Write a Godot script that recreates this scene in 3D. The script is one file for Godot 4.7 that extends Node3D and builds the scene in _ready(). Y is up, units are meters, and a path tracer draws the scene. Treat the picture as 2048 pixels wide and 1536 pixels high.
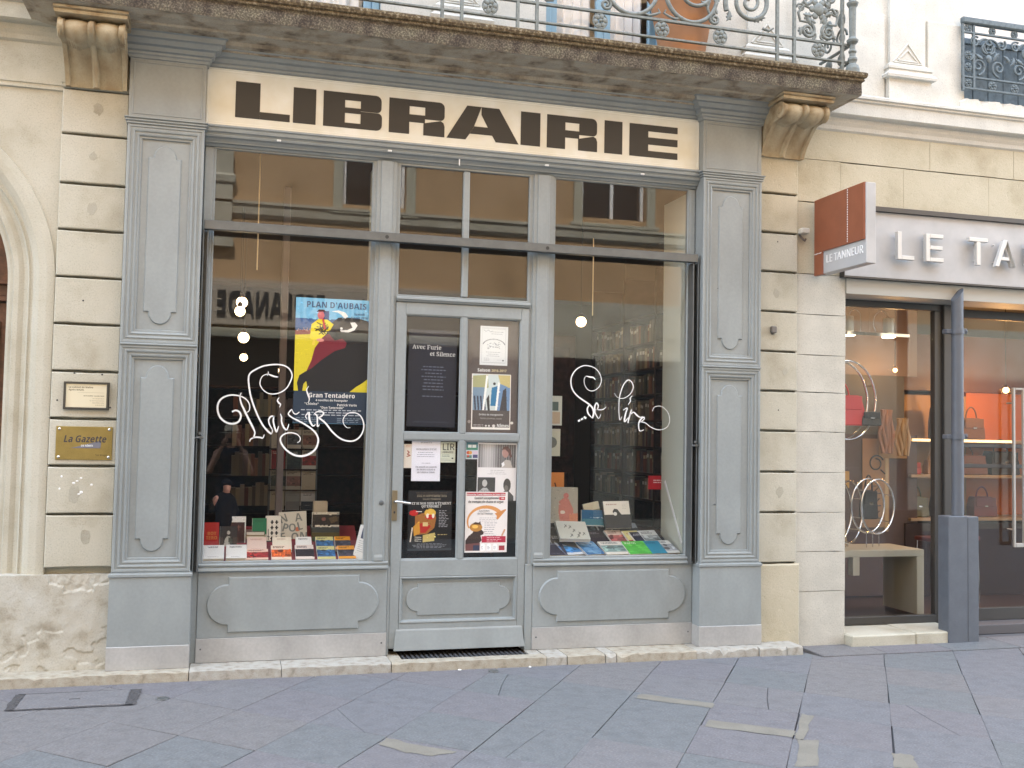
extends Node3D

var rng := RandomNumberGenerator.new()
var M := {}
var taken := {}

# ---------------------------------------------------------------- mesh building
class MB:
	var v := PackedVector3Array()
	var n := PackedVector3Array()
	var uv := PackedVector2Array()
	var xf := Transform3D()

	func raw(a: Vector3, b: Vector3, c: Vector3, na: Vector3, nb: Vector3, nc: Vector3, ua := Vector2(), ub := Vector2(), uc := Vector2()):
		var face := (b - a).cross(c - a)
		if face.dot(na + nb + nc) > 0.0:      # front faces run clockwise
			var t := b; b = c; c = t
			t = nb; nb = nc; nc = t
			var s := ub; ub = uc; uc = s
		for p in [a, b, c]:
			v.append(xf * p)
		for p in [na, nb, nc]:
			n.append((xf.basis * p).normalized())
		uv.append(ua); uv.append(ub); uv.append(uc)

	func tri(a: Vector3, b: Vector3, c: Vector3, hint: Vector3):
		var k := (b - a).cross(c - a)
		if k.length_squared() < 1e-16:
			return
		k = k.normalized()
		if k.dot(hint) < 0.0:
			k = -k
		raw(a, b, c, k, k, k)

	func quad(a: Vector3, b: Vector3, c: Vector3, d: Vector3, hint: Vector3):
		var k := (c - a).cross(d - b)
		if k.length_squared() < 1e-16:
			return
		k = k.normalized()
		if k.dot(hint) < 0.0:
			k = -k
		raw(a, b, c, k, k, k, Vector2(0, 1), Vector2(1, 1), Vector2(1, 0))
		raw(a, c, d, k, k, k, Vector2(0, 1), Vector2(1, 0), Vector2(0, 0))

	func box(a: Vector3, b: Vector3, w := 0.0):
		var c := (a + b) * 0.5
		var h := (b - a).abs() * 0.5
		w = minf(w, minf(h.x, minf(h.y, h.z)) * 0.9)
		for ax in 3:
			var u := (ax + 1) % 3
			var k := (ax + 2) % 3
			for s in [-1.0, 1.0]:
				var q := []
				for e in [[-1, -1], [1, -1], [1, 1], [-1, 1]]:
					var p := Vector3()
					p[ax] = s * h[ax]
					p[u] = e[0] * (h[u] - w)
					p[k] = e[1] * (h[k] - w)
					q.append(c + p)
				var hint := Vector3()
				hint[ax] = s
				quad(q[0], q[1], q[2], q[3], hint)
			if w > 0.0:
				for su in [-1.0, 1.0]:
					for sk in [-1.0, 1.0]:
						var q := []
						for e in [[-1, 0], [1, 0], [1, 1], [-1, 1]]:
							var p := Vector3()
							p[ax] = e[0] * (h[ax] - w)
							p[u] = su * (h[u] - (w if e[1] == 1 else 0.0))
							p[k] = sk * (h[k] - (0.0 if e[1] == 1 else w))
							q.append(c + p)
						var hint := Vector3()
						hint[u] = su
						hint[k] = sk
						quad(q[0], q[1], q[2], q[3], hint)
		if w > 0.0:
			for sx in [-1.0, 1.0]:
				for sy in [-1.0, 1.0]:
					for sz in [-1.0, 1.0]:
						var s := Vector3(sx, sy, sz)
						var i := h - Vector3(w, w, w)
						tri(c + s * Vector3(h.x, i.y, i.z), c + s * Vector3(i.x, h.y, i.z), c + s * Vector3(i.x, i.y, h.z), s)

	func poly(p: PackedVector2Array, z: float, side := 1.0):
		var idx := Geometry2D.triangulate_polygon(p)
		for i in range(0, idx.size(), 3):
			tri(Vector3(p[idx[i]].x, p[idx[i]].y, z), Vector3(p[idx[i + 1]].x, p[idx[i + 1]].y, z), Vector3(p[idx[i + 2]].x, p[idx[i + 2]].y, z), Vector3(0, 0, side))

	func band(p: PackedVector2Array, q: PackedVector2Array, zp: float, zq: float):
		# wall between two outlines with as many points; the outside is to the outside of p
		var cw := Geometry2D.is_polygon_clockwise(p)
		for i in p.size():
			var j := (i + 1) % p.size()
			var e := p[j] - p[i]
			var o := Vector2(e.y, -e.x) * (-1.0 if cw else 1.0)
			quad(Vector3(p[i].x, p[i].y, zp), Vector3(p[j].x, p[j].y, zp), Vector3(q[j].x, q[j].y, zq), Vector3(q[i].x, q[i].y, zq), Vector3(o.x, o.y, 0.001 * signf(zq - zp)) + Vector3(0, 0, 0.0))

	func inset(p: PackedVector2Array, d: float) -> PackedVector2Array:
		var out := PackedVector2Array()
		var s := -1.0 if Geometry2D.is_polygon_clockwise(p) else 1.0
		for i in p.size():
			var a := (p[i] - p[i - 1]).normalized()
			var b := (p[(i + 1) % p.size()] - p[i]).normalized()
			var na := Vector2(-a.y, a.x) * s
			var nb := Vector2(-b.y, b.x) * s
			var m := na + nb
			out.append(p[i] + m * (d / maxf(0.35, 1.0 + na.dot(nb))))
		return out

	func prism(p: PackedVector2Array, z0: float, z1: float, w := 0.0, back := true):
		var q := inset(p, w) if w > 0.0 else p
		band(p, p, z0, z1 - w)
		if w > 0.0:
			band(p, q, z1 - w, z1)
		poly(q, z1, 1.0)
		if back:
			poly(p, z0, -1.0)

	func run_x(x0: float, x1: float, prof: Array, caps := true):
		# prof: [y, z] from top to bottom or back, drawn facing out; closed at the back when caps are wanted
		for i in prof.size() - 1:
			var a = prof[i]
			var b = prof[i + 1]
			var d := Vector2(b[0] - a[0], b[1] - a[1])
			var hint := Vector3(0, d.y, -d.x)
			if prof[0][0] < prof[-1][0]:
				hint = -hint
			quad(Vector3(x0, a[0], a[1]), Vector3(x1, a[0], a[1]), Vector3(x1, b[0], b[1]), Vector3(x0, b[0], b[1]), hint)
		if caps:
			var p := PackedVector2Array()
			for a in prof:
				p.append(Vector2(a[1], a[0]))
			var idx := Geometry2D.triangulate_polygon(p)
			for i in range(0, idx.size(), 3):
				for e in [[x0, -1.0], [x1, 1.0]]:
					tri(Vector3(e[0], p[idx[i]].y, p[idx[i]].x), Vector3(e[0], p[idx[i + 1]].y, p[idx[i + 1]].x), Vector3(e[0], p[idx[i + 2]].y, p[idx[i + 2]].x), Vector3(e[1], 0, 0))

	func run_y(y0: float, y1: float, prof: Array):
		# prof: [x, z] from left to right
		for i in prof.size() - 1:
			var a = prof[i]
			var b = prof[i + 1]
			var d := Vector2(b[0] - a[0], b[1] - a[1])
			quad(Vector3(a[0], y0, a[1]), Vector3(b[0], y0, b[1]), Vector3(b[0], y1, b[1]), Vector3(a[0], y1, a[1]), Vector3(-d.y, 0, d.x))

	func hip(x0: float, x1: float, zb: float, zback: float, prof: Array, cap := 3):
		# a moulded block: prof [y, projection] from bottom to top, mitred round both ends
		for i in prof.size() - 1:
			var a = prof[i]
			var b = prof[i + 1]
			var h := Vector3(0, -(b[1] - a[1]), 0)
			quad(Vector3(x0 - a[1], a[0], zb + a[1]), Vector3(x1 + a[1], a[0], zb + a[1]), Vector3(x1 + b[1], b[0], zb + b[1]), Vector3(x0 - b[1], b[0], zb + b[1]), h + Vector3(0, 0, absf(b[0] - a[0]) + 1e-5))
			quad(Vector3(x0 - a[1], a[0], zb + a[1]), Vector3(x0 - a[1], a[0], zback), Vector3(x0 - b[1], b[0], zback), Vector3(x0 - b[1], b[0], zb + b[1]), h + Vector3(-absf(b[0] - a[0]) - 1e-5, 0, 0))
			quad(Vector3(x1 + a[1], a[0], zb + a[1]), Vector3(x1 + a[1], a[0], zback), Vector3(x1 + b[1], b[0], zback), Vector3(x1 + b[1], b[0], zb + b[1]), h + Vector3(absf(b[0] - a[0]) + 1e-5, 0, 0))
		for e in [[prof[0], -1.0], [prof[-1], 1.0]]:
			if (cap & 1 and e[1] < 0) or (cap & 2 and e[1] > 0):
				var a = e[0]
				quad(Vector3(x0 - a[1], a[0], zb + a[1]), Vector3(x1 + a[1], a[0], zb + a[1]), Vector3(x1 + a[1], a[0], zback), Vector3(x0 - a[1], a[0], zback), Vector3(0, e[1], 0))

	func frame(x0: float, x1: float, y0: float, y1: float, prof: Array, fill := false):
		# nested rectangles: prof [inset, z]
		for i in prof.size() - 1:
			var a = prof[i]
			var b = prof[i + 1]
			var p := [Vector3(x0 + a[0], y0 + a[0], a[1]), Vector3(x1 - a[0], y0 + a[0], a[1]), Vector3(x1 - a[0], y1 - a[0], a[1]), Vector3(x0 + a[0], y1 - a[0], a[1])]
			var q := [Vector3(x0 + b[0], y0 + b[0], b[1]), Vector3(x1 - b[0], y0 + b[0], b[1]), Vector3(x1 - b[0], y1 - b[0], b[1]), Vector3(x0 + b[0], y1 - b[0], b[1])]
			var dirs := [Vector3(0, -1, 0), Vector3(1, 0, 0), Vector3(0, 1, 0), Vector3(-1, 0, 0)]
			for k in 4:
				var j := (k + 1) % 4
				quad(p[k], p[j], q[j], q[k], dirs[k] * (b[1] - a[1]) + Vector3(0, 0, maxf(absf(b[0] - a[0]), 1e-6)))
		if fill:
			var b = prof[-1]
			quad(Vector3(x0 + b[0], y0 + b[0], b[1]), Vector3(x1 - b[0], y0 + b[0], b[1]), Vector3(x1 - b[0], y1 - b[0], b[1]), Vector3(x0 + b[0], y1 - b[0], b[1]), Vector3(0, 0, 1))

	func lathe(prof: Array, sides := 16, at := Vector3()):
		# prof [radius, y] from bottom to top, smooth
		for i in prof.size() - 1:
			var a = prof[i]
			var b = prof[i + 1]
			var d := Vector2(b[1] - a[1], -(b[0] - a[0])).normalized()
			for k in sides:
				var t0 := TAU * k / sides
				var t1 := TAU * (k + 1) / sides
				var r0 := Vector3(cos(t0), 0, sin(t0))
				var r1 := Vector3(cos(t1), 0, sin(t1))
				var n0 := r0 * d.x + Vector3(0, d.y, 0)
				var n1 := r1 * d.x + Vector3(0, d.y, 0)
				var up0: Vector3 = at + Vector3(0, a[1], 0)
				var up1: Vector3 = at + Vector3(0, b[1], 0)
				if a[0] > 1e-6:
					raw(up0 + r0 * a[0], up0 + r1 * a[0], up1 + r1 * b[0], n0, n1, n1)
				if b[0] > 1e-6:
					raw(up0 + r0 * a[0], up1 + r1 * b[0], up1 + r0 * b[0], n0, n1, n0)

	func ball(c: Vector3, r: Vector3, sides := 12, rings := 8):
		for i in rings:
			for k in sides:
				var q := []
				for e in [[0, 0], [0, 1], [1, 1], [1, 0]]:
					var t: float = TAU * (k + e[1]) / sides
					var f: float = PI * (i + e[0]) / rings
					q.append(Vector3(sin(f) * cos(t), cos(f), sin(f) * sin(t)))
				var m := []
				for p in q:
					m.append((p / r).normalized())
				raw(c + q[0] * r, c + q[1] * r, c + q[2] * r, m[0], m[1], m[2])
				raw(c + q[0] * r, c + q[2] * r, c + q[3] * r, m[0], m[2], m[3])

	func tube(pts: Array, rad, sides := 8, closed := false, flat := 1.0):
		var cnt := pts.size()
		var rings := []
		var nrm := []
		var side := Vector3()
		for i in cnt:
			var a: Vector3 = pts[(i - 1 + cnt) % cnt] if closed or i > 0 else pts[i]
			var b: Vector3 = pts[(i + 1) % cnt] if closed or i < cnt - 1 else pts[i]
			var t := (b - a).normalized()
			if side == Vector3():
				side = t.cross(Vector3(0, 0, 1))
				if side.length() < 0.1:
					side = t.cross(Vector3(0, 1, 0))
			side = (side - t * side.dot(t)).normalized()
			var other := t.cross(side)
			var r: float = rad[i] if rad is Array else rad
			var ring := []
			var ns := []
			for k in sides:
				var f := TAU * k / sides
				ns.append((side * cos(f) + other * sin(f)).normalized())
				ring.append(pts[i] + side * cos(f) * r + other * sin(f) * r * flat)
			rings.append(ring)
			nrm.append(ns)
		for i in (cnt if closed else cnt - 1):
			var j := (i + 1) % cnt
			for k in sides:
				var l := (k + 1) % sides
				raw(rings[i][k], rings[i][l], rings[j][l], nrm[i][k], nrm[i][l], nrm[j][l])
				raw(rings[i][k], rings[j][l], rings[j][k], nrm[i][k], nrm[j][l], nrm[j][k])
		if not closed:
			for e in [[0, 1], [cnt - 1, cnt - 2]]:
				var hint: Vector3 = pts[e[0]] - pts[e[1]]
				for k in sides - 2:
					tri(rings[e[0]][0], rings[e[0]][k + 1], rings[e[0]][k + 2], hint)

	func ribbon(pts: Array, wid: Array, z: float):
		var cnt := pts.size()
		var l := []
		var r := []
		for i in cnt:
			var t: Vector2 = (pts[mini(i + 1, cnt - 1)] - pts[maxi(i - 1, 0)]).normalized()
			var o: Vector2 = Vector2(-t.y, t.x) * wid[i] * 0.5
			l.append(Vector3(pts[i].x + o.x, pts[i].y + o.y, z))
			r.append(Vector3(pts[i].x - o.x, pts[i].y - o.y, z))
		for i in cnt - 1:
			quad(l[i], l[i + 1], r[i + 1], r[i], Vector3(0, 0, 1))

	func mesh() -> ArrayMesh:
		var arr := []
		arr.resize(Mesh.ARRAY_MAX)
		arr[Mesh.ARRAY_VERTEX] = v
		arr[Mesh.ARRAY_NORMAL] = n
		arr[Mesh.ARRAY_TEX_UV] = uv
		var m := ArrayMesh.new()
		m.add_surface_from_arrays(Mesh.PRIMITIVE_TRIANGLES, arr)
		return m

# ---------------------------------------------------------------- objects
func numbered(called: String) -> String:
	taken[called] = taken.get(called, -1) + 1
	return called if taken[called] == 0 else "%s_%03d" % [called, taken[called]]

func thing(called: String, label: String, category: String, at := Vector3(), group := "") -> Node3D:
	var o := Node3D.new()
	o.name = numbered(called)
	o.position = at
	add_child(o)
	return tag(o, label, category, group)

func tag(o: Node3D, label: String, category: String, group := "") -> Node3D:
	o.set_meta("label", label)
	o.set_meta("category", category)
	if group:
		o.set_meta("group", group)
	return o

func part(parent: Node, called: String, mesh: Mesh, mat: Material, label := "") -> MeshInstance3D:
	var o := MeshInstance3D.new()
	o.name = called
	o.mesh = mesh
	o.material_override = null
	for i in mesh.get_surface_count():
		o.set_surface_override_material(i, mat)
	if label:
		o.set_meta("label", label)
	parent.add_child(o, true)
	return o

func pbox(parent: Node, called: String, a: Vector3, b: Vector3, mat: Material, w := 0.0, label := "") -> MeshInstance3D:
	var m := MB.new()
	m.box(a, b, w)
	return part(parent, called, m.mesh(), mat, label)

func solo(called: String, mesh: Mesh, mat: Material, label: String, category: String, group := "") -> MeshInstance3D:
	var o := part(self, numbered(called), mesh, mat)
	tag(o, label, category, group)
	return o

func struct(called: String, mesh: Mesh, mat: Material) -> MeshInstance3D:
	var o := part(self, numbered(called), mesh, mat)
	o.set_meta("kind", "structure")
	return o

var fonts := {}
func words(parent: Node, s: String, at: Vector3, h: float, mat: Material, align := 1, bold := false, face := "Droid Sans", squeeze := 1.0, depth := 0.0004, called := "lettering", turn := 0.0) -> MeshInstance3D:
	# h: height of the capitals; at: baseline, left / centre / right by align 0 / 1 / 2
	var key := face + str(bold)
	if not fonts.has(key):
		var f := SystemFont.new()
		f.font_names = PackedStringArray([face])
		f.font_weight = 700 if bold else 400
		fonts[key] = f
	var t := TextMesh.new()
	t.font = fonts[key]
	t.font_size = 48
	t.pixel_size = h / (0.714 * 48.0)
	t.depth = depth
	t.curve_step = 3.0 if h > 0.05 else 6.0
	t.text = s
	t.horizontal_alignment = [HORIZONTAL_ALIGNMENT_LEFT, HORIZONTAL_ALIGNMENT_CENTER, HORIZONTAL_ALIGNMENT_RIGHT][align]
	t.vertical_alignment = VERTICAL_ALIGNMENT_BOTTOM
	var arr := t.get_mesh_arrays()
	var am := ArrayMesh.new()
	am.add_surface_from_arrays(Mesh.PRIMITIVE_TRIANGLES, arr)
	var box := am.get_aabb()
	var o := part(parent, called, am, mat)
	o.scale = Vector3(squeeze, 1, 1)
	o.rotation.y = turn
	# put the lower edge of the letters (the baseline for capitals) at the height asked for
	var low := box.position.y
	for c in "gjpqy,":
		if s.contains(c):
			low += 0.3 * h if c != "," else 0.18 * h
			break
	o.position = at - Vector3(0, low, 0)
	return o

# ---------------------------------------------------------------- materials
func lin(r: float, g: float, b: float) -> Color:
	return Color(r, g, b).linear_to_srgb()

func pm(r: float, g: float, b: float, rough := 0.7, metal := 0.0) -> StandardMaterial3D:
	var m := StandardMaterial3D.new()
	m.albedo_color = lin(r, g, b)
	m.roughness = rough
	m.metallic = metal
	return m

func noise(sd: int, freq: float, stops: Array, size := 512, type := FastNoiseLite.TYPE_SIMPLEX_SMOOTH, oct := 5, gain := 0.55) -> NoiseTexture2D:
	var f := FastNoiseLite.new()
	f.seed = sd
	f.noise_type = type
	f.frequency = freq
	f.fractal_octaves = oct
	f.fractal_gain = gain
	var t := NoiseTexture2D.new()
	t.width = size
	t.height = size
	t.seamless = true
	t.seamless_blend_skirt = 0.25
	t.noise = f
	var g := Gradient.new()
	var off := PackedFloat32Array()
	var col := PackedColorArray()
	for s in stops:
		off.append(s[0])
		col.append(s[1] if s[1] is Color else Color(s[1], s[1], s[1]))
	g.offsets = off
	g.colors = col
	t.color_ramp = g
	return t

func textured(base: Color, coarse: Texture2D, cs: float, fine: Texture2D, fs: float, rough: float, bump: Texture2D = null, bs := 0.0, world := true) -> StandardMaterial3D:
	# albedo = base * coarse * fine, relief of bs centimetres; both maps laid on by the position of the surface
	var m := StandardMaterial3D.new()
	m.albedo_color = base
	m.albedo_texture = coarse
	m.uv1_triplanar = true
	m.uv1_world_triplanar = world
	m.uv1_scale = Vector3(cs, cs, cs)
	m.uv2_triplanar = true
	m.uv2_world_triplanar = world
	m.uv2_scale = Vector3(fs, fs, fs)
	if fine:
		m.detail_enabled = true
		m.detail_albedo = fine
		m.detail_blend_mode = BaseMaterial3D.BLEND_MODE_MUL
		m.detail_uv_layer = BaseMaterial3D.DETAIL_UV_2
	m.roughness = rough
	if bump:
		m.heightmap_enabled = true
		m.heightmap_texture = bump
		m.heightmap_scale = bs
	return m

# ---------------------------------------------------------------- a small canvas for printed matter
class Canvas:
	var im: Image
	var w: int
	var h: int
	func _init(x: int, y: int, c: Color):
		w = x; h = y
		im = Image.create(w, h, false, Image.FORMAT_RGBA8)
		im.fill(c)
	func rect(x: float, y: float, a: float, b: float, c: Color):
		im.fill_rect(Rect2i(int(x * w), int(y * h), maxi(1, int(a * w)), maxi(1, int(b * h))), c)
	func poly(p: Array, c: Color):
		var lo := 1e9
		var hi := -1e9
		for i in range(1, p.size(), 2):
			lo = minf(lo, p[i] * h)
			hi = maxf(hi, p[i] * h)
		for y in range(maxi(0, int(lo)), mini(h, int(hi) + 1)):
			var cuts := []
			var k := p.size() / 2
			for i in k:
				var x0: float = p[i * 2] * w
				var y0: float = p[i * 2 + 1] * h
				var x1: float = p[(i + 1) % k * 2] * w
				var y1: float = p[(i + 1) % k * 2 + 1] * h
				var s := y + 0.5
				if (y0 <= s) != (y1 <= s):
					cuts.append(x0 + (s - y0) / (y1 - y0) * (x1 - x0))
			cuts.sort()
			for i in range(0, cuts.size() - 1, 2):
				var x := maxi(0, roundi(cuts[i]))
				var e := mini(w, roundi(cuts[i + 1]))
				if e > x:
					im.fill_rect(Rect2i(x, y, e - x, 1), c)
	func disc(x: float, y: float, a: float, b: float, c: Color):
		var p := []
		for i in 24:
			p.append(x + cos(TAU * i / 24) * a)
			p.append(y + sin(TAU * i / 24) * b)
		poly(p, c)
	func stroke(p: Array, t: float, c: Color):
		for i in range(0, p.size() - 2, 2):
			var a := Vector2(p[i] * w, p[i + 1] * h)
			var b := Vector2(p[i + 2] * w, p[i + 3] * h)
			var steps := int(a.distance_to(b)) + 1
			for k in steps + 1:
				var q := a.lerp(b, float(k) / steps)
				var r := maxf(1.0, t * w)
				im.fill_rect(Rect2i(roundi(q.x - r * 0.5), roundi(q.y - r * 0.5), maxi(1, roundi(r)), maxi(1, roundi(r))), c)
	func lines(x: float, y: float, a: float, step: float, count: int, c: Color, rg: RandomNumberGenerator, centre := false, t := 0.45):
		# rows of print too small to read: broken rules of words
		for i in count:
			var len := a * rg.randf_range(0.62, 1.0)
			var px := x + (a - len) * 0.5 if centre else x
			var end := px + len
			while px < end - 0.01:
				var wd := minf(rg.randf_range(0.03, 0.09), end - px)
				rect(px, y + step * i, wd, step * t, c)
				px += wd + 0.014
	func mottle(amount: float, rg: RandomNumberGenerator, cells := 400, size := 0.05):
		for i in cells:
			var x := rg.randi_range(0, w - 1)
			var y := rg.randi_range(0, h - 1)
			var c := im.get_pixel(x, y)
			var k := 1.0 + rg.randf_range(-amount, amount)
			im.fill_rect(Rect2i(x, y, maxi(1, int(size * w * rg.randf())), maxi(1, int(size * w * 0.6 * rg.randf()))), Color(c.r * k, c.g * k, c.b * k))
	func mat(rough := 0.55) -> StandardMaterial3D:
		var m := StandardMaterial3D.new()
		m.albedo_texture = ImageTexture.create_from_image(im)
		m.roughness = rough
		m.texture_repeat = false
		return m
const PLAISIR := [
	[0.009,1.612,0.0115,0.033,1.622,0.0116,0.057,1.611,0.0118,0.067,1.583,0.0119,0.054,1.549,0.0120,0.019,1.533,0.0122,-0.024,1.540,0.0123,-0.062,1.569,0.0124,-0.082,1.613,0.0126,-0.082,1.662,0.0122,-0.060,1.699,0.0112,-0.019,1.720,0.0103,0.024,1.724,0.0093,0.073,1.713,0.0084,0.106,1.689,0.0074,0.122,1.656,0.0065,0.119,1.623,0.0055,0.103,1.609,0.0046],
	[0.065,1.741,0.0046,0.057,1.716,0.0075,0.066,1.672,0.0105,0.092,1.617,0.0135,0.120,1.562,0.0139,0.149,1.507,0.0120,0.161,1.474,0.0100,0.152,1.441,0.0080],
	[0.129,1.415,0.0046,0.135,1.432,0.0074,0.162,1.445,0.0101,0.194,1.445,0.0101,0.213,1.441,0.0074,0.223,1.465,0.0046],
	[0.304,1.854,0.0034,0.283,1.856,0.0103,0.260,1.863,0.0107,0.236,1.873,0.0046],
	[0.236,1.890,0.0034,0.236,1.875,0.0057,0.231,1.860,0.0029],
	[0.236,1.873,0.0052,0.203,1.860,0.0055,0.187,1.831,0.0058,0.186,1.798,0.0061,0.206,1.765,0.0065,0.239,1.743,0.0068,0.278,1.739,0.0071,0.321,1.751,0.0074,0.359,1.780,0.0077,0.382,1.821,0.0081,0.394,1.866,0.0084,0.380,1.905,0.0087,0.349,1.929,0.0090,0.310,1.938,0.0093,0.256,1.936,0.0095,0.201,1.924,0.0096,0.153,1.900,0.0098,0.119,1.874,0.0100,0.109,1.840,0.0102,0.114,1.784,0.0104,0.126,1.723,0.0106,0.150,1.652,0.0108,0.179,1.585,0.0109,0.213,1.525,0.0111,0.247,1.486,0.0113,0.270,1.469,0.0115],
	[0.270,1.469,0.0057,0.275,1.490,0.0052,0.273,1.506,0.0046],
	[0.287,1.588,0.0103,0.263,1.587,0.0099,0.249,1.565,0.0094,0.253,1.537,0.0085,0.265,1.515,0.0071,0.274,1.501,0.0057],
	[0.283,1.593,0.0092,0.279,1.560,0.0101,0.287,1.521,0.0110,0.301,1.485,0.0101,0.308,1.499,0.0074,0.316,1.524,0.0046],
	[0.324,1.605,0.0057,0.333,1.583,0.0077,0.333,1.555,0.0096,0.347,1.519,0.0115,0.366,1.499,0.0092,0.376,1.514,0.0069,0.382,1.539,0.0046],
	[0.314,1.717,0.0034,0.302,1.697,0.0075,0.313,1.678,0.0115,0.324,1.670,0.0075,0.316,1.649,0.0034],
	[0.450,1.622,0.0057,0.430,1.607,0.0080,0.412,1.613,0.0073,0.399,1.639,0.0034],
	[0.399,1.639,0.0080,0.377,1.608,0.0086,0.400,1.584,0.0092,0.442,1.563,0.0098,0.493,1.536,0.0103,0.544,1.500,0.0109,0.572,1.464,0.0115,0.581,1.425,0.0121,0.565,1.374,0.0126,0.526,1.340,0.0132,0.476,1.323,0.0138,0.421,1.331,0.0128,0.371,1.363,0.0118,0.338,1.404,0.0109,0.329,1.438,0.0099,0.347,1.465,0.0089,0.389,1.480,0.0079,0.434,1.472,0.0069,0.459,1.448,0.0060,0.457,1.424,0.0050,0.441,1.414,0.0040],
	[0.507,1.799,0.0029,0.494,1.773,0.0072,0.504,1.740,0.0115,0.513,1.712,0.0072,0.508,1.685,0.0029],
	[0.503,1.576,0.0034,0.492,1.592,0.0065,0.502,1.612,0.0073,0.521,1.622,0.0057],
	[0.515,1.618,0.0115,0.519,1.570,0.0130,0.541,1.530,0.0107,0.560,1.540,0.0046],
	[0.549,1.616,0.0080,0.569,1.594,0.0103,0.573,1.528,0.0092,0.586,1.539,0.0046],
	[0.556,1.621,0.0069,0.590,1.631,0.0092,0.612,1.617,0.0115,0.597,1.595,0.0092,0.577,1.588,0.0069],
	[0.577,1.588,0.0115,0.626,1.550,0.0112,0.672,1.494,0.0109,0.724,1.450,0.0106,0.775,1.431,0.0103,0.826,1.434,0.0100,0.865,1.464,0.0096,0.887,1.515,0.0093,0.883,1.567,0.0088,0.856,1.611,0.0080,0.810,1.627,0.0073,0.771,1.615,0.0065,0.746,1.581,0.0057,0.751,1.546,0.0050,0.773,1.522,0.0042,0.796,1.522,0.0034],
]
const DE_LIRE := [
	[2.578,1.909,0.0054,2.560,1.925,0.0106,2.533,1.928,0.0104,2.507,1.934,0.0047],
	[2.507,1.934,0.0039,2.492,1.915,0.0042,2.493,1.878,0.0045,2.511,1.844,0.0048,2.539,1.827,0.0051,2.574,1.831,0.0054,2.609,1.861,0.0057,2.624,1.903,0.0060,2.612,1.952,0.0063,2.576,1.992,0.0065,2.528,2.009,0.0068,2.480,2.008,0.0073,2.428,1.979,0.0079,2.394,1.928,0.0085,2.389,1.875,0.0091,2.405,1.826,0.0097,2.440,1.786,0.0102,2.488,1.754,0.0108,2.532,1.727,0.0114,2.559,1.699,0.0120,2.568,1.662,0.0126,2.558,1.626,0.0132],
	[2.532,1.721,0.0085,2.518,1.693,0.0101,2.525,1.661,0.0117,2.542,1.641,0.0078,2.558,1.625,0.0039],
	[2.581,1.689,0.0047,2.598,1.695,0.0066,2.602,1.722,0.0085,2.589,1.738,0.0105,2.576,1.711,0.0124,2.577,1.674,0.0103,2.590,1.646,0.0082,2.608,1.626,0.0060,2.625,1.656,0.0039],
	[2.583,1.691,0.0054,2.625,1.689,0.0070,2.651,1.698,0.0065,2.665,1.713,0.0039],
	[2.448,1.601,0.0132,2.464,1.611,0.0140],
	[2.470,1.613,0.0124,2.486,1.623,0.0132],
	[2.492,1.635,0.0140,2.510,1.623,0.0148],
	[2.729,1.814,0.0031,2.751,1.786,0.0039,2.792,1.777,0.0047,2.831,1.793,0.0054,2.862,1.823,0.0062,2.877,1.865,0.0070,2.863,1.902,0.0078,2.834,1.915,0.0085,2.803,1.884,0.0080,2.782,1.837,0.0074,2.768,1.779,0.0069,2.765,1.720,0.0063,2.767,1.662,0.0058,2.774,1.619,0.0052,2.791,1.643,0.0047],
	[2.872,1.801,0.0031,2.854,1.780,0.0083,2.856,1.758,0.0083,2.837,1.732,0.0031],
	[2.799,1.691,0.0054,2.832,1.707,0.0080,2.821,1.672,0.0106,2.811,1.626,0.0132,2.813,1.606,0.0101,2.829,1.622,0.0070,2.847,1.644,0.0039],
	[2.866,1.698,0.0078,2.856,1.664,0.0109,2.843,1.622,0.0111,2.839,1.596,0.0085],
	[2.851,1.654,0.0047,2.882,1.677,0.0085,2.909,1.655,0.0124,2.936,1.641,0.0078,2.955,1.649,0.0031],
	[2.932,1.603,0.0047,2.964,1.624,0.0069,2.968,1.640,0.0091,2.950,1.636,0.0113,2.928,1.607,0.0113,2.924,1.574,0.0091,2.934,1.540,0.0069,2.967,1.549,0.0047],
	[2.937,1.609,0.0070,2.977,1.600,0.0065,3.018,1.572,0.0060,3.064,1.554,0.0054,3.109,1.553,0.0049,3.154,1.574,0.0044,3.174,1.617,0.0039,3.167,1.663,0.0039,3.144,1.700,0.0039,3.107,1.725,0.0039,3.071,1.727,0.0039,3.044,1.715,0.0039,3.033,1.688,0.0039],
]

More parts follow.
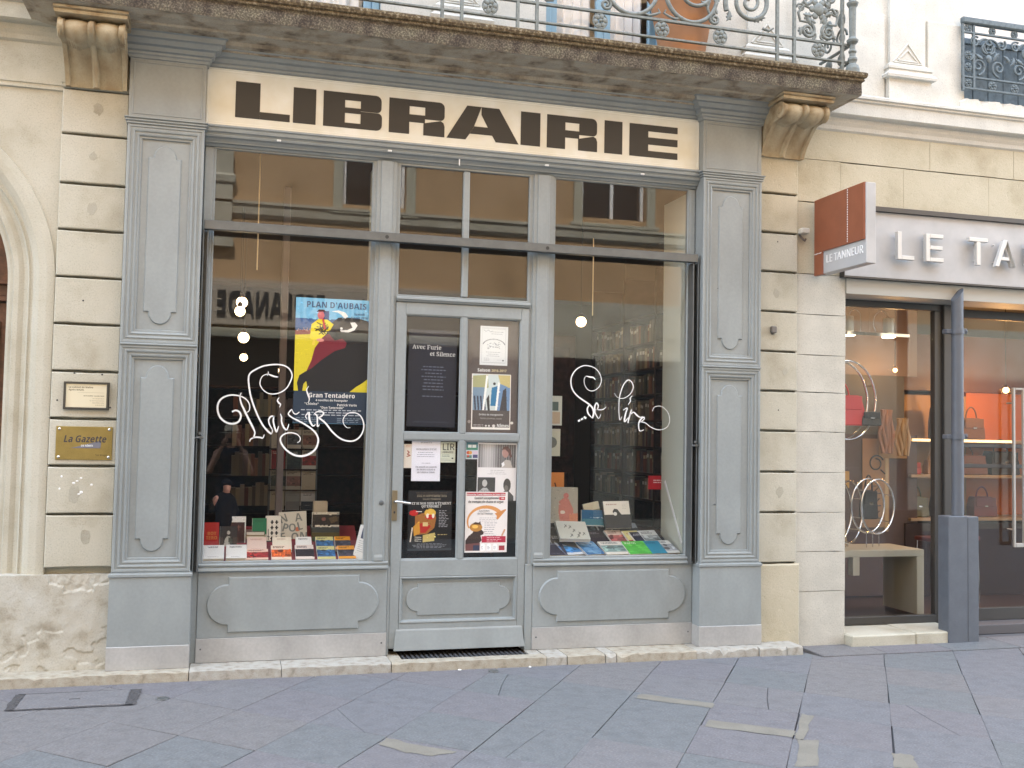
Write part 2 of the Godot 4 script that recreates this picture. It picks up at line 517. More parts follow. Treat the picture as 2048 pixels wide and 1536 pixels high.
# ================================================================ the scene
func _ready() -> void:
	rng.seed = 20160801
	# camera: eye height of the photographer, turned a little to the right and up
	var cam := Camera3D.new()
	cam.name = "camera"
	var yaw := 0.269223
	var pitch := 0.048981
	var roll := 0.018673
	var f := Vector3(sin(yaw), 0, -cos(yaw))
	var r := Vector3(cos(yaw), 0, sin(yaw))
	var u := Vector3(0, 1, 0)
	var f2 := f * cos(pitch) + u * sin(pitch)
	var u2 := u * cos(pitch) - f * sin(pitch)
	var r3 := r * cos(roll) + u2 * sin(roll)
	var u3 := u2 * cos(roll) - r * sin(roll)
	cam.transform = Transform3D(Basis(r3, u3, -f2), Vector3(0, 1.5, 7.0))
	cam.fov = 41.3586
	cam.near = 0.05
	cam.far = 200.0
	add_child(cam)
	cam.current = true
	# sky: pale summer haze over a narrow street
	var env := Environment.new()
	env.background_mode = Environment.BG_SKY
	var sm := ProceduralSkyMaterial.new()
	sm.sky_top_color = Color(0.73, 0.79, 0.87)
	sm.sky_horizon_color = Color(0.90, 0.93, 0.97)
	sm.sky_curve = 0.25
	sm.ground_bottom_color = Color(0.42, 0.42, 0.43)
	sm.ground_horizon_color = Color(0.70, 0.70, 0.70)
	sm.sky_energy_multiplier = 1.5
	env.sky = Sky.new()
	env.sky.sky_material = sm
	env.tonemap_mode = Environment.TONE_MAPPER_LINEAR
	env.tonemap_exposure = 3.3
	env.sdfgi_enabled = true
	env.ssao_enabled = true
	env.ssil_enabled = true
	var we := WorldEnvironment.new()
	we.name = "world"
	we.environment = env
	add_child(we)
	# the sun stands behind the bookshop: it reaches only the upper storeys across the street
	var sun := DirectionalLight3D.new()
	sun.name = "sun"
	sun.light_energy = 1.6
	sun.light_color = Color(1.0, 0.97, 0.92)
	sun.light_angular_distance = 0.5
	sun.shadow_enabled = true
	add_child(sun)
	sun.look_at_from_position(Vector3(0, 0, 0), Vector3(0.22, -1.36, 1.0), Vector3.UP)

	make_materials()
	street()
	stone_building()
	balcony()
	bookshop_front()
	bookshop_room()
	leather_front()
	leather_room()
	opposite_side()
	posters()
	window_books()
	shelf_books()
	wall_things()
	photographer()

func make_materials() -> void:
	var stain := noise(3, 0.006, [[0.0, Color(0.84, 0.82, 0.78)], [0.45, Color(0.96, 0.955, 0.94)], [1.0, Color(1, 1, 1)]], 512)
	var grain := noise(5, 0.09, [[0.0, 0.80], [0.35, 0.95], [1.0, 1.0]], 512)
	var pit := noise(7, 0.05, [[0.0, 0.0], [0.25, 0.75], [1.0, 1.0]], 512)
	var soft := noise(8, 0.012, [[0.0, 0.90], [1.0, 1.0]], 512)
	var rough_bump := noise(9, 0.03, [[0.0, 0.0], [1.0, 1.0]], 512)
	var metal := noise(27, 0.03, [[0.0, 0.68], [0.5, 0.92], [1.0, 1.0]])
	var wood := noise(28, 0.03, [[0.0, 0.58], [1.0, 1.0]])
	var kerb_stain := noise(13, 0.02, [[0.0, Color(0.74, 0.71, 0.67)], [0.4, Color(0.92, 0.90, 0.87)], [1.0, Color(1, 1, 1)]])
	M.stain = stain
	M.soft_map = soft
	M.metal_map = metal
	M.bump_map = rough_bump
	M.stone = textured(lin(0.55, 0.525, 0.44), stain, 0.55, grain, 1.7, 0.9, pit, 0.25)
	M.stone_warm = textured(lin(0.56, 0.51, 0.39), stain, 0.5, grain, 1.6, 0.9, pit, 0.3)
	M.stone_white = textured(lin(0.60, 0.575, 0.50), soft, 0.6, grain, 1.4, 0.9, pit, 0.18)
	M.stone_patch = textured(lin(0.45, 0.43, 0.36), stain, 0.9, grain, 2.2, 0.95, pit, 0.3)
	M.stone_upper_lit = textured(lin(0.70, 0.685, 0.625), soft, 0.6, grain, 1.4, 0.9, pit, 0.15)  # same stone as below, extra brightness of the upper storey put into its colour
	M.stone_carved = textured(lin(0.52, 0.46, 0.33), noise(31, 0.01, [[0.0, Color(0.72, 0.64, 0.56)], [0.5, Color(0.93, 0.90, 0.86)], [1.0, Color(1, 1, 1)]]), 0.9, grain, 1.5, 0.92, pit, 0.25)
	M.plinth = textured(lin(0.54, 0.53, 0.475), noise(11, 0.011, [[0.0, Color(0.76, 0.72, 0.66)], [0.4, Color(0.94, 0.92, 0.89)], [1.0, Color(1, 1, 1)]]), 0.7, grain, 1.5, 0.95, noise(12, 0.014, [[0.0, 0.0], [0.38, 0.2], [0.45, 0.8], [1.0, 1.0]]), 0.12)
	M.kerb = textured(lin(0.47, 0.46, 0.425), kerb_stain, 1.1, grain, 2.0, 0.85, rough_bump, 0.15)
	M.kerb_warm = textured(lin(0.47, 0.44, 0.37), kerb_stain, 1.1, grain, 2.0, 0.85, rough_bump, 0.15)
	# balcony edge: black lichen and moss over stone
	M.moss = textured(lin(0.25, 0.225, 0.185), noise(15, 0.012, [[0.0, Color(0.55, 0.50, 0.48)], [0.45, Color(0.85, 0.82, 0.78)], [1.0, Color(1.0, 1.0, 0.92)]]), 1.0, noise(16, 0.10, [[0.0, 0.45], [0.55, 0.75], [0.68, 1.0], [1.0, 1.0]], 512, FastNoiseLite.TYPE_SIMPLEX_SMOOTH, 4, 0.7), 1.1, 0.97, rough_bump, 0.35)
	M.lichen = textured(lin(0.30, 0.27, 0.22), noise(18, 0.05, [[0.0, Color(0.42, 0.38, 0.34)], [0.42, Color(0.58, 0.52, 0.44)], [0.60, Color(0.82, 0.77, 0.64)], [0.74, Color(1.0, 0.98, 0.94)], [1.0, Color(1, 1, 1)]], 512, FastNoiseLite.TYPE_SIMPLEX_SMOOTH, 5, 0.7), 1.2, grain, 1.5, 0.97, rough_bump, 0.45)
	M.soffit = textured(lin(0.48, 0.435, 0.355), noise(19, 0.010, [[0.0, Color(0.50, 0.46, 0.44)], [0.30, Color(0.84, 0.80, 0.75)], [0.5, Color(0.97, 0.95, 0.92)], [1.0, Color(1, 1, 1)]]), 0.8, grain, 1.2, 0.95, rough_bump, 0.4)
	# grey-blue shopfront paint, brushed on wood
	M.paint = textured(lin(0.312, 0.340, 0.340), soft, 0.5, noise(21, 0.05, [[0.0, 0.955], [1.0, 1.0]]), 1.2, 0.42, rough_bump, 0.05)
	M.paint.uv1_scale = Vector3(0.5, 0.25, 0.5)
	M.cream = textured(lin(0.83, 0.845, 0.81), noise(23, 0.008, [[0.0, Color(0.93, 0.91, 0.86)], [1.0, Color(1, 1, 1)]]), 0.6, null, 1.0, 0.55, rough_bump, 0.03)
	M.black = pm(0.030, 0.030, 0.031, 0.5)
	M.white_paint = pm(0.80, 0.80, 0.79, 0.5)
	M.plate = textured(lin(0.54, 0.53, 0.51), noise(24, 0.004, [[0.0, 0.84], [1.0, 1.0]]), 0.8, noise(25, 0.06, [[0.0, 0.93], [1.0, 1.0]]), 1.2, 0.34)
	M.plate.metallic = 0.1
	M.zinc = textured(lin(0.17, 0.18, 0.18), soft, 1.5, grain, 3.0, 0.48)
	M.zinc.metallic = 0.55
	M.iron = textured(lin(0.215, 0.24, 0.228), metal, 1.5, grain, 3.0, 0.6, rough_bump, 0.08)
	M.iron_blue = textured(lin(0.14, 0.18, 0.20), metal, 1.5, grain, 3.0, 0.6)
	M.glass = StandardMaterial3D.new()
	M.glass.transparency = BaseMaterial3D.TRANSPARENCY_ALPHA
	M.glass.albedo_color = Color(0.9, 0.95, 0.93, 0.003)
	M.glass.roughness = 0.0
	M.glass.metallic_specular = 0.5
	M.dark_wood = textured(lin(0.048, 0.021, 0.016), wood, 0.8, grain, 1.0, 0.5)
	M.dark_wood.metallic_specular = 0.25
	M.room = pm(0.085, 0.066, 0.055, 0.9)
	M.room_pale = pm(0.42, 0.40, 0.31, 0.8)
	M.room_white = pm(0.55, 0.58, 0.50, 0.8)
	M.paper = pm(0.74, 0.73, 0.70, 0.7)
	M.pages = pm(0.66, 0.62, 0.52, 0.8)
	M.red_cloth = pm(0.24, 0.028, 0.035, 0.9)
	M.brown_door = textured(lin(0.20, 0.085, 0.045), wood, 0.7, grain, 1.0, 0.45)
	M.brass = textured(lin(0.42, 0.31, 0.10), soft, 1.5, grain, 3.0, 0.42)
	M.brass.metallic = 0.6
	M.pale_brass = pm(0.68, 0.62, 0.46, 0.5, 0.2)
	M.chrome = pm(0.75, 0.74, 0.72, 0.12, 1.0)
	M.bronze = pm(0.30, 0.24, 0.15, 0.38, 0.7)
	# street stone: five tones of blue-grey limestone
	var paver_a := noise(40, 0.012, [[0.0, 0.91], [0.5, 0.97], [1.0, 1.0]])
	var paver_b := noise(41, 0.016, [[0.0, 0.90], [0.5, 0.97], [1.0, 1.0]])
	var paver_f := noise(47, 0.12, [[0.0, 0.74], [0.30, 0.82], [0.55, 0.86], [0.70, 0.97], [0.80, 1.0], [1.0, 1.0]], 512, FastNoiseLite.TYPE_SIMPLEX_SMOOTH, 4, 0.7)
	for i in 5:
		var tone = [[0.232, 0.236, 0.254], [0.246, 0.242, 0.252], [0.222, 0.234, 0.244], [0.240, 0.234, 0.250], [0.248, 0.242, 0.246]][i]
		M["paver%d" % i] = textured(lin(tone[0], tone[1], tone[2]), paver_a if i % 2 else paver_b, 0.9 + 0.07 * i, paver_f, 1.3, 0.72, rough_bump, 0.35)
		M["paver%d" % i].uv2_scale = Vector3(0.8, 1.0, 1.9)
		M["paver%d" % i].metallic_specular = 0.35
	M.joint = textured(lin(0.13, 0.13, 0.14), soft, 1.0, grain, 2.0, 0.95)
	M.sand_patch = textured(lin(0.235, 0.22, 0.185), soft, 1.0, grain, 2.0, 0.9)
	M.ochre = textured(lin(0.56, 0.375, 0.215), stain, 0.3, grain, 0.8, 0.92)
	M.orange = pm(0.50, 0.13, 0.022, 0.6)
	M.leather_brown = textured(lin(0.27, 0.085, 0.040), soft, 0.8, null, 1.0, 0.45)
	M.shop_grey = textured(lin(0.46, 0.455, 0.45), soft, 0.5, null, 1.0, 0.5)
	M.shop_grey_pale = pm(0.40, 0.39, 0.35, 0.5)
	M.anodised = pm(0.070, 0.066, 0.062, 0.4, 0.3)
	M.pipe_grey = textured(lin(0.125, 0.140, 0.165), soft, 1.0, grain, 2.0, 0.5, rough_bump, 0.05)
	M.blue_paint = pm(0.22, 0.36, 0.46, 0.5)
	M.blue_dark = textured(lin(0.11, 0.16, 0.20), metal, 1.0, null, 1.0, 0.6)

func lamp(called: String, at: Vector3, rad: float, col: Color, glow: float, energy: float, label: String, cat: String, cord_to: float, group := "", size := 0.05) -> Node3D:
	var o := thing(called, label, cat, at, group)
	var m := MB.new()
	m.ball(Vector3(), Vector3(rad, rad, rad), 14, 10)
	var e := StandardMaterial3D.new()
	e.albedo_color = Color(1, 1, 1)
	e.emission_enabled = true
	e.emission = col
	e.emission_energy_multiplier = glow
	part(o, "bulb", m.mesh(), e)
	var c := MB.new()
	c.lathe([[rad * 0.45, rad * 0.8], [rad * 0.5, rad * 1.4], [0.012, rad * 1.8], [0.0, rad * 1.8]], 10)
	part(o, "socket", c.mesh(), M.dark_wood)
	var w := MB.new()
	w.tube([Vector3(0, rad * 1.7, 0), Vector3(0, cord_to - at.y, 0)], 0.004, 5)
	part(o, "cord", w.mesh(), M.black)
	var l := OmniLight3D.new()
	l.name = "lamp_light"
	l.light_color = col
	l.light_energy = energy
	l.light_size = size
	l.omni_range = 12.0
	l.omni_attenuation = 2.0
	l.shadow_enabled = true
	o.add_child(l)
	return o

func rough_block(x0: float, x1: float, y0: float, y1: float, zb: float, zf: float, chip: float, sd: int, step := 0.035) -> ArrayMesh:
	# a worn kerb stone: its upper front edge is broken away unevenly
	var g := FastNoiseLite.new()
	g.seed = sd
	g.frequency = 2.2
	g.fractal_octaves = 4
	var m := MB.new()
	var cnt := maxi(2, int((x1 - x0) / step))
	var rows := []
	for i in cnt + 1:
		var t := float(i) / cnt
		var x := lerpf(x0, x1, t)
		var a := absf(g.get_noise_2d(x * 3.0, 0.0))
		var b := g.get_noise_2d(x * 4.0, 7.0)
		var endk := smoothstep(0.0, 0.05, t * (x1 - x0)) * smoothstep(0.0, 0.05, (1.0 - t) * (x1 - x0))
		var c := chip * (0.25 + 2.2 * a * a * 4.0) + (1.0 - endk) * 0.008
		c = minf(c, (y1 - y0) * 0.8)
		var bulge := b * chip * 0.35 - (1.0 - endk) * 0.006
		rows.append([Vector3(x, y1 + b * 0.002, zb), Vector3(x, y1 + b * 0.003, zf - c * 1.5 + bulge), Vector3(x, y1 - c * 0.35, zf - c * 0.5 + bulge), Vector3(x, y1 - c, zf + bulge), Vector3(x, y0, zf + bulge * 0.5)])
	for i in cnt:
		for k in 4:
			m.quad(rows[i][k], rows[i + 1][k], rows[i + 1][k + 1], rows[i][k + 1], Vector3(0, 1.0 if k < 2 else 0.3, 1.0 if k > 0 else 0.0))
	for e in [[0, -1.0], [cnt, 1.0]]:
		var p: Array = rows[e[0]]
		var base := Vector3(p[0].x, y0, zb)
		for k in 4:
			m.tri(base, p[k], p[k + 1], Vector3(e[1], 0, 0))
	return m.mesh()

func slab_mesh(p: PackedVector2Array, y: float, th: float, w: float, tilt: Vector2) -> ArrayMesh:
	# p holds x and z; a paving slab with worn edges
	var m := MB.new()
	var q := m.inset(p, w)
	var c := Vector2()
	for a in p:
		c += a / p.size()
	var top := func(a: Vector2, d: float): return Vector3(a.x, y - d + (a - c).dot(tilt), a.y)
	var idx := Geometry2D.triangulate_polygon(q)
	for i in range(0, idx.size(), 3):
		m.tri(top.call(q[idx[i]], 0.0), top.call(q[idx[i + 1]], 0.0), top.call(q[idx[i + 2]], 0.0), Vector3.UP)
	for i in p.size():
		var j := (i + 1) % p.size()
		var out := ((p[i] + p[j]) * 0.5 - c).normalized()
		var h := Vector3(out.x, 0.8, out.y)
		m.quad(top.call(p[i], w * 0.55), top.call(p[j], w * 0.55), top.call(q[j], 0.0), top.call(q[i], 0.0), h)
		m.quad(Vector3(p[i].x, y - th, p[i].y), Vector3(p[j].x, y - th, p[j].y), top.call(p[j], w * 0.55), top.call(p[i], w * 0.55), Vector3(out.x, 0, out.y))
	return m.mesh()

func street() -> void:
	# the bed under everything, out past both ends of the street
	var bed := MB.new()
	bed.quad(Vector3(-60, -0.112, -30), Vector3(60, -0.112, -30), Vector3(60, -0.112, 60), Vector3(-60, -0.112, 60), Vector3.UP)
	struct("ground", bed.mesh(), M.joint)
	var pave := Node3D.new()
	pave.name = "pavement"
	pave.set_meta("kind", "structure")
	add_child(pave)
	var o := Vector2(1.436, 0.762)
	var e1 := Vector2(0.3756, 0.3365)
	var e2 := Vector2(-0.2975, 0.434)
	var near := PackedVector2Array([Vector2(-2.6, 0.20), Vector2(4.2, 0.20), Vector2(4.24, 0.345), Vector2(7.6, 0.345), Vector2(7.6, 3.3), Vector2(-2.6, 3.3)])
	# slabs that have broken: [i, j, two points on the crack as shares of the sides]
	var cracks := {"1_1": [0.5, 0.0, 0.42, 1.0], "0_-1": [0.3, 0.0, 0.55, 1.0], "-1_1": [0.0, 0.35, 0.8, 1.0], "3_-1": [0.0, 0.62, 1.0, 0.30], "5_-2": [0.25, 0.0, 0.75, 1.0], "3_-2": [0.6, 0.0, 0.7, 1.0], "-2_3": [0.0, 0.55, 1.0, 0.4], "2_2": [0.2, 0.0, 0.35, 1.0], "1_0": [0.0, 0.72, 1.0, 0.55]}
	for i in range(-9, 16):
		for j in range(-13, 12):
			var a := o + e1 * i + e2 * j
			var jit := func(): return Vector2(rng.randf_range(-0.004, 0.004), rng.randf_range(-0.004, 0.004))
			var full := PackedVector2Array([a + jit.call(), a + e1 + jit.call(), a + e1 + e2 + jit.call(), a + e2 + jit.call()])
			var tone := rng.randi_range(0, 4)
			var drop := rng.randf_range(0.0, 0.0012)
			var tilt := Vector2(rng.randf_range(-0.0012, 0.0012), rng.randf_range(-0.0012, 0.0012))
			if i - j > 0 and tone == 3 and rng.randf() < 0.5:
				tone = 0
			var pieces := [full]
			var key := "%d_%d" % [i, j]
			if cracks.has(key):
				var c: Array = cracks[key]
				var s: Vector2 = a + e1 * c[0] + e2 * c[1]
				var t: Vector2 = a + e1 * c[2] + e2 * c[3]
				var d: Vector2 = (t - s).normalized()
				var nn := Vector2(-d.y, d.x)
				var mid: Vector2 = (s + t) * 0.5 + nn * 0.03
				pieces = []
				for side in [1.0, -1.0]:
					var half := PackedVector2Array([s - d * 0.9, mid, t + d * 0.9, t + d * 0.9 + nn * 2.0 * side, s - d * 0.9 + nn * 2.0 * side])
					for q in Geometry2D.intersect_polygons(full, half):
						pieces.append(q)
			for piece in pieces:
				for q in Geometry2D.intersect_polygons(piece, near):
					var s := PackedVector2Array()
					var gap := 0.0022 if pieces.size() == 1 else 0.0015
					var mb := MB.new()
					s = mb.inset(q, gap)
					var area := 0.0
					for k in s.size():
						area += s[k].cross(s[(k + 1) % s.size()]) * 0.5
					if absf(area) < 0.004:
						continue
					part(pave, "paving_slab", slab_mesh(s, -0.09 - drop, 0.03, 0.004, tilt), M["paver%d" % tone])
	# beyond the frame the same paving runs on across the street, as one sheet
	var far := MB.new()
	for q in [[-40.0, -2.61, 0.2, 16.0], [7.61, 40.0, 0.2, 16.0], [-2.61, 7.61, 3.31, 16.0]]:
		far.quad(Vector3(q[0], -0.092, q[2]), Vector3(q[1], -0.092, q[2]), Vector3(q[1], -0.092, q[3]), Vector3(q[0], -0.092, q[3]), Vector3.UP)
	part(pave, "far_paving", far.mesh(), M.paver2)
	# border stones along the foot of the leather shop
	var x := 4.25
	for wd in [0.54, 0.58, 0.62, 0.60, 0.57, 0.6, 0.6]:
		var p := PackedVector2Array([Vector2(x + 0.004, -0.05), Vector2(x + wd - 0.004, -0.05), Vector2(x + wd - 0.004, 0.335), Vector2(x + 0.004, 0.335)])
		part(pave, "border_stone", slab_mesh(p, -0.083, 0.03, 0.008, Vector2(0.002, 0.0)), M["paver%d" % (int(x * 7) % 5)])
		x += wd
	# sand-coloured filling beside some joints
	for q in [[2.494, 1.075, 2.846, 1.377, 2.789, 1.47, 2.423, 1.172], [2.648, 1.697, 3.023, 1.977, 2.949, 2.095, 2.57, 1.809], [3.248, 1.686, 3.285, 1.748, 2.980, 2.15, 2.938, 2.12], [2.948, 2.14, 3.05, 2.172, 2.816, 2.55, 2.70, 2.53], [3.305, 2.447, 3.39, 2.486, 3.291, 2.675, 3.16, 2.647], [0.834, 1.66, 0.928, 1.769, 1.134, 1.97, 1.008, 1.998, 0.894, 1.919, 0.779, 1.767]]:
		var p := PackedVector2Array()
		for k in range(0, q.size(), 2):
			p.append(Vector2(q[k], q[k + 1]))
		# uneven outline
		var wob := PackedVector2Array()
		for k in p.size():
			for s in 5:
				var v := p[k].lerp(p[(k + 1) % p.size()], s / 5.0)
				wob.append(v + Vector2(rng.randf_range(-0.009, 0.009), rng.randf_range(-0.009, 0.009)))
		var m := MB.new()
		var idx := Geometry2D.triangulate_polygon(wob)
		for k in range(0, idx.size(), 3):
			m.tri(Vector3(wob[idx[k]].x, -0.0885, wob[idx[k]].y), Vector3(wob[idx[k + 1]].x, -0.0885, wob[idx[k + 1]].y), Vector3(wob[idx[k + 2]].x, -0.0885, wob[idx[k + 2]].y), Vector3.UP)
		part(pave, "sand_patch", m.mesh(), M.sand_patch)
	# threshold stones along the shopfront
	var kerb := Node3D.new()
	kerb.name = "kerb"
	kerb.set_meta("kind", "structure")
	add_child(kerb)
	var stones := [[-2.6, -1.45, 0.0044, "kerb_warm", 0.225], [-1.45, -0.205, 0.0055, "kerb_warm", 0.225], [-0.20, 0.365, 0.0028, "kerb", 0.23], [0.369, 1.075, 0.0033, "kerb", 0.235], [1.08, 2.15, 0.0039, "kerb_warm", 0.24], [2.155, 2.30, 0.0088, "kerb", 0.235], [2.306, 2.58, 0.0055, "kerb_warm", 0.24], [2.586, 2.665, 0.0066, "kerb", 0.238], [2.671, 3.28, 0.0099, "kerb_warm", 0.24], [3.285, 3.78, 0.0110, "kerb", 0.235], [3.785, 4.0, 0.0066, "kerb", 0.25], [4.006, 4.135, 0.0055, "kerb", 0.25]]
	for i in stones.size():
		var s: Array = stones[i]
		if i == 4:   # the door stone is cut out for the mat
			part(kerb, "kerb_stone", rough_block(s[0], s[1], -0.11, -0.03, 0.13, s[4], s[2], 60 + i), M[s[3]])
			pbox(kerb, "kerb_stone", Vector3(1.08, -0.11, -0.16), Vector3(1.165, -0.031, 0.129), M.kerb_warm, 0.004)
			pbox(kerb, "kerb_stone", Vector3(2.06, -0.11, -0.16), Vector3(2.15, -0.031, 0.129), M.kerb, 0.004)
			pbox(kerb, "kerb_stone", Vector3(1.166, -0.11, -0.16), Vector3(2.059, -0.055, 0.129), M.joint)
		else:
			part(kerb, "kerb_stone", rough_block(s[0], s[1], -0.11, -0.03, -0.16, s[4], s[2], 60 + i), M[s[3]])
	# ribbed door mat in its recess
	var mat := thing("door_mat", "dark ribbed door mat sunk in the stone under the bookshop door", "door mat", Vector3(1.612, -0.054, 0.0))
	pbox(mat, "mat_base", Vector3(-0.44, 0, -0.10), Vector3(0.44, 0.012, 0.12), M.black)
	var rib := MB.new()
	for i in 26:
		rib.box(Vector3(-0.435 + i * 0.0335, 0.012, -0.098), Vector3(-0.417 + i * 0.0335, 0.021, 0.118), 0.003)
	part(mat, "ribbing", rib.mesh(), pm(0.045, 0.045, 0.05, 0.8))
	# inspection cover near the left edge, set in crumbling mortar
	var cov := thing("inspection_cover", "long narrow stone inspection cover in crumbling mortar, left of the bookshop", "manhole cover", Vector3(-0.82, -0.088, 0.56))
	var ring := MB.new()
	for q in [[-0.33, -0.185, 0.33, -0.166], [-0.33, 0.168, 0.33, 0.186], [-0.345, -0.18, -0.293, 0.18], [0.293, -0.18, 0.35, 0.18]]:
		var p := PackedVector2Array()
		var cs := [Vector2(q[0], q[1]), Vector2(q[2], q[1]), Vector2(q[2], q[3]), Vector2(q[0], q[3])]
		for k in 4:
			var steps := maxi(1, int(cs[k].distance_to(cs[(k + 1) % 4]) / 0.045))
			for i in steps:
				p.append(cs[k].lerp(cs[(k + 1) % 4], float(i) / steps) + Vector2(rng.randf_range(-0.006, 0.006), rng.randf_range(-0.005, 0.005)))
		var idx := Geometry2D.triangulate_polygon(p)
		for k in range(0, idx.size(), 3):
			ring.tri(Vector3(p[idx[k]].x, 0.0012, p[idx[k]].y), Vector3(p[idx[k + 1]].x, 0.0012, p[idx[k + 1]].y), Vector3(p[idx[k + 2]].x, 0.0012, p[idx[k + 2]].y), Vector3.UP)
	part(cov, "mortar_rim", ring.mesh(), textured(lin(0.085, 0.082, 0.085), M.metal_map, 2.0, null, 1.0, 0.95, M.bump_map, 1.0))
	var lid := slab_mesh(PackedVector2Array([Vector2(-0.29, -0.163), Vector2(0.29, -0.163), Vector2(0.29, 0.163), Vector2(-0.29, 0.163)]), 0.006, 0.02, 0.006, Vector2(0.003, 0.002))
	part(cov, "lid", lid, M.paver1)
	pbox(cov, "lifting_slot", Vector3(-0.03, 0.0062, 0.0), Vector3(0.03, 0.0072, 0.012), M.black)
	for q in [[-0.331, 0.633, "small metal stud in the paving, right of the inspection cover"], [1.75, 0.329, "small metal stud in the paving, in front of the bookshop door stone"]]:
		var st := MB.new()
		st.lathe([[0.036, 0.0], [0.034, 0.006], [0.02, 0.009], [0.0, 0.009]], 14)
		var s := solo("paving_stud", st.mesh(), M.zinc, q[2], "stud", "studs in the paving")
		s.position = Vector3(q[0], -0.0895, q[1])
	# litter at the foot of the kerb
	var bits := [[1.53, 0.27, "white"], [2.02, 0.275, "white"]]
	for i in bits.size():
		var b := MB.new()
		b.ball(Vector3(), Vector3(0.014, 0.006, 0.010), 7, 5)
		var s := solo("paper_scrap", b.mesh(), M.paper, ["crumpled white scrap at the kerb below the door's middle", "white scrap at the kerb near the right end of the door stone", "tiny white scrap on the slabs in front of the left window"][i], "litter")
		s.position = Vector3(bits[i][0], -0.084, bits[i][1])
		s.rotation.y = i * 1.3

func arc_profile(m: MB, c: Vector2, prof: Array, y_low: float, a0: float, a1: float, n: int) -> void:
	# prof [radius, z] swept up the right jamb and round the arch
	for i in prof.size() - 1:
		var p = prof[i]
		var q = prof[i + 1]
		var d := Vector2(q[0] - p[0], q[1] - p[1])   # inwards is a smaller radius
		for s in [1.0, -1.0]:
			var h := Vector3(s * d.y, 0, -d.x)
			m.quad(Vector3(c.x + s * p[0], y_low, p[1]), Vector3(c.x + s * p[0], c.y, p[1]), Vector3(c.x + s * q[0], c.y, q[1]), Vector3(c.x + s * q[0], y_low, q[1]), h)
		for k in n:
			var t0 := lerpf(a0, a1, float(k) / n)
			var t1 := lerpf(a0, a1, float(k + 1) / n)
			var u0 := Vector3(cos(t0), sin(t0), 0)
			var u1 := Vector3(cos(t1), sin(t1), 0)
			var o := Vector3(c.x, c.y, 0)
			var nn := (u0 + u1).normalized() * d.y + Vector3(0, 0, -d.x)
			m.quad(o + u0 * p[0] + Vector3(0, 0, p[1]), o + u1 * p[0] + Vector3(0, 0, p[1]), o + u1 * q[0] + Vector3(0, 0, q[1]), o + u0 * q[0] + Vector3(0, 0, q[1]), nn)

func block(x0: float, x1: float, y0: float, y1: float, z: float, w: float, sd: int) -> ArrayMesh:
	# a dressed stone with slightly uneven arrises; front face at z, body back to z - 0.06
	var g := RandomNumberGenerator.new()
	g.seed = sd
	var p := PackedVector2Array()
	var c := [Vector2(x0, y0), Vector2(x1, y0), Vector2(x1, y1), Vector2(x0, y1)]
	for i in 4:
		var a: Vector2 = c[i]
		var b: Vector2 = c[(i + 1) % 4]
		var n := 5
		for k in n:
			var t := float(k) / n
			var v := a.lerp(b, t)
			if k > 0 and i % 2 == 0:
				v.y += g.randf_range(0.0, 0.0035) * (1.0 if i == 0 else -1.0)
			p.append(v)
	var m := MB.new()
	m.prism(p, z - 0.06, z, w)
	return m.mesh()

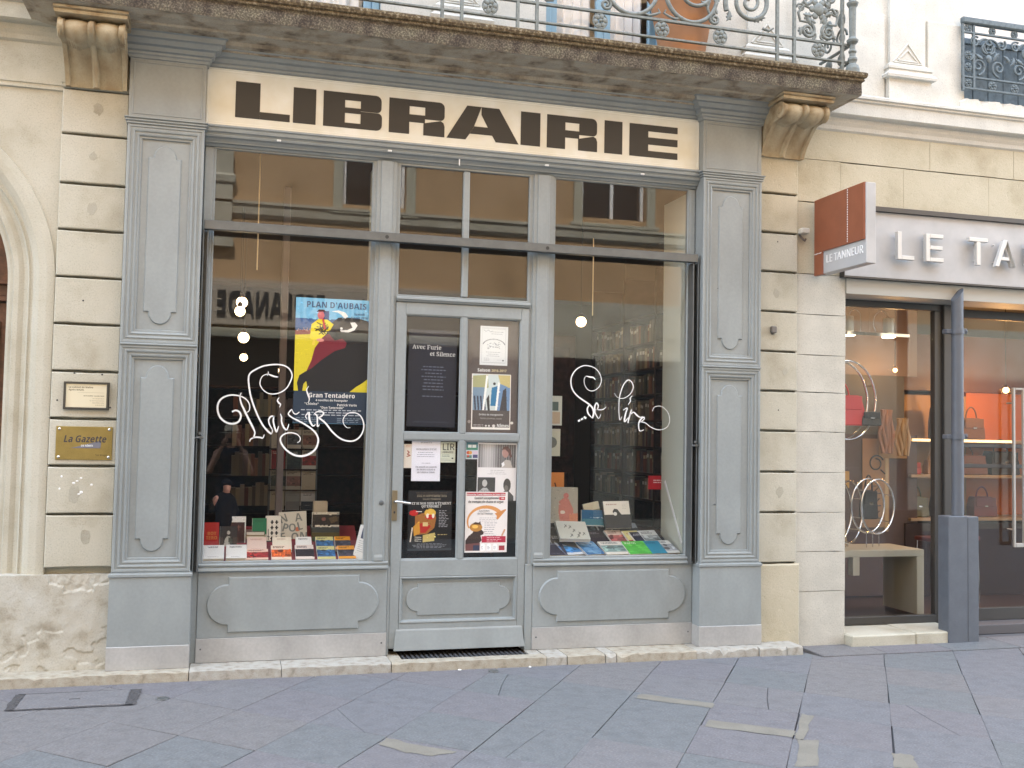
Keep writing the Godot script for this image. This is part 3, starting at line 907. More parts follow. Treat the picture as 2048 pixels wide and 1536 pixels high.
func console_mesh() -> ArrayMesh:
	# scrolled bracket 0.38 wide, from 0 down to -0.33, standing out up to 0.42; origin at its top, at the wall, in the middle
	var m := MB.new()
	var nx := 60
	var ny := 70
	var half := 0.185
	var prof := func(t: float, t0: float) -> float:     # how far it stands out at the share t of its height (0 at the foot)
		if t > t0:
			var cy := (t - t0) / (1.0 - t0) * 2.0 - 1.0
			return 0.265 + 0.130 * sqrt(maxf(0.0, 1.0 - cy * cy * 0.97))
		return 0.045 + 0.185 * pow(t / t0, 1.5)
	var grid := []
	for j in ny + 1:
		var row := []
		var t := float(j) / ny
		for i in nx + 1:
			var s := float(i) / nx * 2.0 - 1.0
			var ax := absf(s)
			var k := clampf((ax - 0.10) / 0.76, 0.0, 1.0)
			var lobe := sin(k * PI)
			var t0 := 0.62 - 0.07 * lobe * lobe
			var z: float = prof.call(t, t0)
			var rel := 0.0
			if ax < 0.10:
				rel = 0.016 * sqrt(1.0 - pow(ax / 0.10, 2.0)) + 0.004
			elif ax > 0.86:
				rel = 0.008
			elif t > t0:
				rel = -0.014 + 0.030 * lobe
			else:
				rel = -0.012
			# the roll hangs lower in scallops over each lobe
			row.append(Vector3(s * half, -0.33 + t * 0.33, z + rel))
		grid.append(row)
	for j in ny:
		for i in nx:
			m.quad(grid[j][i], grid[j][i + 1], grid[j + 1][i + 1], grid[j + 1][i], Vector3(0, -0.4, 1))
	for e in [[0, -1.0], [nx, 1.0]]:
		for j in ny:
			var a: Vector3 = grid[j][e[0]]
			var b: Vector3 = grid[j + 1][e[0]]
			m.quad(Vector3(a.x, a.y, 0), a, b, Vector3(b.x, b.y, 0), Vector3(e[1], 0, 0))
	for i in nx:
		var a: Vector3 = grid[0][i]
		var b: Vector3 = grid[0][i + 1]
		m.quad(Vector3(a.x, a.y, 0), a, b, Vector3(b.x, b.y, 0), Vector3(0, -1, 0))
		a = grid[ny][i]
		b = grid[ny][i + 1]
		m.quad(Vector3(a.x, a.y, 0), a, b, Vector3(b.x, b.y, 0), Vector3(0, 1, 0))
	# rolled ends of the scroll stand proud at both sides
	for s in [-1.0, 1.0]:
		var c := MB.new()
		c.xf = Transform3D(Basis(Vector3(0, 1, 0), Vector3(1, 0, 0), Vector3(0, 0, -1)), Vector3(s * half - 0.006, -0.065, 0.335))
		c.lathe([[0.0, -0.006], [0.055, -0.006], [0.062, 0.002], [0.062, 0.012], [0.055, 0.016], [0.03, 0.014], [0.022, 0.022], [0.0, 0.024]] if s > 0 else [[0.0, -0.012], [0.022, -0.010], [0.03, -0.002], [0.055, -0.004], [0.062, 0.0], [0.062, 0.012], [0.055, 0.018], [0.0, 0.018]], 20)
		for i in c.v.size():
			m.v.append(c.v[i]); m.n.append(c.n[i]); m.uv.append(c.uv[i])
	return m.mesh()

func stone_building() -> void:
	var b := thing("stone_building", "cream stone town house holding the bookshop and the leather shop", "building", Vector3())
	# core walls behind the facing
	pbox(b, "wall", Vector3(-1.10, -0.11, -0.36), Vector3(-0.70, 4.0, -0.031), M.stone)
	pbox(b, "wall", Vector3(3.86, -0.11, -0.36), Vector3(4.20, 4.0, -0.031), M.stone)
	pbox(b, "wall", Vector3(-0.70, 3.52, -0.34), Vector3(3.86, 4.0, -0.06), M.stone)
	# wall with the arched doorway
	var m := MB.new()
	var c := Vector2(-2.25, 2.42)
	var p := PackedVector2Array([Vector2(-9, -0.11), Vector2(-3.4, -0.11), Vector2(-3.4, 2.42)])
	for k in range(1, 24):
		var t := PI - PI * k / 24.0
		p.append(c + Vector2(cos(t), sin(t)) * 1.15)
	p.append_array([Vector2(-1.10, 2.42), Vector2(-1.101, 4.0), Vector2(-9, 4.0)])
	m.prism(p, -0.36, 0.0)
	part(b, "wall", m.mesh(), M.stone)
	m = MB.new()
	arc_profile(m, c, [[1.150, -0.05], [1.150, 0.0], [1.145, 0.012], [1.10, 0.020], [1.055, 0.014], [1.03, -0.004], [1.012, -0.028], [1.000, -0.030], [0.990, -0.022], [0.978, -0.052], [0.955, -0.060], [0.925, -0.048], [0.895, -0.052], [0.885, -0.085], [0.868, -0.088], [0.850, -0.100], [0.850, -0.34]], -0.11, 0.0, PI, 48)
	part(b, "arch_moulding", m.mesh(), M.stone)
	# joints between the arch stones are fine grooves; the door stands deep inside
	var door := part(b, "door", door_leaf(), M.brown_door, "brown panelled wooden door in the arched doorway")
	door.position = Vector3(-2.25, 0, -0.33)
	var fan := MB.new()
	var fp := PackedVector2Array()
	for k in 25:
		fp.append(c + Vector2(cos(PI * k / 24.0), sin(PI * k / 24.0)) * 0.86)
	fan.prism(fp, -0.38, -0.34, 0.0)
	part(door, "fanlight_board", fan.mesh(), M.brown_door).position = -door.position
	# base course: battered plaster with a broken upper edge
	part(b, "plinth", plinth_mesh(), M.plinth, "weathered plaster base with a broken upper edge")
	# the two rusticated piers
	var ys := [0.60, 0.94, 1.245, 1.545, 1.846, 2.148, 2.449, 2.753, 3.052, 3.372, 3.668]
	for i in ys.size() - 1:
		part(b, "stone_block", block(-1.0995, -0.70, ys[i] + 0.007, ys[i + 1] - 0.007, 0.03, 0.006, 70 + i), M.stone)
	ys = [-0.09, 0.555, 0.94, 1.248, 1.56, 1.866, 2.17, 2.478, 2.786, 3.09, 3.395, 3.70]
	for i in ys.size() - 1:
		var wide := 0.022 if i == 0 else 0.0
		part(b, "stone_block", block(3.84, 4.205 + wide, ys[i] + 0.007, ys[i + 1] - (0.004 if i == 0 else 0.007), 0.03 + wide * 0.6, 0.010 if i == 0 else 0.006, 90 + i), M.stone_warm if i < 1 or i > 8 else M.stone)
	# small band over the left pier and the wall beside it
	m = MB.new()
	m.hip(-1.095, -0.70, 0.03, -0.03, [[3.668, 0.0], [3.672, 0.010], [3.682, 0.012], [3.686, 0.004], [3.695, 0.004], [3.70, 0.014], [3.708, 0.014], [3.712, 0.0], [4.0, 0.0]])
	part(b, "band", m.mesh(), M.stone)
	m = MB.new()
	m.run_x(-9, -1.096, [[3.70, 0.0], [3.695, 0.014], [3.683, 0.014], [3.678, 0.006], [3.664, 0.006], [3.660, 0.016], [3.650, 0.016], [3.645, 0.0]])
	part(b, "band", m.mesh(), M.stone)
	m = MB.new()
	m.hip(3.84, 4.205, 0.03, -0.03, [[3.693, 0.0], [4.0, 0.0]])
	part(b, "pier_head", m.mesh(), M.stone_warm)
	# plain ashlar between the right pier and the leather shop; tight joints
	var rows := [-0.11, 0.33, 0.635, 0.938, 1.245, 1.56, 1.866, 2.158, 2.475, 2.79]
	for i in rows.size() - 1:
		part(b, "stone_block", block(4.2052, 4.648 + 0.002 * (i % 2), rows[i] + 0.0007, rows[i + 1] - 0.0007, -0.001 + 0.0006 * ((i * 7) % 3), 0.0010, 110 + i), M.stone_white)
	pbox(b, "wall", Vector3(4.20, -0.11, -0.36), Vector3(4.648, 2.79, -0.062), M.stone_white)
	part(b, "stone_block", block(4.2052, 4.60, 2.7912, 3.358, 0.0, 0.0012, 131), M.stone_warm)
	part(b, "stone_block", block(4.2052, 4.60, 3.3612, 3.70, 0.002, 0.0012, 132), M.stone_warm)
	var xs := [4.602, 5.18, 6.0, 6.75, 7.6, 8.5, 10.0]
	for i in xs.size() - 1:
		part(b, "stone_block", block(xs[i] + 0.0007, xs[i + 1] - 0.0007, 3.36, 3.697, 0.0, 0.0012, 140 + i), M.stone_warm)
	for i in xs.size() - 1:
		part(b, "stone_block", block((4.2052 if i == 0 else xs[i] + 0.25), xs[i + 1] + 0.25 - 0.0024, 3.702, 4.0, 0.001, 0.0012, 150 + i), M.stone_warm)
	pbox(b, "wall", Vector3(4.20, 2.79, -0.36), Vector3(10, 4.0, -0.064), M.stone_warm)
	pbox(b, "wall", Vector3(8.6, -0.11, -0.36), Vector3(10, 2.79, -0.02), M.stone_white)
	# string course at first-floor level, right and left of the balcony
	for q in [[4.15, 12.0], [-12.0, -1.05]]:
		m = MB.new()
		m.run_x(q[0], q[1], [[4.235, -0.03], [4.225, 0.10], [4.205, 0.135], [4.185, 0.135], [4.178, 0.120], [4.165, 0.120], [4.155, 0.105], [4.06, 0.100], [4.05, 0.085], [4.045, 0.04], [4.010, 0.035], [3.985, 0.022], [3.955, 0.018], [3.94, 0.0], [3.93, -0.03]])
		part(b, "string_course", m.mesh(), M.stone_upper_lit if q[0] > 0 else M.stone)
	# storey above: wall with openings for the windows
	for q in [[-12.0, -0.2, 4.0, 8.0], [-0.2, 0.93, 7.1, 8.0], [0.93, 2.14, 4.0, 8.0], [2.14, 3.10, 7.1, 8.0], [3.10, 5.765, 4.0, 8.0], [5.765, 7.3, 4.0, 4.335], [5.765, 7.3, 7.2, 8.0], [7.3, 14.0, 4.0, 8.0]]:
		pbox(b, "wall", Vector3(q[0], q[2], -0.36), Vector3(q[1], q[3], -0.004), M.stone_upper_lit)
	pbox(b, "wall", Vector3(-12, 8.0, -0.36), Vector3(14, 12.4, -0.004), M.stone_upper_lit)
	m = MB.new()
	m.run_x(-12, 14, [[12.9, -0.3], [12.9, 0.45], [12.75, 0.45], [12.7, 0.3], [12.4, 0.06], [12.3, 0.0]])
	part(b, "eaves_cornice", m.mesh(), M.stone_upper_lit)
	# unseen body of the house, closed to block the sun: back, ends, roof, floors
	pbox(b, "rear_wall", Vector3(-12, -0.2, -9.2), Vector3(14, 12.9, -9.0), M.stone)
	pbox(b, "end_wall", Vector3(-12.2, -0.2, -9.2), Vector3(-12, 12.9, -0.0), M.stone)
	pbox(b, "end_wall", Vector3(14, -0.2, -9.2), Vector3(14.2, 12.9, -0.0), M.stone)
	pbox(b, "roof", Vector3(-12.2, 12.9, -9.2), Vector3(14.2, 13.0, 0.35), M.stone)
	pbox(b, "upper_floor", Vector3(-12, 4.02, -9.0), Vector3(14, 4.22, -0.36), M.room)
	# upper pilasters with a pointed motif at the foot
	for x in [5.198, 3.93, 1.495]:
		m = MB.new()
		m.hip(x - 0.165, x + 0.165, 0.03, -0.01, [[4.545, 0.0], [7.4, 0.0]])
		part(b, "upper_pilaster", m.mesh(), M.stone_upper_lit)
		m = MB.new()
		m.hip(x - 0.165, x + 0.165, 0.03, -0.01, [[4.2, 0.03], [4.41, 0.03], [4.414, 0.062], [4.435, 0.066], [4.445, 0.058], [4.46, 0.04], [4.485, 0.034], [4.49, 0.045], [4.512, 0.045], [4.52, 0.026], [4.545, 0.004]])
		part(b, "pilaster_base", m.mesh(), M.stone_upper_lit)
		m = MB.new()
		for k in [0.0, 0.042]:
			var a := Vector2(x - 0.135 + k, 4.556 + k * 0.36)
			var t := Vector2(x, 4.715 - k * 1.25)
			var e := Vector2(x + 0.135 - k, 4.556 + k * 0.36)
			for s in [[a, t], [t, e], [a, e]]:
				m.tube([Vector3(s[0].x, s[0].y, 0.031), Vector3(s[1].x, s[1].y, 0.031)], 0.0075, 6)
		part(b, "pointed_motif", m.mesh(), M.stone_upper_lit)
	# raised wall fields beside the pilaster
	for q in [[4.60, 4.995], [5.40, 5.735]]:
		m = MB.new()
		m.prism(PackedVector2Array([Vector2(q[0], 4.236), Vector2(q[1], 4.236), Vector2(q[1], 4.94), Vector2(q[0], 4.94)]), -0.02, 0.016, 0.004)
		part(b, "raised_field", m.mesh(), M.stone_upper_lit)
	# consoles under the balcony
	var cm := console_mesh()
	for q in [[-0.895, "left"], [4.045, "right"]]:
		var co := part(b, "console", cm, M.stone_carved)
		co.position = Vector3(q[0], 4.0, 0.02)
		m = MB.new()
		m.hip(-0.185, 0.185, 0.40, 0.0, [[-0.002, 0.0], [0.0, 0.022], [0.018, 0.026], [0.022, 0.012], [0.03, 0.03], [0.045, 0.03]])
		part(co, "console_cap", m.mesh(), M.stone_carved)
	# tall glazed doors on the balcony
	french_window(b, 2.145, 3.095, 4.25, M.blue_paint)
	french_window(b, -0.19, 0.925, 4.25, M.blue_paint)
	# window of the next room, with half shutters behind its railing
	var wf := part(b, "window", window_board(), M.blue_dark, "window with blue-grey boards behind an iron railing")
	wf.position = Vector3(5.768, 4.34, -0.10)
	pbox(wf, "pane", Vector3(0.03, 0.52, -0.02), Vector3(1.50, 2.8, -0.014), M.glass)
	pbox(wf, "white_panel", Vector3(0.0, 0.4, -0.16), Vector3(1.53, 2.85, -0.14), M.white_paint)  # blown-out brightness of the opening put into a plain white panel
	m = MB.new()
	part(b, "window_sill", rough_block(5.70, 7.3, 4.236, 4.335, -0.2, 0.03, 0.02, 171), M.stone_upper_lit)

func door_leaf() -> ArrayMesh:
	var m := MB.new()
	for s in [-1.0, 1.0]:
		var x0 := 0.004 if s > 0 else -0.86
		var x1 := 0.86 if s > 0 else -0.004
		m.box(Vector3(x0, -0.11, -0.05), Vector3(x1, 2.30, -0.02))
		for q in [[0.10, 0.65], [0.80, 1.45], [1.58, 2.18]]:
			m.frame(x0 + 0.09, x1 - 0.09, q[0], q[1], [[0.0, -0.02], [0.0, 0.0], [0.02, 0.008], [0.04, -0.012], [0.06, -0.012], [0.10, 0.004]], true)
	m.box(Vector3(-0.86, 2.31, -0.05), Vector3(0.86, 2.345, 0.02), 0.004)
	m.box(Vector3(-0.86, 2.346, -0.05), Vector3(0.86, 2.42, -0.005), 0.004)
	m.box(Vector3(-0.86, 2.421, -0.05), Vector3(0.86, 2.445, 0.03), 0.004)
	return m.mesh()

func plinth_mesh() -> ArrayMesh:
	var g := FastNoiseLite.new()
	g.seed = 81
	g.frequency = 1.4
	g.fractal_octaves = 5
	var m := MB.new()
	var nx := 150
	var ny := 110
	var x0 := -1.405
	var x1 := -0.705
	var grid := []
	for j in ny + 1:
		var row := []
		for i in nx + 1:
			var x := lerpf(x0, x1, float(i) / nx)
			var t := float(j) / ny
			var y := lerpf(-0.10, 0.563 + 0.004 * g.get_noise_2d(x * 9.0, 3.0), t)
			var z := 0.045 + 0.012 * (1.0 - t)
			var e := g.get_noise_2d(x * 2.2, 11.0)
			var edge := 0.495 + 0.05 * e + (0.035 if x > -0.98 and x < -0.80 else 0.0) * -1.0
			if y > edge and x > -1.06:
				z -= 0.011 * smoothstep(-0.004, 0.010, y - edge)       # render fallen off along the top
				z += 0.006 * g.get_noise_2d(x * 14.0, y * 14.0)
			var fl := g.get_noise_2d(x * 2.6 + 4.0, y * 3.4)
			if y < 0.28:
				z -= 0.006 * smoothstep(0.10, 0.22, fl) * smoothstep(0.27, 0.20, y)                # flaked layers low down
			z += 0.0025 * g.get_noise_2d(x * 6.0, y * 6.0)
			row.append(Vector3(x, y, z))
		grid.append(row)
	for j in ny:
		for i in nx:
			var nn := []
			for e in [[j, i], [j, i + 1], [j + 1, i + 1], [j + 1, i]]:
				var dx: Vector3 = grid[e[0]][mini(e[1] + 1, nx)] - grid[e[0]][maxi(e[1] - 1, 0)]
				var dy: Vector3 = grid[mini(e[0] + 1, ny)][e[1]] - grid[maxi(e[0] - 1, 0)][e[1]]
				nn.append(dx.cross(dy).normalized())
			m.raw(grid[j][i], grid[j][i + 1], grid[j + 1][i + 1], nn[0], nn[1], nn[2])
			m.raw(grid[j][i], grid[j + 1][i + 1], grid[j + 1][i], nn[0], nn[2], nn[3])
	for i in nx:
		m.quad(grid[ny][i], grid[ny][i + 1], Vector3(grid[ny][i + 1].x, grid[ny][i + 1].y, -0.1), Vector3(grid[ny][i].x, grid[ny][i].y, -0.1), Vector3.UP)
	for j in ny:
		for e in [0, nx]:
			m.quad(grid[j][e], grid[j + 1][e], Vector3(grid[j + 1][e].x, grid[j + 1][e].y, -0.1), Vector3(grid[j][e].x, grid[j][e].y, -0.1), Vector3(-1.0 if e == 0 else 1.0, 0, 0))
	return m.mesh()

func french_window(b: Node3D, x0: float, x1: float, y0: float, paint: Material) -> void:
	var m := MB.new()
	var xm := (x0 + x1) * 0.5
	m.box(Vector3(x0, y0, -0.16), Vector3(x0 + 0.05, 7.1, -0.06), 0.004)
	m.box(Vector3(x1 - 0.05, y0, -0.16), Vector3(x1, 7.1, -0.06), 0.004)
	for q in [[x0 + 0.051, xm - 0.001], [xm + 0.001, x1 - 0.051]]:
		m.box(Vector3(q[0], y0 + 0.002, -0.14), Vector3(q[0] + 0.055, 7.0, -0.09), 0.004)
		m.box(Vector3(q[1] - 0.055, y0 + 0.002, -0.14), Vector3(q[1], 7.0, -0.09), 0.004)
		m.box(Vector3(q[0] + 0.0551, y0 + 0.002, -0.138), Vector3(q[1] - 0.0551, y0 + 0.21, -0.092), 0.004)
	var w := part(b, "window", m.mesh(), paint, "tall blue-framed glazed door on the balcony")
	for q in [[x0 + 0.1, xm - 0.05], [xm + 0.05, x1 - 0.1]]:
		pbox(w, "pane", Vector3(q[0], y0 + 0.2, -0.118), Vector3(q[1], 7.0, -0.112), M.glass)
		var c := MB.new()
		var k := 14
		for i in k:   # gathered white curtain behind the glass
			var a := lerpf(q[0], q[1], float(i) / k)
			var e := lerpf(q[0], q[1], float(i + 1) / k)
			var za := -0.24 + 0.02 * sin(i * 2.1)
			var ze := -0.24 + 0.02 * sin((i + 1) * 2.1)
			c.quad(Vector3(a, y0, za), Vector3(e, y0, ze), Vector3(e, 7.1, ze), Vector3(a, 7.1, za), Vector3(0, 0, 1))
		part(w, "curtain", c.mesh(), M.white_paint)

func window_board() -> ArrayMesh:
	var m := MB.new()
	for i in 10:
		m.box(Vector3(i * 0.153 + 0.002, 0.0, -0.02), Vector3(i * 0.153 + 0.151, 0.50, 0.012), 0.005)
	m.box(Vector3(0, 0.502, -0.03), Vector3(1.53, 0.55, 0.02), 0.004)
	m.box(Vector3(0, 0.551, -0.03), Vector3(0.045, 2.85, 0.015), 0.004)
	m.box(Vector3(0.74, 0.551, -0.03), Vector3(0.80, 2.85, 0.015), 0.004)
	return m.mesh()

# ---------------------------------------------------------------- balcony
func spiral(c: Vector2, r0: float, r1: float, a0: float, turns: float, z: float, n := 40) -> Array:
	var out := []
	for i in n + 1:
		var t := float(i) / n
		var r := lerpf(r0, r1, pow(t, 0.8))
		var a := a0 + TAU * turns * t
		out.append(Vector3(c.x + cos(a) * r, c.y + sin(a) * r, z))
	return out

func taper(a: float, b: float, n: int) -> Array:
	var out := []
	for i in n:
		out.append(lerpf(a, b, float(i) / (n - 1)))
	return out

func leaf_blob(m: MB, at: Vector3, dir: Vector2, l: float, w: float) -> void:
	# a small cast leaf: three plump lobes along a curled rib
	var d := Vector3(dir.x, dir.y, 0).normalized()
	var s := Vector3(-d.y, d.x, 0)
	var pts := []
	var rad := []
	for i in 6:
		var t := i / 5.0
		pts.append(at + d * l * t + s * sin(t * 2.4) * l * 0.22 + Vector3(0, 0, 0.006 * sin(t * PI)))
		rad.append(w * (0.35 + sin(t * PI) * 0.9) * (1.0 - 0.4 * t))
	m.tube(pts, rad, 6, false, 0.55)
	for k in [0.35, 0.65]:
		for e in [1.0, -1.0]:
			m.ball(at + d * l * k + s * (sin(k * 2.4) * l * 0.22 + e * w * 0.9), Vector3(w, w, w * 0.5) * 0.62, 6, 4)

func rosette(parent: Node3D, at: Vector3, r: float, mat: Material) -> void:
	var m := MB.new()
	for k in 6:
		var a := TAU * k / 6.0 + 0.2
		var c := at + Vector3(cos(a), sin(a), 0) * r * 0.60
		m.ball(c, Vector3(r * 0.36, r * 0.36, 0.010), 9, 6)
	m.ball(at + Vector3(0, 0, 0.006), Vector3(r * 0.24, r * 0.24, 0.014), 9, 6)
	var ring := []
	for k in 20:
		ring.append(at + Vector3(cos(TAU * k / 20), sin(TAU * k / 20), 0) * r * 0.93)
	m.tube(ring, 0.006, 6, true)
	part(parent, "rosette", m.mesh(), mat)

func balcony() -> void:
	var b := thing("balcony", "stone balcony with a mossy edge and ornate grey-green iron railing over the bookshop", "balcony", Vector3())
	var x0 := -1.17
	var x1 := 4.33
	var zb := 0.38
	var m := MB.new()
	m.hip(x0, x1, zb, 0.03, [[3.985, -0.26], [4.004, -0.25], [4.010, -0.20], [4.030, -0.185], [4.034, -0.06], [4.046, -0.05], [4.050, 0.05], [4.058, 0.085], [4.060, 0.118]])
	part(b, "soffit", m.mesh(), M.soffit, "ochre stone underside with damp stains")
	m = MB.new()
	m.hip(x0, x1, zb, 0.03, [[4.0602, 0.1185], [4.085, 0.121], [4.150, 0.119], [4.158, 0.122]])
	part(b, "fascia", m.mesh(), M.moss, "stone edge dark with lichen")
	m = MB.new()
	m.hip(x0, x1, zb, 0.03, [[4.1582, 0.1225], [4.164, 0.134], [4.172, 0.137], [4.180, 0.132], [4.184, 0.132], [4.190, 0.146], [4.206, 0.153], [4.222, 0.152], [4.232, 0.140], [4.238, 0.08]], 2)
	part(b, "nosing", m.mesh(), M.lichen, "moulded upper edge with pale lichen and moss")
	# dark drip stains hang from the edge as crusts of growth
	var z := 0.42
	var zr := z
	var rail := MB.new()
	for y in [[4.322, 4.338], [4.450, 4.470]]:
		rail.box(Vector3(-1.24, y[0], z - 0.012), Vector3(4.40, y[1], z + 0.012), 0.003)
		rail.box(Vector3(4.388, y[0] + 0.001, 0.02), Vector3(4.412, y[1] - 0.001, z - 0.013), 0.003)
	part(b, "bottom_rail", rail.mesh(), M.iron)
	rail = MB.new()
	rail.box(Vector3(-1.26, 5.18, z - 0.03), Vector3(4.43, 5.22, z + 0.03), 0.012)
	rail.box(Vector3(4.37, 5.181, 0.02), Vector3(4.43, 5.219, z - 0.031), 0.012)
	part(b, "handrail", rail.mesh(), M.iron)
	var posts := [3.79, 3.93, 4.335, 1.944, 1.807, 1.416, 1.282, -0.57, -0.71, -1.115]
	for x in posts:
		pbox(b, "post", Vector3(x - 0.011, 4.225, z - 0.0135), Vector3(x + 0.011, 5.18, z + 0.0135), M.iron, 0.003)
	# corner baluster, turned in cast iron
	for x in [4.40, -1.24]:
		m = MB.new()
		m.lathe([[0.052, 0.0], [0.052, 0.03], [0.044, 0.055], [0.026, 0.072], [0.028, 0.085], [0.036, 0.10], [0.034, 0.115], [0.024, 0.125], [0.022, 0.15], [0.030, 0.16], [0.030, 0.17], [0.022, 0.18], [0.020, 0.215], [0.040, 0.235], [0.044, 0.25], [0.032, 0.262], [0.024, 0.275], [0.026, 0.42], [0.028, 0.50], [0.040, 0.52], [0.044, 0.535], [0.026, 0.55], [0.036, 0.60], [0.034, 0.66], [0.024, 0.70], [0.024, 0.95]], 18, Vector3(x, 4.238, 0.455))
		part(b, "corner_baluster", m.mesh(), M.iron)
	for x in [1.611, 2.405, 2.872, 3.326, 4.13, 0.817, 0.350, -0.104, -0.908]:
		rosette(b, Vector3(x, 4.394, zr + 0.004), 0.056, M.iron)
		pbox(b, "rosette_stem", Vector3(x - 0.004, 4.337, z - 0.006), Vector3(x + 0.004, 4.452, z + 0.004), M.iron)
	# scrollwork between the posts: one piece for each half panel, mirrored about the middle of the balcony
	for side in [1.0, -1.0]:
		var mx := func(pts: Array) -> Array:
			var o := []
			for p in pts:
				o.append(Vector3(1.611 + (p.x - 1.611) * side, p.y, p.z))
			return o
		for q in [[2.405, 2.872], [2.872, 3.326]]:
			var xm: float = (q[0] + q[1]) * 0.5
			var near_knot: float = q[0] if q[0] == 2.872 else q[1]
			var s := 1.0 if q[0] == 2.872 else -1.0
			m = MB.new()
			# the great C scroll, hanging down to the rail
			var pts := []
			for i in 30:
				var a := lerpf(-PI * 1.12, 0.35, i / 29.0)
				var w := 0.205
				pts.append(Vector3(xm + cos(a) * w, 4.70 + sin(a) * 0.225, zr))
			m.tube(mx.call(pts), taper(0.0169, 0.0143, 30), 7)
			m.tube(mx.call(spiral(Vector2(xm + 0.02 * s, 4.72), 0.15, 0.02, 0.3, -1.7 * s, zr, 46)), taper(0.0156, 0.0091, 47), 7)
			# tendrils that join at the knot above the middle rosette
			m.tube(mx.call([Vector3(near_knot + s * 0.16, 4.50, zr), Vector3(near_knot + s * 0.10, 4.482, zr), Vector3(near_knot + s * 0.05, 4.498, zr), Vector3(near_knot + s * 0.015, 4.515, zr), Vector3(near_knot + s * 0.03, 4.54, zr)]), [0.012, 0.011, 0.010, 0.009, 0.005], 6)
			for k in 3:
				leaf_blob(m, mx.call([Vector3(xm + s * (0.19 - 0.02 * k), 4.62 + k * 0.10, zr)])[0], Vector2(side * s * 0.5, 0.7), 0.075, 0.015)
			part(b, "scroll", m.mesh(), M.iron)
			var small: float = q[1] if q[0] == 2.872 else q[0]
			m = MB.new()
			m.tube(mx.call(spiral(Vector2(small - s * 0.042, 4.520), 0.046, 0.010, PI * 0.5, 1.5 * s, zr, 26)), taper(0.0130, 0.0104, 27), 6)
			m.tube(mx.call([Vector3(small - s * 0.042, 4.566, zr), Vector3(small - s * 0.085, 4.555, zr), Vector3(small - s * 0.10, 4.60, zr), Vector3(small - s * 0.075, 4.68, zr), Vector3(small - s * 0.05, 4.80, zr)]), [0.010, 0.011, 0.012, 0.012, 0.010], 6)
			leaf_blob(m, mx.call([Vector3(small - s * 0.085, 4.62, zr)])[0], Vector2(-side * s * 0.9, 0.5), 0.07, 0.014)
			leaf_blob(m, mx.call([Vector3(small - s * 0.02, 4.56, zr)])[0], Vector2(-side * s * 0.2, 1.0), 0.06, 0.012)
			part(b, "scroll", m.mesh(), M.iron)
		for q in [[3.56, -1.0], [2.17, 1.0]]:
			m = MB.new()
			m.tube(mx.call(spiral(Vector2(q[0], 4.68), 0.20, 0.018, PI * 0.5 - q[1] * 2.0, 2.35 * q[1], zr, 64)), taper(0.0195, 0.0104, 65), 7)
			m.tube(mx.call([Vector3(q[0] - q[1] * 0.11, 4.50, zr), Vector3(q[0] - q[1] * 0.16, 4.49, zr), Vector3(q[0] - q[1] * 0.20, 4.515, zr)]), [0.012, 0.010, 0.006], 6)
			leaf_blob(m, mx.call([Vector3(q[0] - q[1] * 0.04, 4.54, zr)])[0], Vector2(-side * q[1], 0.3), 0.10, 0.018)
			leaf_blob(m, mx.call([Vector3(q[0] + q[1] * 0.16, 4.60, zr)])[0], Vector2(side * q[1] * 0.4, -0.9), 0.08, 0.016)
			part(b, "scroll", m.mesh(), M.iron)
		for c in ([4.13] if side > 0 else [4.13, 1.611]):
			m = MB.new()
			for e in [1.0, -1.0]:
				m.tube(mx.call(spiral(Vector2(c + e * 0.085, 4.535), 0.062, 0.008, PI * 0.5 + e * 0.4, 1.8 * e, zr, 34)), taper(0.0143, 0.0104, 35), 6)
				m.tube(mx.call([Vector3(c + e * 0.085, 4.597, zr), Vector3(c + e * 0.15, 4.60, zr), Vector3(c + e * 0.165, 4.66, zr), Vector3(c + e * 0.12, 4.72, zr), Vector3(c + e * 0.05, 4.70, zr)]), [0.010, 0.011, 0.011, 0.011, 0.009], 6)
				m.tube(mx.call(spiral(Vector2(c + e * 0.10, 4.80), 0.07, 0.008, -PI * 0.5, 1.6 * -e, zr, 34)), taper(0.0143, 0.0104, 35), 6)
				for k in 4:
					leaf_blob(m, mx.call([Vector3(c + e * (0.02 + 0.03 * k), 4.60 + 0.055 * k, zr)])[0], Vector2(side * e * (0.9 - 0.3 * k), 0.6 - 0.5 * (k % 2)), 0.075, 0.017)
			for e in [1.0, -1.0]:
				m.tube(mx.call(spiral(Vector2(c + e * 0.045, 4.505), 0.032, 0.006, -PI * 0.5, 1.3 * -e, zr, 20)), 0.0085, 6)
				m.tube(mx.call(spiral(Vector2(c + e * 0.145, 4.700), 0.035, 0.006, PI, 1.4 * e, zr, 22)), 0.0085, 6)
				leaf_blob(m, mx.call([Vector3(c + e * 0.06, 4.575, zr)])[0], Vector2(side * e * 0.2, 1.0), 0.09, 0.02)
				leaf_blob(m, mx.call([Vector3(c + e * 0.15, 4.49, zr)])[0], Vector2(side * e * -0.4, 0.8), 0.07, 0.016)
			m.ball(mx.call([Vector3(c, 4.70, zr + 0.008)])[0], Vector3(0.045, 0.05, 0.02), 10, 7)
			for k in 6:
				m.ball(mx.call([Vector3(c + cos(TAU * k / 6) * 0.055, 4.70 + sin(TAU * k / 6) * 0.058, zr + 0.004)])[0], Vector3(0.026, 0.026, 0.012), 8, 5)
			part(b, "scroll", m.mesh(), M.iron)
	# the short return at the right end
	m = MB.new()
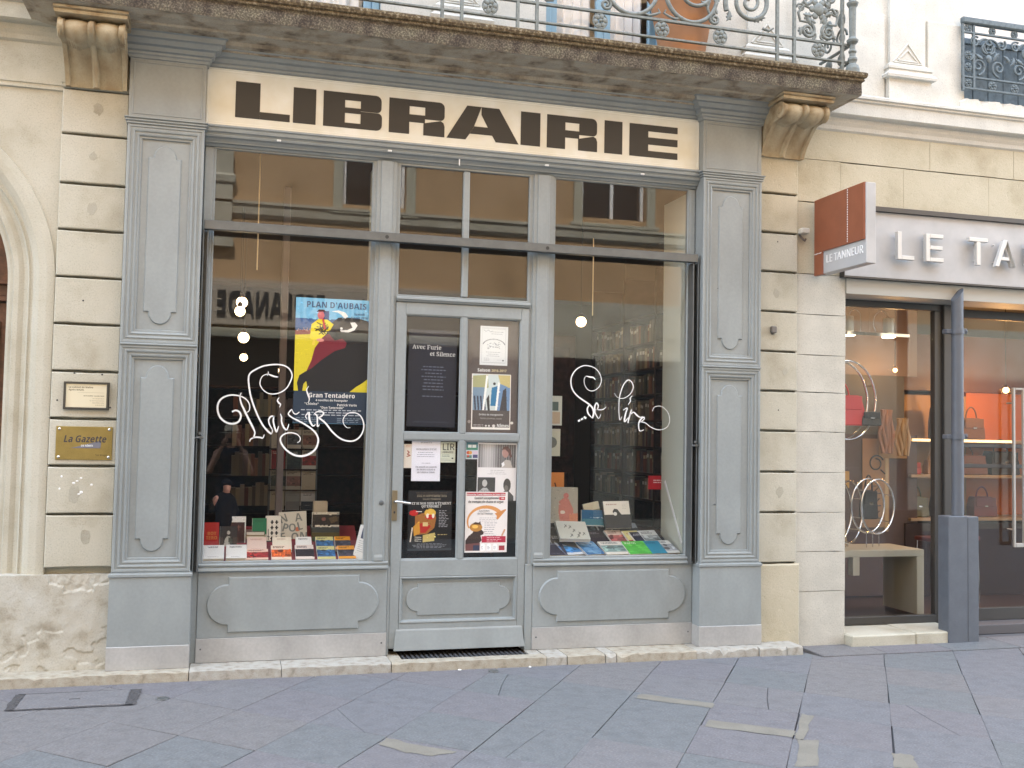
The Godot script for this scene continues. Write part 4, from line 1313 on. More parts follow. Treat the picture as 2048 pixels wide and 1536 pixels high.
	for k in 2:
		var cz := 0.31 - 0.17 * k
		var pts := []
		for i in 34:
			var t := i / 33.0
			var rr := lerpf(0.075, 0.01, t)
			pts.append(Vector3(4.40, 4.56 + sin(TAU * 1.6 * t) * rr, cz + cos(TAU * 1.6 * t) * rr))
		m.tube(pts, 0.010, 6)
		m.ball(Vector3(4.40, 4.70, cz), Vector3(0.02, 0.06, 0.05), 8, 6)
		m.ball(Vector3(4.40, 4.394, cz), Vector3(0.014, 0.05, 0.05), 9, 6)
	part(b, "end_scroll", m.mesh(), M.iron)
	m = MB.new()
	m.lathe([[0.0, 0.0], [0.150, 0.0], [0.156, 0.02], [0.200, 0.28], [0.245, 0.52], [0.250, 0.54], [0.272, 0.545], [0.276, 0.60], [0.262, 0.61], [0.250, 0.605], [0.235, 0.56], [0.0, 0.56]], 36)
	var pot := solo("flower_pot", m.mesh(), textured(lin(0.46, 0.235, 0.125), M.stain, 1.2, null, 1.0, 0.85), "large terracotta flower pot standing on the balcony behind the railing", "flower pot")
	pot.position = Vector3(3.15, 4.239, 0.16)
	# railing of the window to the right
	var g := thing("window_railing", "dark blue-grey cast-iron railing across the upper right window", "railing", Vector3(5.69, 4.38, 0.06))
	m = MB.new()
	m.box(Vector3(0, 0.56, -0.025), Vector3(1.65, 0.615, 0.025), 0.01)
	for y in [0.482, 0.110, 0.015]:
		m.box(Vector3(0.0, y, -0.010), Vector3(1.65, y + 0.016, 0.010), 0.003)
	for x in [0.0, 0.105, 1.54, 1.63]:
		m.box(Vector3(x, 0.0165 if x > 0.01 else -0.0, -0.011), Vector3(x + 0.022, 0.559, 0.011), 0.003)
	part(g, "rails", m.mesh(), M.iron_blue)
	for k in 4:
		var cx := 0.26 + 0.40 * k
		m = MB.new()
		for e in [1.0, -1.0]:
			m.tube(spiral(Vector2(cx + e * 0.02, 0.38), 0.085, 0.012, PI * 0.5 - e * 1.2, 1.7 * e, 0.0, 36), 0.010, 6)
			m.tube(spiral(Vector2(cx + 0.10 * e, 0.22), 0.075, 0.010, -PI * 0.5, 1.5 * -e, 0.0, 36), 0.010, 6)
			m.tube(spiral(Vector2(cx + 0.13 * e, 0.42), 0.05, 0.010, PI * 0.3, 1.5 * -e, 0.0, 30), 0.009, 6)
			leaf_blob(m, Vector3(cx + e * 0.05, 0.28, 0), Vector2(e, 0.8), 0.09, 0.018)
			leaf_blob(m, Vector3(cx + e * 0.15, 0.33, 0), Vector2(e * 0.5, -0.8), 0.08, 0.016)
		m.ball(Vector3(cx, 0.29, 0.004), Vector3(0.03, 0.035, 0.014), 9, 6)
		part(g, "scroll", m.mesh(), M.iron_blue)
	for k in 6:
		rosette(g, Vector3(0.30 + 0.22 * k, 0.066, 0.0), 0.040, M.iron_blue)
		rosette(g, Vector3(0.30 + 0.22 * k, 0.528, 0.0), 0.032, M.iron_blue)
	for y in [0.20, 0.30, 0.528, 0.066]:
		rosette(g, Vector3(0.064, y, 0.0), 0.034, M.iron_blue)

# ---------------------------------------------------------------- bookshop front
func cartouche(cx: float, cy: float, hw: float, hh: float, arc_w: float, arc_h: float, step: float, d: float, upright: bool) -> PackedVector2Array:
	# a long panel with a half-round at both ends behind a small step; d shrinks it evenly
	var p := PackedVector2Array()
	var top := hh - d
	var e := hw - arc_w
	p.append(Vector2(-(e - d), top))
	p.append(Vector2(e - d, top))
	p.append(Vector2(e - d, arc_h - d * 0.2))
	for i in range(0, 15):
		var a := PI * 0.5 - PI * i / 14.0
		p.append(Vector2(e - d * 0.2 + cos(a) * (arc_w - d * 0.8), sin(a) * (arc_h - d)))
	p.append(Vector2(e - d, -(arc_h - d * 0.2)))
	p.append(Vector2(e - d, -top))
	p.append(Vector2(-(e - d), -top))
	p.append(Vector2(-(e - d), -(arc_h - d * 0.2)))
	for i in range(0, 15):
		var a := -PI * 0.5 - PI * i / 14.0
		p.append(Vector2(-(e - d * 0.2) + cos(a) * (arc_w - d * 0.8), sin(a) * (arc_h - d)))
	p.append(Vector2(-(e - d), arc_h - d * 0.2))
	var out := PackedVector2Array()
	for q in p:
		out.append(Vector2(cx + (q.y if upright else q.x), cy + (q.x if upright else q.y)))
	return out

func raised(cx: float, cy: float, hw: float, hh: float, arc_w: float, arc_h: float, z: float, rise: float, upright: bool) -> ArrayMesh:
	var m := MB.new()
	var p := cartouche(cx, cy, hw, hh, arc_w, arc_h, 0.0, 0.0, upright)
	var q := cartouche(cx, cy, hw, hh, arc_w, arc_h, 0.0, rise * 0.9, upright)
	m.band(p, q, z - 0.002, z + rise)
	m.poly(q, z + rise, 1.0)
	return m.mesh()

func letter(polys: Array, x: float, y: float, z: float, depth: float) -> ArrayMesh:
	var m := MB.new()
	for p in polys:
		var q := PackedVector2Array()
		for i in range(0, p.size(), 2):
			q.append(Vector2(x + p[i], y + p[i + 1]))
		m.prism(q, z, z + depth)
	return m.mesh()

func round_bar(x0: float, x1: float, y0: float, y1: float, rt: float, rb: float) -> Array:
	# the right-hand part of a bowl: a box with rounded right corners
	var p := [x0, y0]
	for i in 5:
		var a := -PI * 0.5 + PI * 0.5 * i / 4.0
		p.append(x1 - rb + cos(a) * rb)
		p.append(y0 + rb + sin(a) * rb)
	for i in 5:
		var a := PI * 0.5 * i / 4.0
		p.append(x1 - rt + cos(a) * rt)
		p.append(y1 - rt + sin(a) * rt)
	p.append(x0)
	p.append(y1)
	return p

func bookshop_front() -> void:
	var o := thing("bookshop_front", "grey-blue panelled wooden bookshop front with a cream sign", "shopfront", Vector3())
	var P: Material = M.paint
	for s in [-1.0, 1.0]:
		var c := 1.585
		var pil := Node3D.new()
		pil.name = "pilaster"
		o.add_child(pil, true)
		var x0: float = -0.694 if s < 0 else 3.362
		var x1: float = -0.220 if s < 0 else 3.846
		# shaft body
		pbox(pil, "shaft", Vector3(x0 + 0.002, 0.50, -0.16), Vector3(x1 - 0.002, 3.46, 0.082), P)
		for q in [[2.036, 3.452, true], [0.580, 2.024, false]]:
			var m := MB.new()
			m.frame(x0, x1, q[0], q[1], [[0.0, 0.081], [0.0, 0.108], [0.004, 0.112], [0.016, 0.112], [0.019, 0.106], [0.031, 0.106], [0.034, 0.112], [0.043, 0.110], [0.047, 0.102], [0.058, 0.102], [0.061, 0.107], [0.070, 0.104], [0.074, 0.094], [0.086, 0.094], [0.090, 0.086]])
			part(pil, "moulded_frame", m.mesh(), P)
			part(pil, "raised_panel", raised((x0 + x1) * 0.5 - 0.004, (q[0] + q[1]) * 0.5, (q[1] - q[0]) * 0.5 - 0.124, 0.104, 0.080, 0.073, 0.083, 0.009, true), P)
		var m := MB.new()
		m.hip(x0 + 0.012, x1 - 0.012, 0.108, -0.16, [[2.021, -0.01], [2.024, 0.010], [2.0275, 0.012], [2.0325, 0.012], [2.036, 0.010], [2.039, -0.01]])
		part(pil, "middle_fillet", m.mesh(), P)
		# pedestal
		m = MB.new()
		m.hip(x0 + 0.0, x1 - 0.0, 0.112, -0.16, [[0.118, 0.011], [0.548, 0.008], [0.553, 0.016], [0.568, 0.016], [0.573, 0.006], [0.579, 0.006]])
		part(pil, "pedestal", m.mesh(), P)
		m = MB.new()
		m.hip(x0 - 0.008, x1 + 0.008, 0.122, -0.16, [[-0.028, 0.004], [0.114, 0.004], [0.1165, 0.0015], [0.1175, 0.0]])
		part(pil, "kick_plate", m.mesh(), M.plate, "pale metal kick plate")
		# capital and block above
		m = MB.new()
		m.hip(x0, x1, 0.110, -0.16, [[3.452, 0.0], [3.455, 0.010], [3.462, 0.010], [3.464, 0.004], [3.470, 0.004], [3.472, 0.015], [3.480, 0.016], [3.482, 0.010], [3.486, 0.010], [3.489, 0.022], [3.496, 0.022], [3.499, -0.01]])
		part(pil, "capital", m.mesh(), P)
		m = MB.new()
		m.hip(x0, x1, 0.10, -0.16, [[3.497, 0.0], [3.885, 0.0], [3.888, 0.010], [3.905, 0.014], [3.912, 0.024], [3.925, 0.026], [3.932, 0.044], [3.955, 0.052], [3.962, 0.078], [3.990, 0.092], [3.996, 0.112], [4.024, 0.118], [4.03, 0.130], [4.046, 0.130], [4.05, 0.118]])
		part(pil, "entablature", m.mesh(), P)
		m = MB.new()
		m.frame(x0 + 0.02, x1 - 0.02, 3.52, 3.868, [[0.0, 0.100], [0.002, 0.1035], [0.008, 0.1035], [0.010, 0.1005]])
		part(pil, "bead_frame", m.mesh(), P)
	# cornice and sign board between the pilasters
	var m := MB.new()
	m.run_x(-0.2195, 3.3615, [[4.05, -0.05], [4.05, 0.145], [4.030, 0.150], [4.022, 0.138], [3.996, 0.132], [3.990, 0.112], [3.962, 0.098], [3.955, 0.072], [3.932, 0.064], [3.925, 0.046], [3.912, 0.044], [3.905, 0.034], [3.905, -0.05]])
	part(o, "cornice", m.mesh(), P)
	var sign := pbox(o, "sign_board", Vector3(-0.2195, 3.518, -0.05), Vector3(3.3615, 3.9045, 0.022), M.cream, 0.0, "cream sign board lettered in black")
	m = MB.new()
	m.frame(-0.2185, 3.3605, 3.519, 3.9035, [[0.0, 0.022], [0.0, 0.027], [0.006, 0.028], [0.010, 0.0235], [0.022, 0.0235], [0.024, 0.0222]])
	part(sign, "sign_bead", m.mesh(), M.cream)
	var T := 0.2445
	var defs := [
		["letter", -0.033, [[0, 0, 0.16, 0, 0.16, T, 0, T], [0.1602, 0, 0.358, 0, 0.358, 0.050, 0.1602, 0.050]]],
		["letter", 0.346, [[0, 0, 0.152, 0, 0.152, T, 0, T]]],
		["letter", 0.548, [[0, 0, 0.147, 0, 0.147, T, 0, T], [0.1472, 0, 0.255, 0, 0.255, 0.036, 0.1472, 0.036], [0.1472, 0.104, 0.255, 0.104, 0.255, 0.142, 0.1472, 0.142], [0.1472, 0.194, 0.255, 0.194, 0.255, T, 0.1472, T], round_bar(0.2552, 0.403, 0.0, 0.1215, 0.030, 0.038), round_bar(0.2552, 0.398, 0.1245, T, 0.038, 0.030)]],
		["letter", 1.000, [[0, 0, 0.143, 0, 0.143, T, 0, T], [0.1432, 0.086, 0.254, 0.086, 0.254, 0.140, 0.1432, 0.140], [0.1432, 0.198, 0.254, 0.198, 0.254, T, 0.1432, T], round_bar(0.2542, 0.394, 0.1145, T, 0.038, 0.030), [0.244, 0, 0.395, 0, 0.395, 0.075, 0.386, 0.100, 0.366, 0.1125, 0.244, 0.085, 0.244, 0.05]]],
		["letter", 1.410, [[0, 0, 0.138, 0, 0.168, 0.045, 0.1995, 0.1005, 0.2515, T, 0.146, T], [0.2517, T, 0.2517, 0.188, 0.300, 0.1005, 0.333, 0.045, 0.360, 0, 0.530, 0, 0.382, T], [0.1685, 0.0452, 0.3325, 0.0452, 0.300, 0.100, 0.200, 0.100]]],
		["letter", 1.955, [[0, 0, 0.147, 0, 0.147, T, 0, T]]],
		["letter", 2.153, [[0, 0, 0.140, 0, 0.140, T, 0, T], [0.1402, 0.086, 0.248, 0.086, 0.248, 0.140, 0.1402, 0.140], [0.1402, 0.198, 0.248, 0.198, 0.248, T, 0.1402, T], round_bar(0.2482, 0.386, 0.1145, T, 0.038, 0.030), [0.240, 0, 0.388, 0, 0.388, 0.075, 0.379, 0.100, 0.359, 0.1125, 0.240, 0.085, 0.240, 0.05]]],
		["letter", 2.598, [[0, 0, 0.141, 0, 0.141, T, 0, T]]],
		["letter", 2.796, [[0, 0, 0.150, 0, 0.150, T, 0, T], [0.1502, 0, 0.388, 0, 0.388, 0.048, 0.1502, 0.048], [0.1502, 0.096, 0.388, 0.096, 0.388, 0.150, 0.1502, 0.150], [0.1502, 0.196, 0.388, 0.196, 0.388, T, 0.1502, T]]],
	]
	for d in defs:
		part(sign, "letter", letter(d[2], d[1], 3.584, 0.0225, 0.0025), M.black)
	# lintel moulding under the sign
	m = MB.new()
	m.run_x(-0.2195, 3.3615, [[3.5175, -0.05], [3.5175, 0.040], [3.512, 0.062], [3.500, 0.066], [3.494, 0.058], [3.488, 0.056], [3.482, 0.064], [3.468, 0.062], [3.462, 0.048], [3.452, 0.044], [3.446, 0.050], [3.436, 0.046], [3.428, 0.026], [3.412, 0.012], [3.404, 0.010], [3.400, -0.008], [3.386, -0.018], [3.384, -0.05]])
	part(o, "lintel", m.mesh(), P)
	for q in [0.257, 1.007, 2.147, 2.892]:
		var h := MB.new()
		h.box(Vector3(q - 0.014, 3.436, 0.046), Vector3(q + 0.014, 3.449, 0.062), 0.003)
		part(o, "clip", h.mesh(), M.white_paint)
	m = MB.new()
	m.tube([Vector3(1.501, 3.43, 0.055), Vector3(1.501, 3.39, 0.055), Vector3(1.503, 3.382, 0.06)], 0.004, 6)
	part(o, "hook", m.mesh(), M.white_paint)
	# mullions, jambs, transom
	for q in [[0.917, 1.087, 0.575], [2.058, 2.236, 0.575]]:
		m = MB.new()
		var w: float = q[1] - q[0]
		m.run_y(q[2], 3.384, [[q[0], -0.10], [q[0], -0.022], [q[0] + 0.014, -0.022], [q[0] + 0.018, -0.006], [q[0] + 0.042, -0.006], [q[0] + 0.046, 0.004], [q[0] + 0.066, 0.006], [q[0] + w - 0.066, 0.006], [q[0] + w - 0.046, 0.004], [q[0] + w - 0.042, -0.006], [q[0] + w - 0.018, -0.006], [q[0] + w - 0.014, -0.022], [q[1], -0.022], [q[1], -0.10]])
		part(o, "mullion", m.mesh(), P)
		m = MB.new()
		m.hip(q[0] + 0.06, q[1] - 0.06, 0.0062, -0.02, [[0.618, 0.006], [0.640, 0.006], [0.668, -0.004]])
		part(o, "mullion_stop", m.mesh(), P)
	for q in [[-0.219, -0.158], [3.312, 3.361]]:
		pbox(o, "jamb", Vector3(q[0], -0.03, -0.10), Vector3(q[1], 3.3835, -0.024), P, 0.006)
	pbox(o, "jamb", Vector3(-0.219, -0.03, -0.0235), Vector3(-0.1725, 0.561, -0.006), P, 0.003)
	pbox(o, "jamb", Vector3(3.3495, -0.03, -0.0235), Vector3(3.361, 0.561, -0.006), P, 0.003)
	for q in [[-0.1575, 0.9165], [2.2365, 3.3115]]:
		# glazing beads round the big panes
		m = MB.new()
		m.frame(q[0], q[1], 0.612, 3.3835, [[0.0, -0.09], [0.0, -0.026], [0.008, -0.026], [0.013, -0.038], [0.013, -0.0395]])
		part(o, "glazing_bead", m.mesh(), P)
		pbox(o, "pane", Vector3(q[0] + 0.004, 0.618, -0.046), Vector3(q[1] - 0.004, 3.378, -0.040), M.glass)
		# sill rail
		m = MB.new()
		m.run_x(-0.172 if q[0] < 1 else 2.112, 1.070 if q[0] < 1 else 3.349, [[0.6115, -0.10], [0.6115, 0.006], [0.606, 0.012], [0.598, 0.012], [0.592, 0.004], [0.584, 0.004], [0.578, 0.018], [0.566, 0.020], [0.562, 0.014], [0.562, -0.10]])
		part(o, "sill_rail", m.mesh(), P)
	# over-door light with its bar
	m = MB.new()
	m.frame(1.0875, 2.0575, 2.445, 3.3835, [[0.0, -0.09], [0.0, -0.020], [0.012, -0.020], [0.016, -0.034], [0.016, -0.0395]])
	m.box(Vector3(1.553, 2.462, -0.06), Vector3(1.598, 3.366, -0.014), 0.006)
	part(o, "overlight_frame", m.mesh(), P)
	pbox(o, "pane", Vector3(1.096, 2.452, -0.046), Vector3(1.5525, 3.377, -0.040), M.glass)
	pbox(o, "pane", Vector3(1.5985, 2.452, -0.046), Vector3(2.05, 3.377, -0.040), M.glass)
	m = MB.new()
	m.run_x(1.0875, 2.0575, [[2.4445, -0.09], [2.4445, -0.010], [2.438, 0.008], [2.426, 0.010], [2.420, 0.0], [2.412, -0.004], [2.408, -0.012], [2.408, -0.09]])
	part(o, "transom", m.mesh(), P)
	# stall risers
	for q in [[-0.172, 1.070, 0.450, 0.567, -0.116], [2.112, 3.349, 2.727, 0.573, 2.153]]:
		var r := pbox(o, "stall_riser", Vector3(q[0], 0.128, -0.10), Vector3(q[1], 0.5615, 0.0), P, 0.003)
		part(r, "raised_panel", raised(q[2], 0.343, q[3], 0.184, 0.135, 0.136, 0.0, 0.011, false), P)
		pbox(r, "kick_plate", Vector3(q[0] - 0.001, -0.028, -0.10), Vector3(q[1] + 0.001, 0.1275, 0.006), M.plate, 0.0015, "pale metal kick plate")
		for sx in [q[0] + 0.03, q[1] - 0.03]:
			var s := MB.new()
			s.ball(Vector3(sx, 0.06, 0.006), Vector3(0.006, 0.006, 0.003), 8, 5)
			part(r, "screw", s.mesh(), M.zinc)
	door(o)
	# steel bar of the shutter across the windows, running in side channels
	var bar := Node3D.new()
	bar.name = "shutter_bar"
	o.add_child(bar, true)
	bar.set_meta("label", "galvanised steel bar across the windows")
	pbox(bar, "bar", Vector3(-0.205, 2.806, 0.030), Vector3(3.338, 2.868, 0.082), M.zinc, 0.004)
	for x in [0.999, 2.155]:
		var h := MB.new()
		h.xf = Transform3D(Basis(Vector3(1, 0, 0), Vector3(0, 0, 1), Vector3(0, -1, 0)), Vector3(x, 2.836, 0.0815))
		h.lathe([[0.013, 0.0], [0.013, 0.0016], [0.0, 0.0016]], 14)
		part(bar, "bolt_hole", h.mesh(), M.black)
	for q in [[-0.212, -0.176], [3.306, 3.352]]:
		m = MB.new()
		m.box(Vector3(q[0], 0.563, -0.0235), Vector3(q[0] + 0.008, 2.803, 0.066), 0.002)
		m.box(Vector3(q[1] - 0.008, 0.563, -0.0235), Vector3(q[1], 2.803, 0.066), 0.002)
		m.box(Vector3(q[0] + 0.0081, 0.563, -0.0235), Vector3(q[1] - 0.0081, 2.803, 0.0), 0.0)
		part(bar, "side_channel", m.mesh(), M.zinc)
		var l := MB.new()
		l.box(Vector3(q[0] - 0.004, 1.43, 0.0662), Vector3(q[1] + 0.012, 1.448, 0.078), 0.003)
		l.box(Vector3(q[0] + 0.014, 1.455, 0.0662), Vector3(q[0] + 0.034, 1.475, 0.085), 0.003)
		l.tube([Vector3(q[0] + 0.022, 1.44, 0.08), Vector3(q[0] - 0.012, 1.434, 0.088)], 0.005, 6)
		part(bar, "latch", l.mesh(), M.zinc)
	# white brush lettering on the panes
	for w in [[PLAISIR, "white painted brush script reading Plaisir with long flourishes"], [DE_LIRE, "white painted brush script reading ...de lire"]]:
		m = MB.new()
		for s in w[0]:
			var pts := []
			var wid := []
			var k: int = s.size() / 3
			for i in k - 1:
				var p0 := Vector2(s[maxi(i - 1, 0) * 3], s[maxi(i - 1, 0) * 3 + 1])
				var p1 := Vector2(s[i * 3], s[i * 3 + 1])
				var p2 := Vector2(s[i * 3 + 3], s[i * 3 + 4])
				var p3 := Vector2(s[mini(i + 2, k - 1) * 3], s[mini(i + 2, k - 1) * 3 + 1])
				var n := 7
				for j in n + (1 if i == k - 2 else 0):
					var t := float(j) / n
					pts.append(p1.cubic_interpolate(p2, p0, p3, t))
					wid.append(maxf(0.0030, lerpf(s[i * 3 + 2], s[i * 3 + 5], t)))
			m.ribbon(pts, wid, -0.0388)
		part(o, "brush_lettering", m.mesh(), M.white_paint, w[1])

func door(o: Node3D) -> void:
	var P: Material = M.paint
	var d := Node3D.new()
	d.name = "door"
	o.add_child(d, true)
	var m := MB.new()
	var z0 := -0.062
	var z1 := -0.012
	m.box(Vector3(1.090, 0.012, z0), Vector3(1.158, 2.405, z1), 0.004)
	m.box(Vector3(1.998, 0.012, z0), Vector3(2.056, 2.405, z1), 0.004)
	m.box(Vector3(1.1581, 2.322, z0), Vector3(1.9979, 2.405, z1), 0.003)
	m.box(Vector3(1.1581, 1.448, z0 + 0.004), Vector3(1.9979, 1.495, z1 - 0.002), 0.004)
	m.box(Vector3(1.1581, 0.500, z0), Vector3(1.9979, 0.615, z1), 0.003)
	m.box(Vector3(1.1581, 0.012, z0), Vector3(1.9979, 0.182, z1), 0.003)
	m.box(Vector3(1.560, 0.6151, z0 + 0.003), Vector3(1.598, 1.4479, z1 - 0.001), 0.005)
	m.box(Vector3(1.560, 1.4951, z0 + 0.003), Vector3(1.598, 2.3219, z1 - 0.001), 0.005)
	m.box(Vector3(1.1581, 0.1821, z0), Vector3(1.9979, 0.4999, -0.034))
	m.frame(1.1581, 1.9979, 0.1821, 0.4999, [[0.0, z1 + 0.001], [0.004, z1 + 0.004], [0.012, z1 + 0.002], [0.016, -0.022], [0.022, -0.0335]])
	part(d, "door_frame", m.mesh(), P)
	part(d, "raised_panel", raised(1.582, 0.341, 0.378, 0.113, 0.080, 0.085, -0.034, 0.008, false), P)
	for q in [[1.158, 1.560, 1.495, 2.322], [1.598, 1.998, 1.495, 2.322], [1.158, 1.560, 0.615, 1.448], [1.598, 1.998, 0.615, 1.448]]:
		m = MB.new()
		m.frame(q[0], q[1], q[2], q[3], [[0.0, z1 - 0.004], [0.005, z1 - 0.005], [0.010, -0.030], [0.010, -0.0335]])
		part(d, "glazing_bead", m.mesh(), P)
		pbox(d, "pane", Vector3(q[0] + 0.002, q[2] + 0.002, -0.040), Vector3(q[1] - 0.002, q[3] - 0.002, -0.034), M.glass)
	# sloping weather board at the foot
	m = MB.new()
	var a := [Vector3(1.137, 0.132, z1), Vector3(2.040, 0.132, z1), Vector3(2.056, 0.002, 0.016), Vector3(1.125, 0.002, 0.016)]
	m.quad(a[0], a[1], a[2], a[3], Vector3(0, 0.3, 1))
	m.quad(a[0] + Vector3(0.006, 0.012, 0.0), a[1] + Vector3(-0.006, 0.012, 0.0), a[1] + Vector3(0, 0, 0.006), a[0] + Vector3(0, 0, 0.006), Vector3(0, 1, 0.5))
	m.quad(a[0] + Vector3(0, 0, 0.006), a[1] + Vector3(0, 0, 0.006), a[2], a[3], Vector3(0, 0.3, 1))
	m.quad(a[3], a[2], Vector3(2.056, 0.002, z1), Vector3(1.125, 0.002, z1), Vector3(0, -1, 0))
	m.tri(a[0] + Vector3(0, 0, 0.006), a[3], Vector3(1.125, 0.002, z1), Vector3(-1, 0, 0))
	m.tri(a[1] + Vector3(0, 0, 0.006), a[2], Vector3(2.056, 0.002, z1), Vector3(1, 0, 0))
	part(d, "weather_board", m.mesh(), P)
	# bronze lever on a long plate
	var h := pbox(d, "handle", Vector3(1.090, 0.888, z1 + 0.0005), Vector3(1.128, 1.096, z1 + 0.008), M.bronze, 0.002, "bronze lever handle on a long plate")
	m = MB.new()
	m.tube([Vector3(1.108, 1.022, z1 + 0.008), Vector3(1.108, 1.022, 0.030), Vector3(1.118, 1.021, 0.040), Vector3(1.150, 1.017, 0.043), Vector3(1.213, 1.008, 0.044)], [0.011, 0.0095, 0.009, 0.0085, 0.0085], 9)
	part(h, "lever", m.mesh(), M.chrome)
	m = MB.new()
	m.ball(Vector3(1.109, 0.945, z1 + 0.008), Vector3(0.006, 0.009, 0.002), 8, 5)
	part(h, "keyhole", m.mesh(), M.black)
	# round lock on the post beside the door
	m = MB.new()
	m.xf = Transform3D(Basis(Vector3(1, 0, 0), Vector3(0, 0, 1), Vector3(0, -1, 0)), Vector3(1.016, 1.012, 0.006))
	m.lathe([[0.017, 0.0], [0.016, 0.006], [0.011, 0.009], [0.0, 0.009]], 16)
	part(o, "post_lock", m.mesh(), M.zinc)
	# door posts
	pbox(o, "door_post", Vector3(1.0705, -0.03, -0.10), Vector3(1.0895, 0.5745, -0.008), P, 0.003)
	pbox(o, "door_post", Vector3(2.0565, -0.03, -0.10), Vector3(2.1115, 0.5745, -0.004), P, 0.003)

# ---------------------------------------------------------------- inside the bookshop
func bookshop_room() -> void:
	var r := thing("bookshop_room", "dim interior of the bookshop behind its windows", "shop interior", Vector3())
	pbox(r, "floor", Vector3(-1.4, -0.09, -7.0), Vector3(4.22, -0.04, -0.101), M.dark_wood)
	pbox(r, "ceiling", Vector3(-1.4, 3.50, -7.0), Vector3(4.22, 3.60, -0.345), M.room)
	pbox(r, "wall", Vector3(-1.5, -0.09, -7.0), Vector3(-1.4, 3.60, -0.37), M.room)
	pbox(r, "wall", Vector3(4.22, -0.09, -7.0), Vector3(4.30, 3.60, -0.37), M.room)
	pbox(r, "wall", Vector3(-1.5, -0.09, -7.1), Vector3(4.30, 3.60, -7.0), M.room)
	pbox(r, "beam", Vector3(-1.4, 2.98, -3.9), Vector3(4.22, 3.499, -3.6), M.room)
	# window displays: raised platforms, pale returns at their ends
	for q in [[-0.155, 0.915], [2.24, 3.31]]:
		pbox(r, "display_platform", Vector3(q[0], 0.52, -0.86), Vector3(q[1], 0.604, -0.092), M.room_pale if q[0] > 1 else M.red_cloth, 0.003)
		pbox(r, "platform_front", Vector3(q[0], -0.04, -0.13), Vector3(q[1], 0.519, -0.102), M.dark_wood)
	pbox(r, "window_return", Vector3(3.345, 0.56, -0.57), Vector3(3.40, 3.38, -0.092), M.room_white, 0.003)
	pbox(r, "window_return", Vector3(0.928, 0.56, -0.34), Vector3(0.96, 3.38, -0.092), M.room_pale, 0.003)
	pbox(r, "pale_streak", Vector3(-0.004, -0.28, -0.012), Vector3(0.0, 0.28, 0.012), M.white_paint).transform = Transform3D(Basis(Vector3(1, 0, 0), -0.62), Vector3(3.343, 0.92, -0.33))  # pale slanting streak on the white return, built as a thin strip
	# slim posts and rails seen inside the left window
	pbox(r, "post", Vector3(0.372, -0.04, -1.56), Vector3(0.428, 3.5, -1.50), pm(0.30, 0.24, 0.22, 0.6), 0.006)
	for q in [[0.148, 2.62, 3.45, -0.35], [2.66, 2.42, 3.0, -0.35]]:
		var w := MB.new()
		w.tube([Vector3(q[0], q[1], q[3]), Vector3(q[0], q[2] + 0.02, q[3])], 0.0045, 6)
		part(r, "hanging_rod", w.mesh(), pm(0.6, 0.45, 0.25, 0.4))
	# book-lined cases: carcasses only; the books stand in them
	var c := thing("bookcase", "dark wooden bookcase full of spines behind the right window", "bookcase", Vector3())
	pbox(c, "back", Vector3(3.93, -0.04, -2.95), Vector3(3.95, 3.0, -0.66), M.dark_wood)
	for z in [-2.95, -2.05, -1.30, -0.66]:
		pbox(c, "upright", Vector3(3.60, -0.04, z - 0.03), Vector3(3.929, 3.0, z), M.dark_wood, 0.003)
	for y in [0.46, 0.70, 0.94, 1.175, 1.41, 1.645, 1.88, 2.115, 2.35, 2.60]:
		for q in [[-2.9499, -2.0801], [-2.0499, -1.3301], [-1.2999, -0.6901]]:
			pbox(c, "shelf", Vector3(3.605, y - 0.022, q[0]), Vector3(3.929, y, q[1]), M.dark_wood, 0.003)
	var k := thing("bookcase", "dark bookcase at the rear of the bookshop, seen through the left window", "bookcase", Vector3())
	pbox(k, "back", Vector3(-1.2, -0.04, -3.32), Vector3(2.6, 1.92, -3.30), M.dark_wood)
	for x in [-1.2, -0.25, 0.70, 1.65, 2.57]:
		pbox(k, "upright", Vector3(x, -0.04, -3.299), Vector3(x + 0.03, 1.92, -3.0), M.dark_wood, 0.003)
	for y in [0.5, 0.78, 1.06, 1.34, 1.62, 1.90]:
		for x in [-1.2, -0.25, 0.70, 1.65]:
			pbox(k, "shelf", Vector3(x + 0.0301, y - 0.022, -3.299), Vector3(x + 0.9199, y, -3.0), M.dark_wood, 0.003)
	var g := thing("door_panel", "tall dark reddish wooden panel left of the right-hand bookcase", "cupboard", Vector3(2.84, -0.04, -2.3))
	pbox(g, "body", Vector3(0, 0, -0.35), Vector3(0.36, 2.5, 0), M.dark_wood, 0.006)
	for y in [0.1, 1.3]:
		var m := MB.new()
		m.frame(0.04, 0.32, y, y + 1.1, [[0.0, 0.0], [0.0, 0.008], [0.02, 0.008], [0.03, 0.002]], true)
		part(g, "panel", m.mesh(), M.dark_wood)
	# lit globes hanging in the depth of the shop
	var warm := Color(1.0, 0.86, 0.66)
	lamp("ceiling_lamp", Vector3(0.068, 2.645, -2.5), 0.050, warm, 3.0, 0.030, "uppermost of two touching lit globes in the left window", "lamp", 3.5, "lit globes in the bookshop")
	lamp("ceiling_lamp", Vector3(0.053, 2.557, -2.44), 0.046, warm, 3.0, 0.019, "lit globe just under the uppermost one in the left window", "lamp", 3.5, "lit globes in the bookshop")
	lamp("ceiling_lamp", Vector3(0.098, 2.378, -3.10), 0.052, warm, 3.0, 0.030, "lit globe at mid height of the row in the left window", "lamp", 3.5, "lit globes in the bookshop")
	lamp("ceiling_lamp", Vector3(0.114, 2.248, -4.0), 0.040, warm, 3.0, 0.027, "small lit globe at the lower end of the row in the left window", "lamp", 3.5, "lit globes in the bookshop")
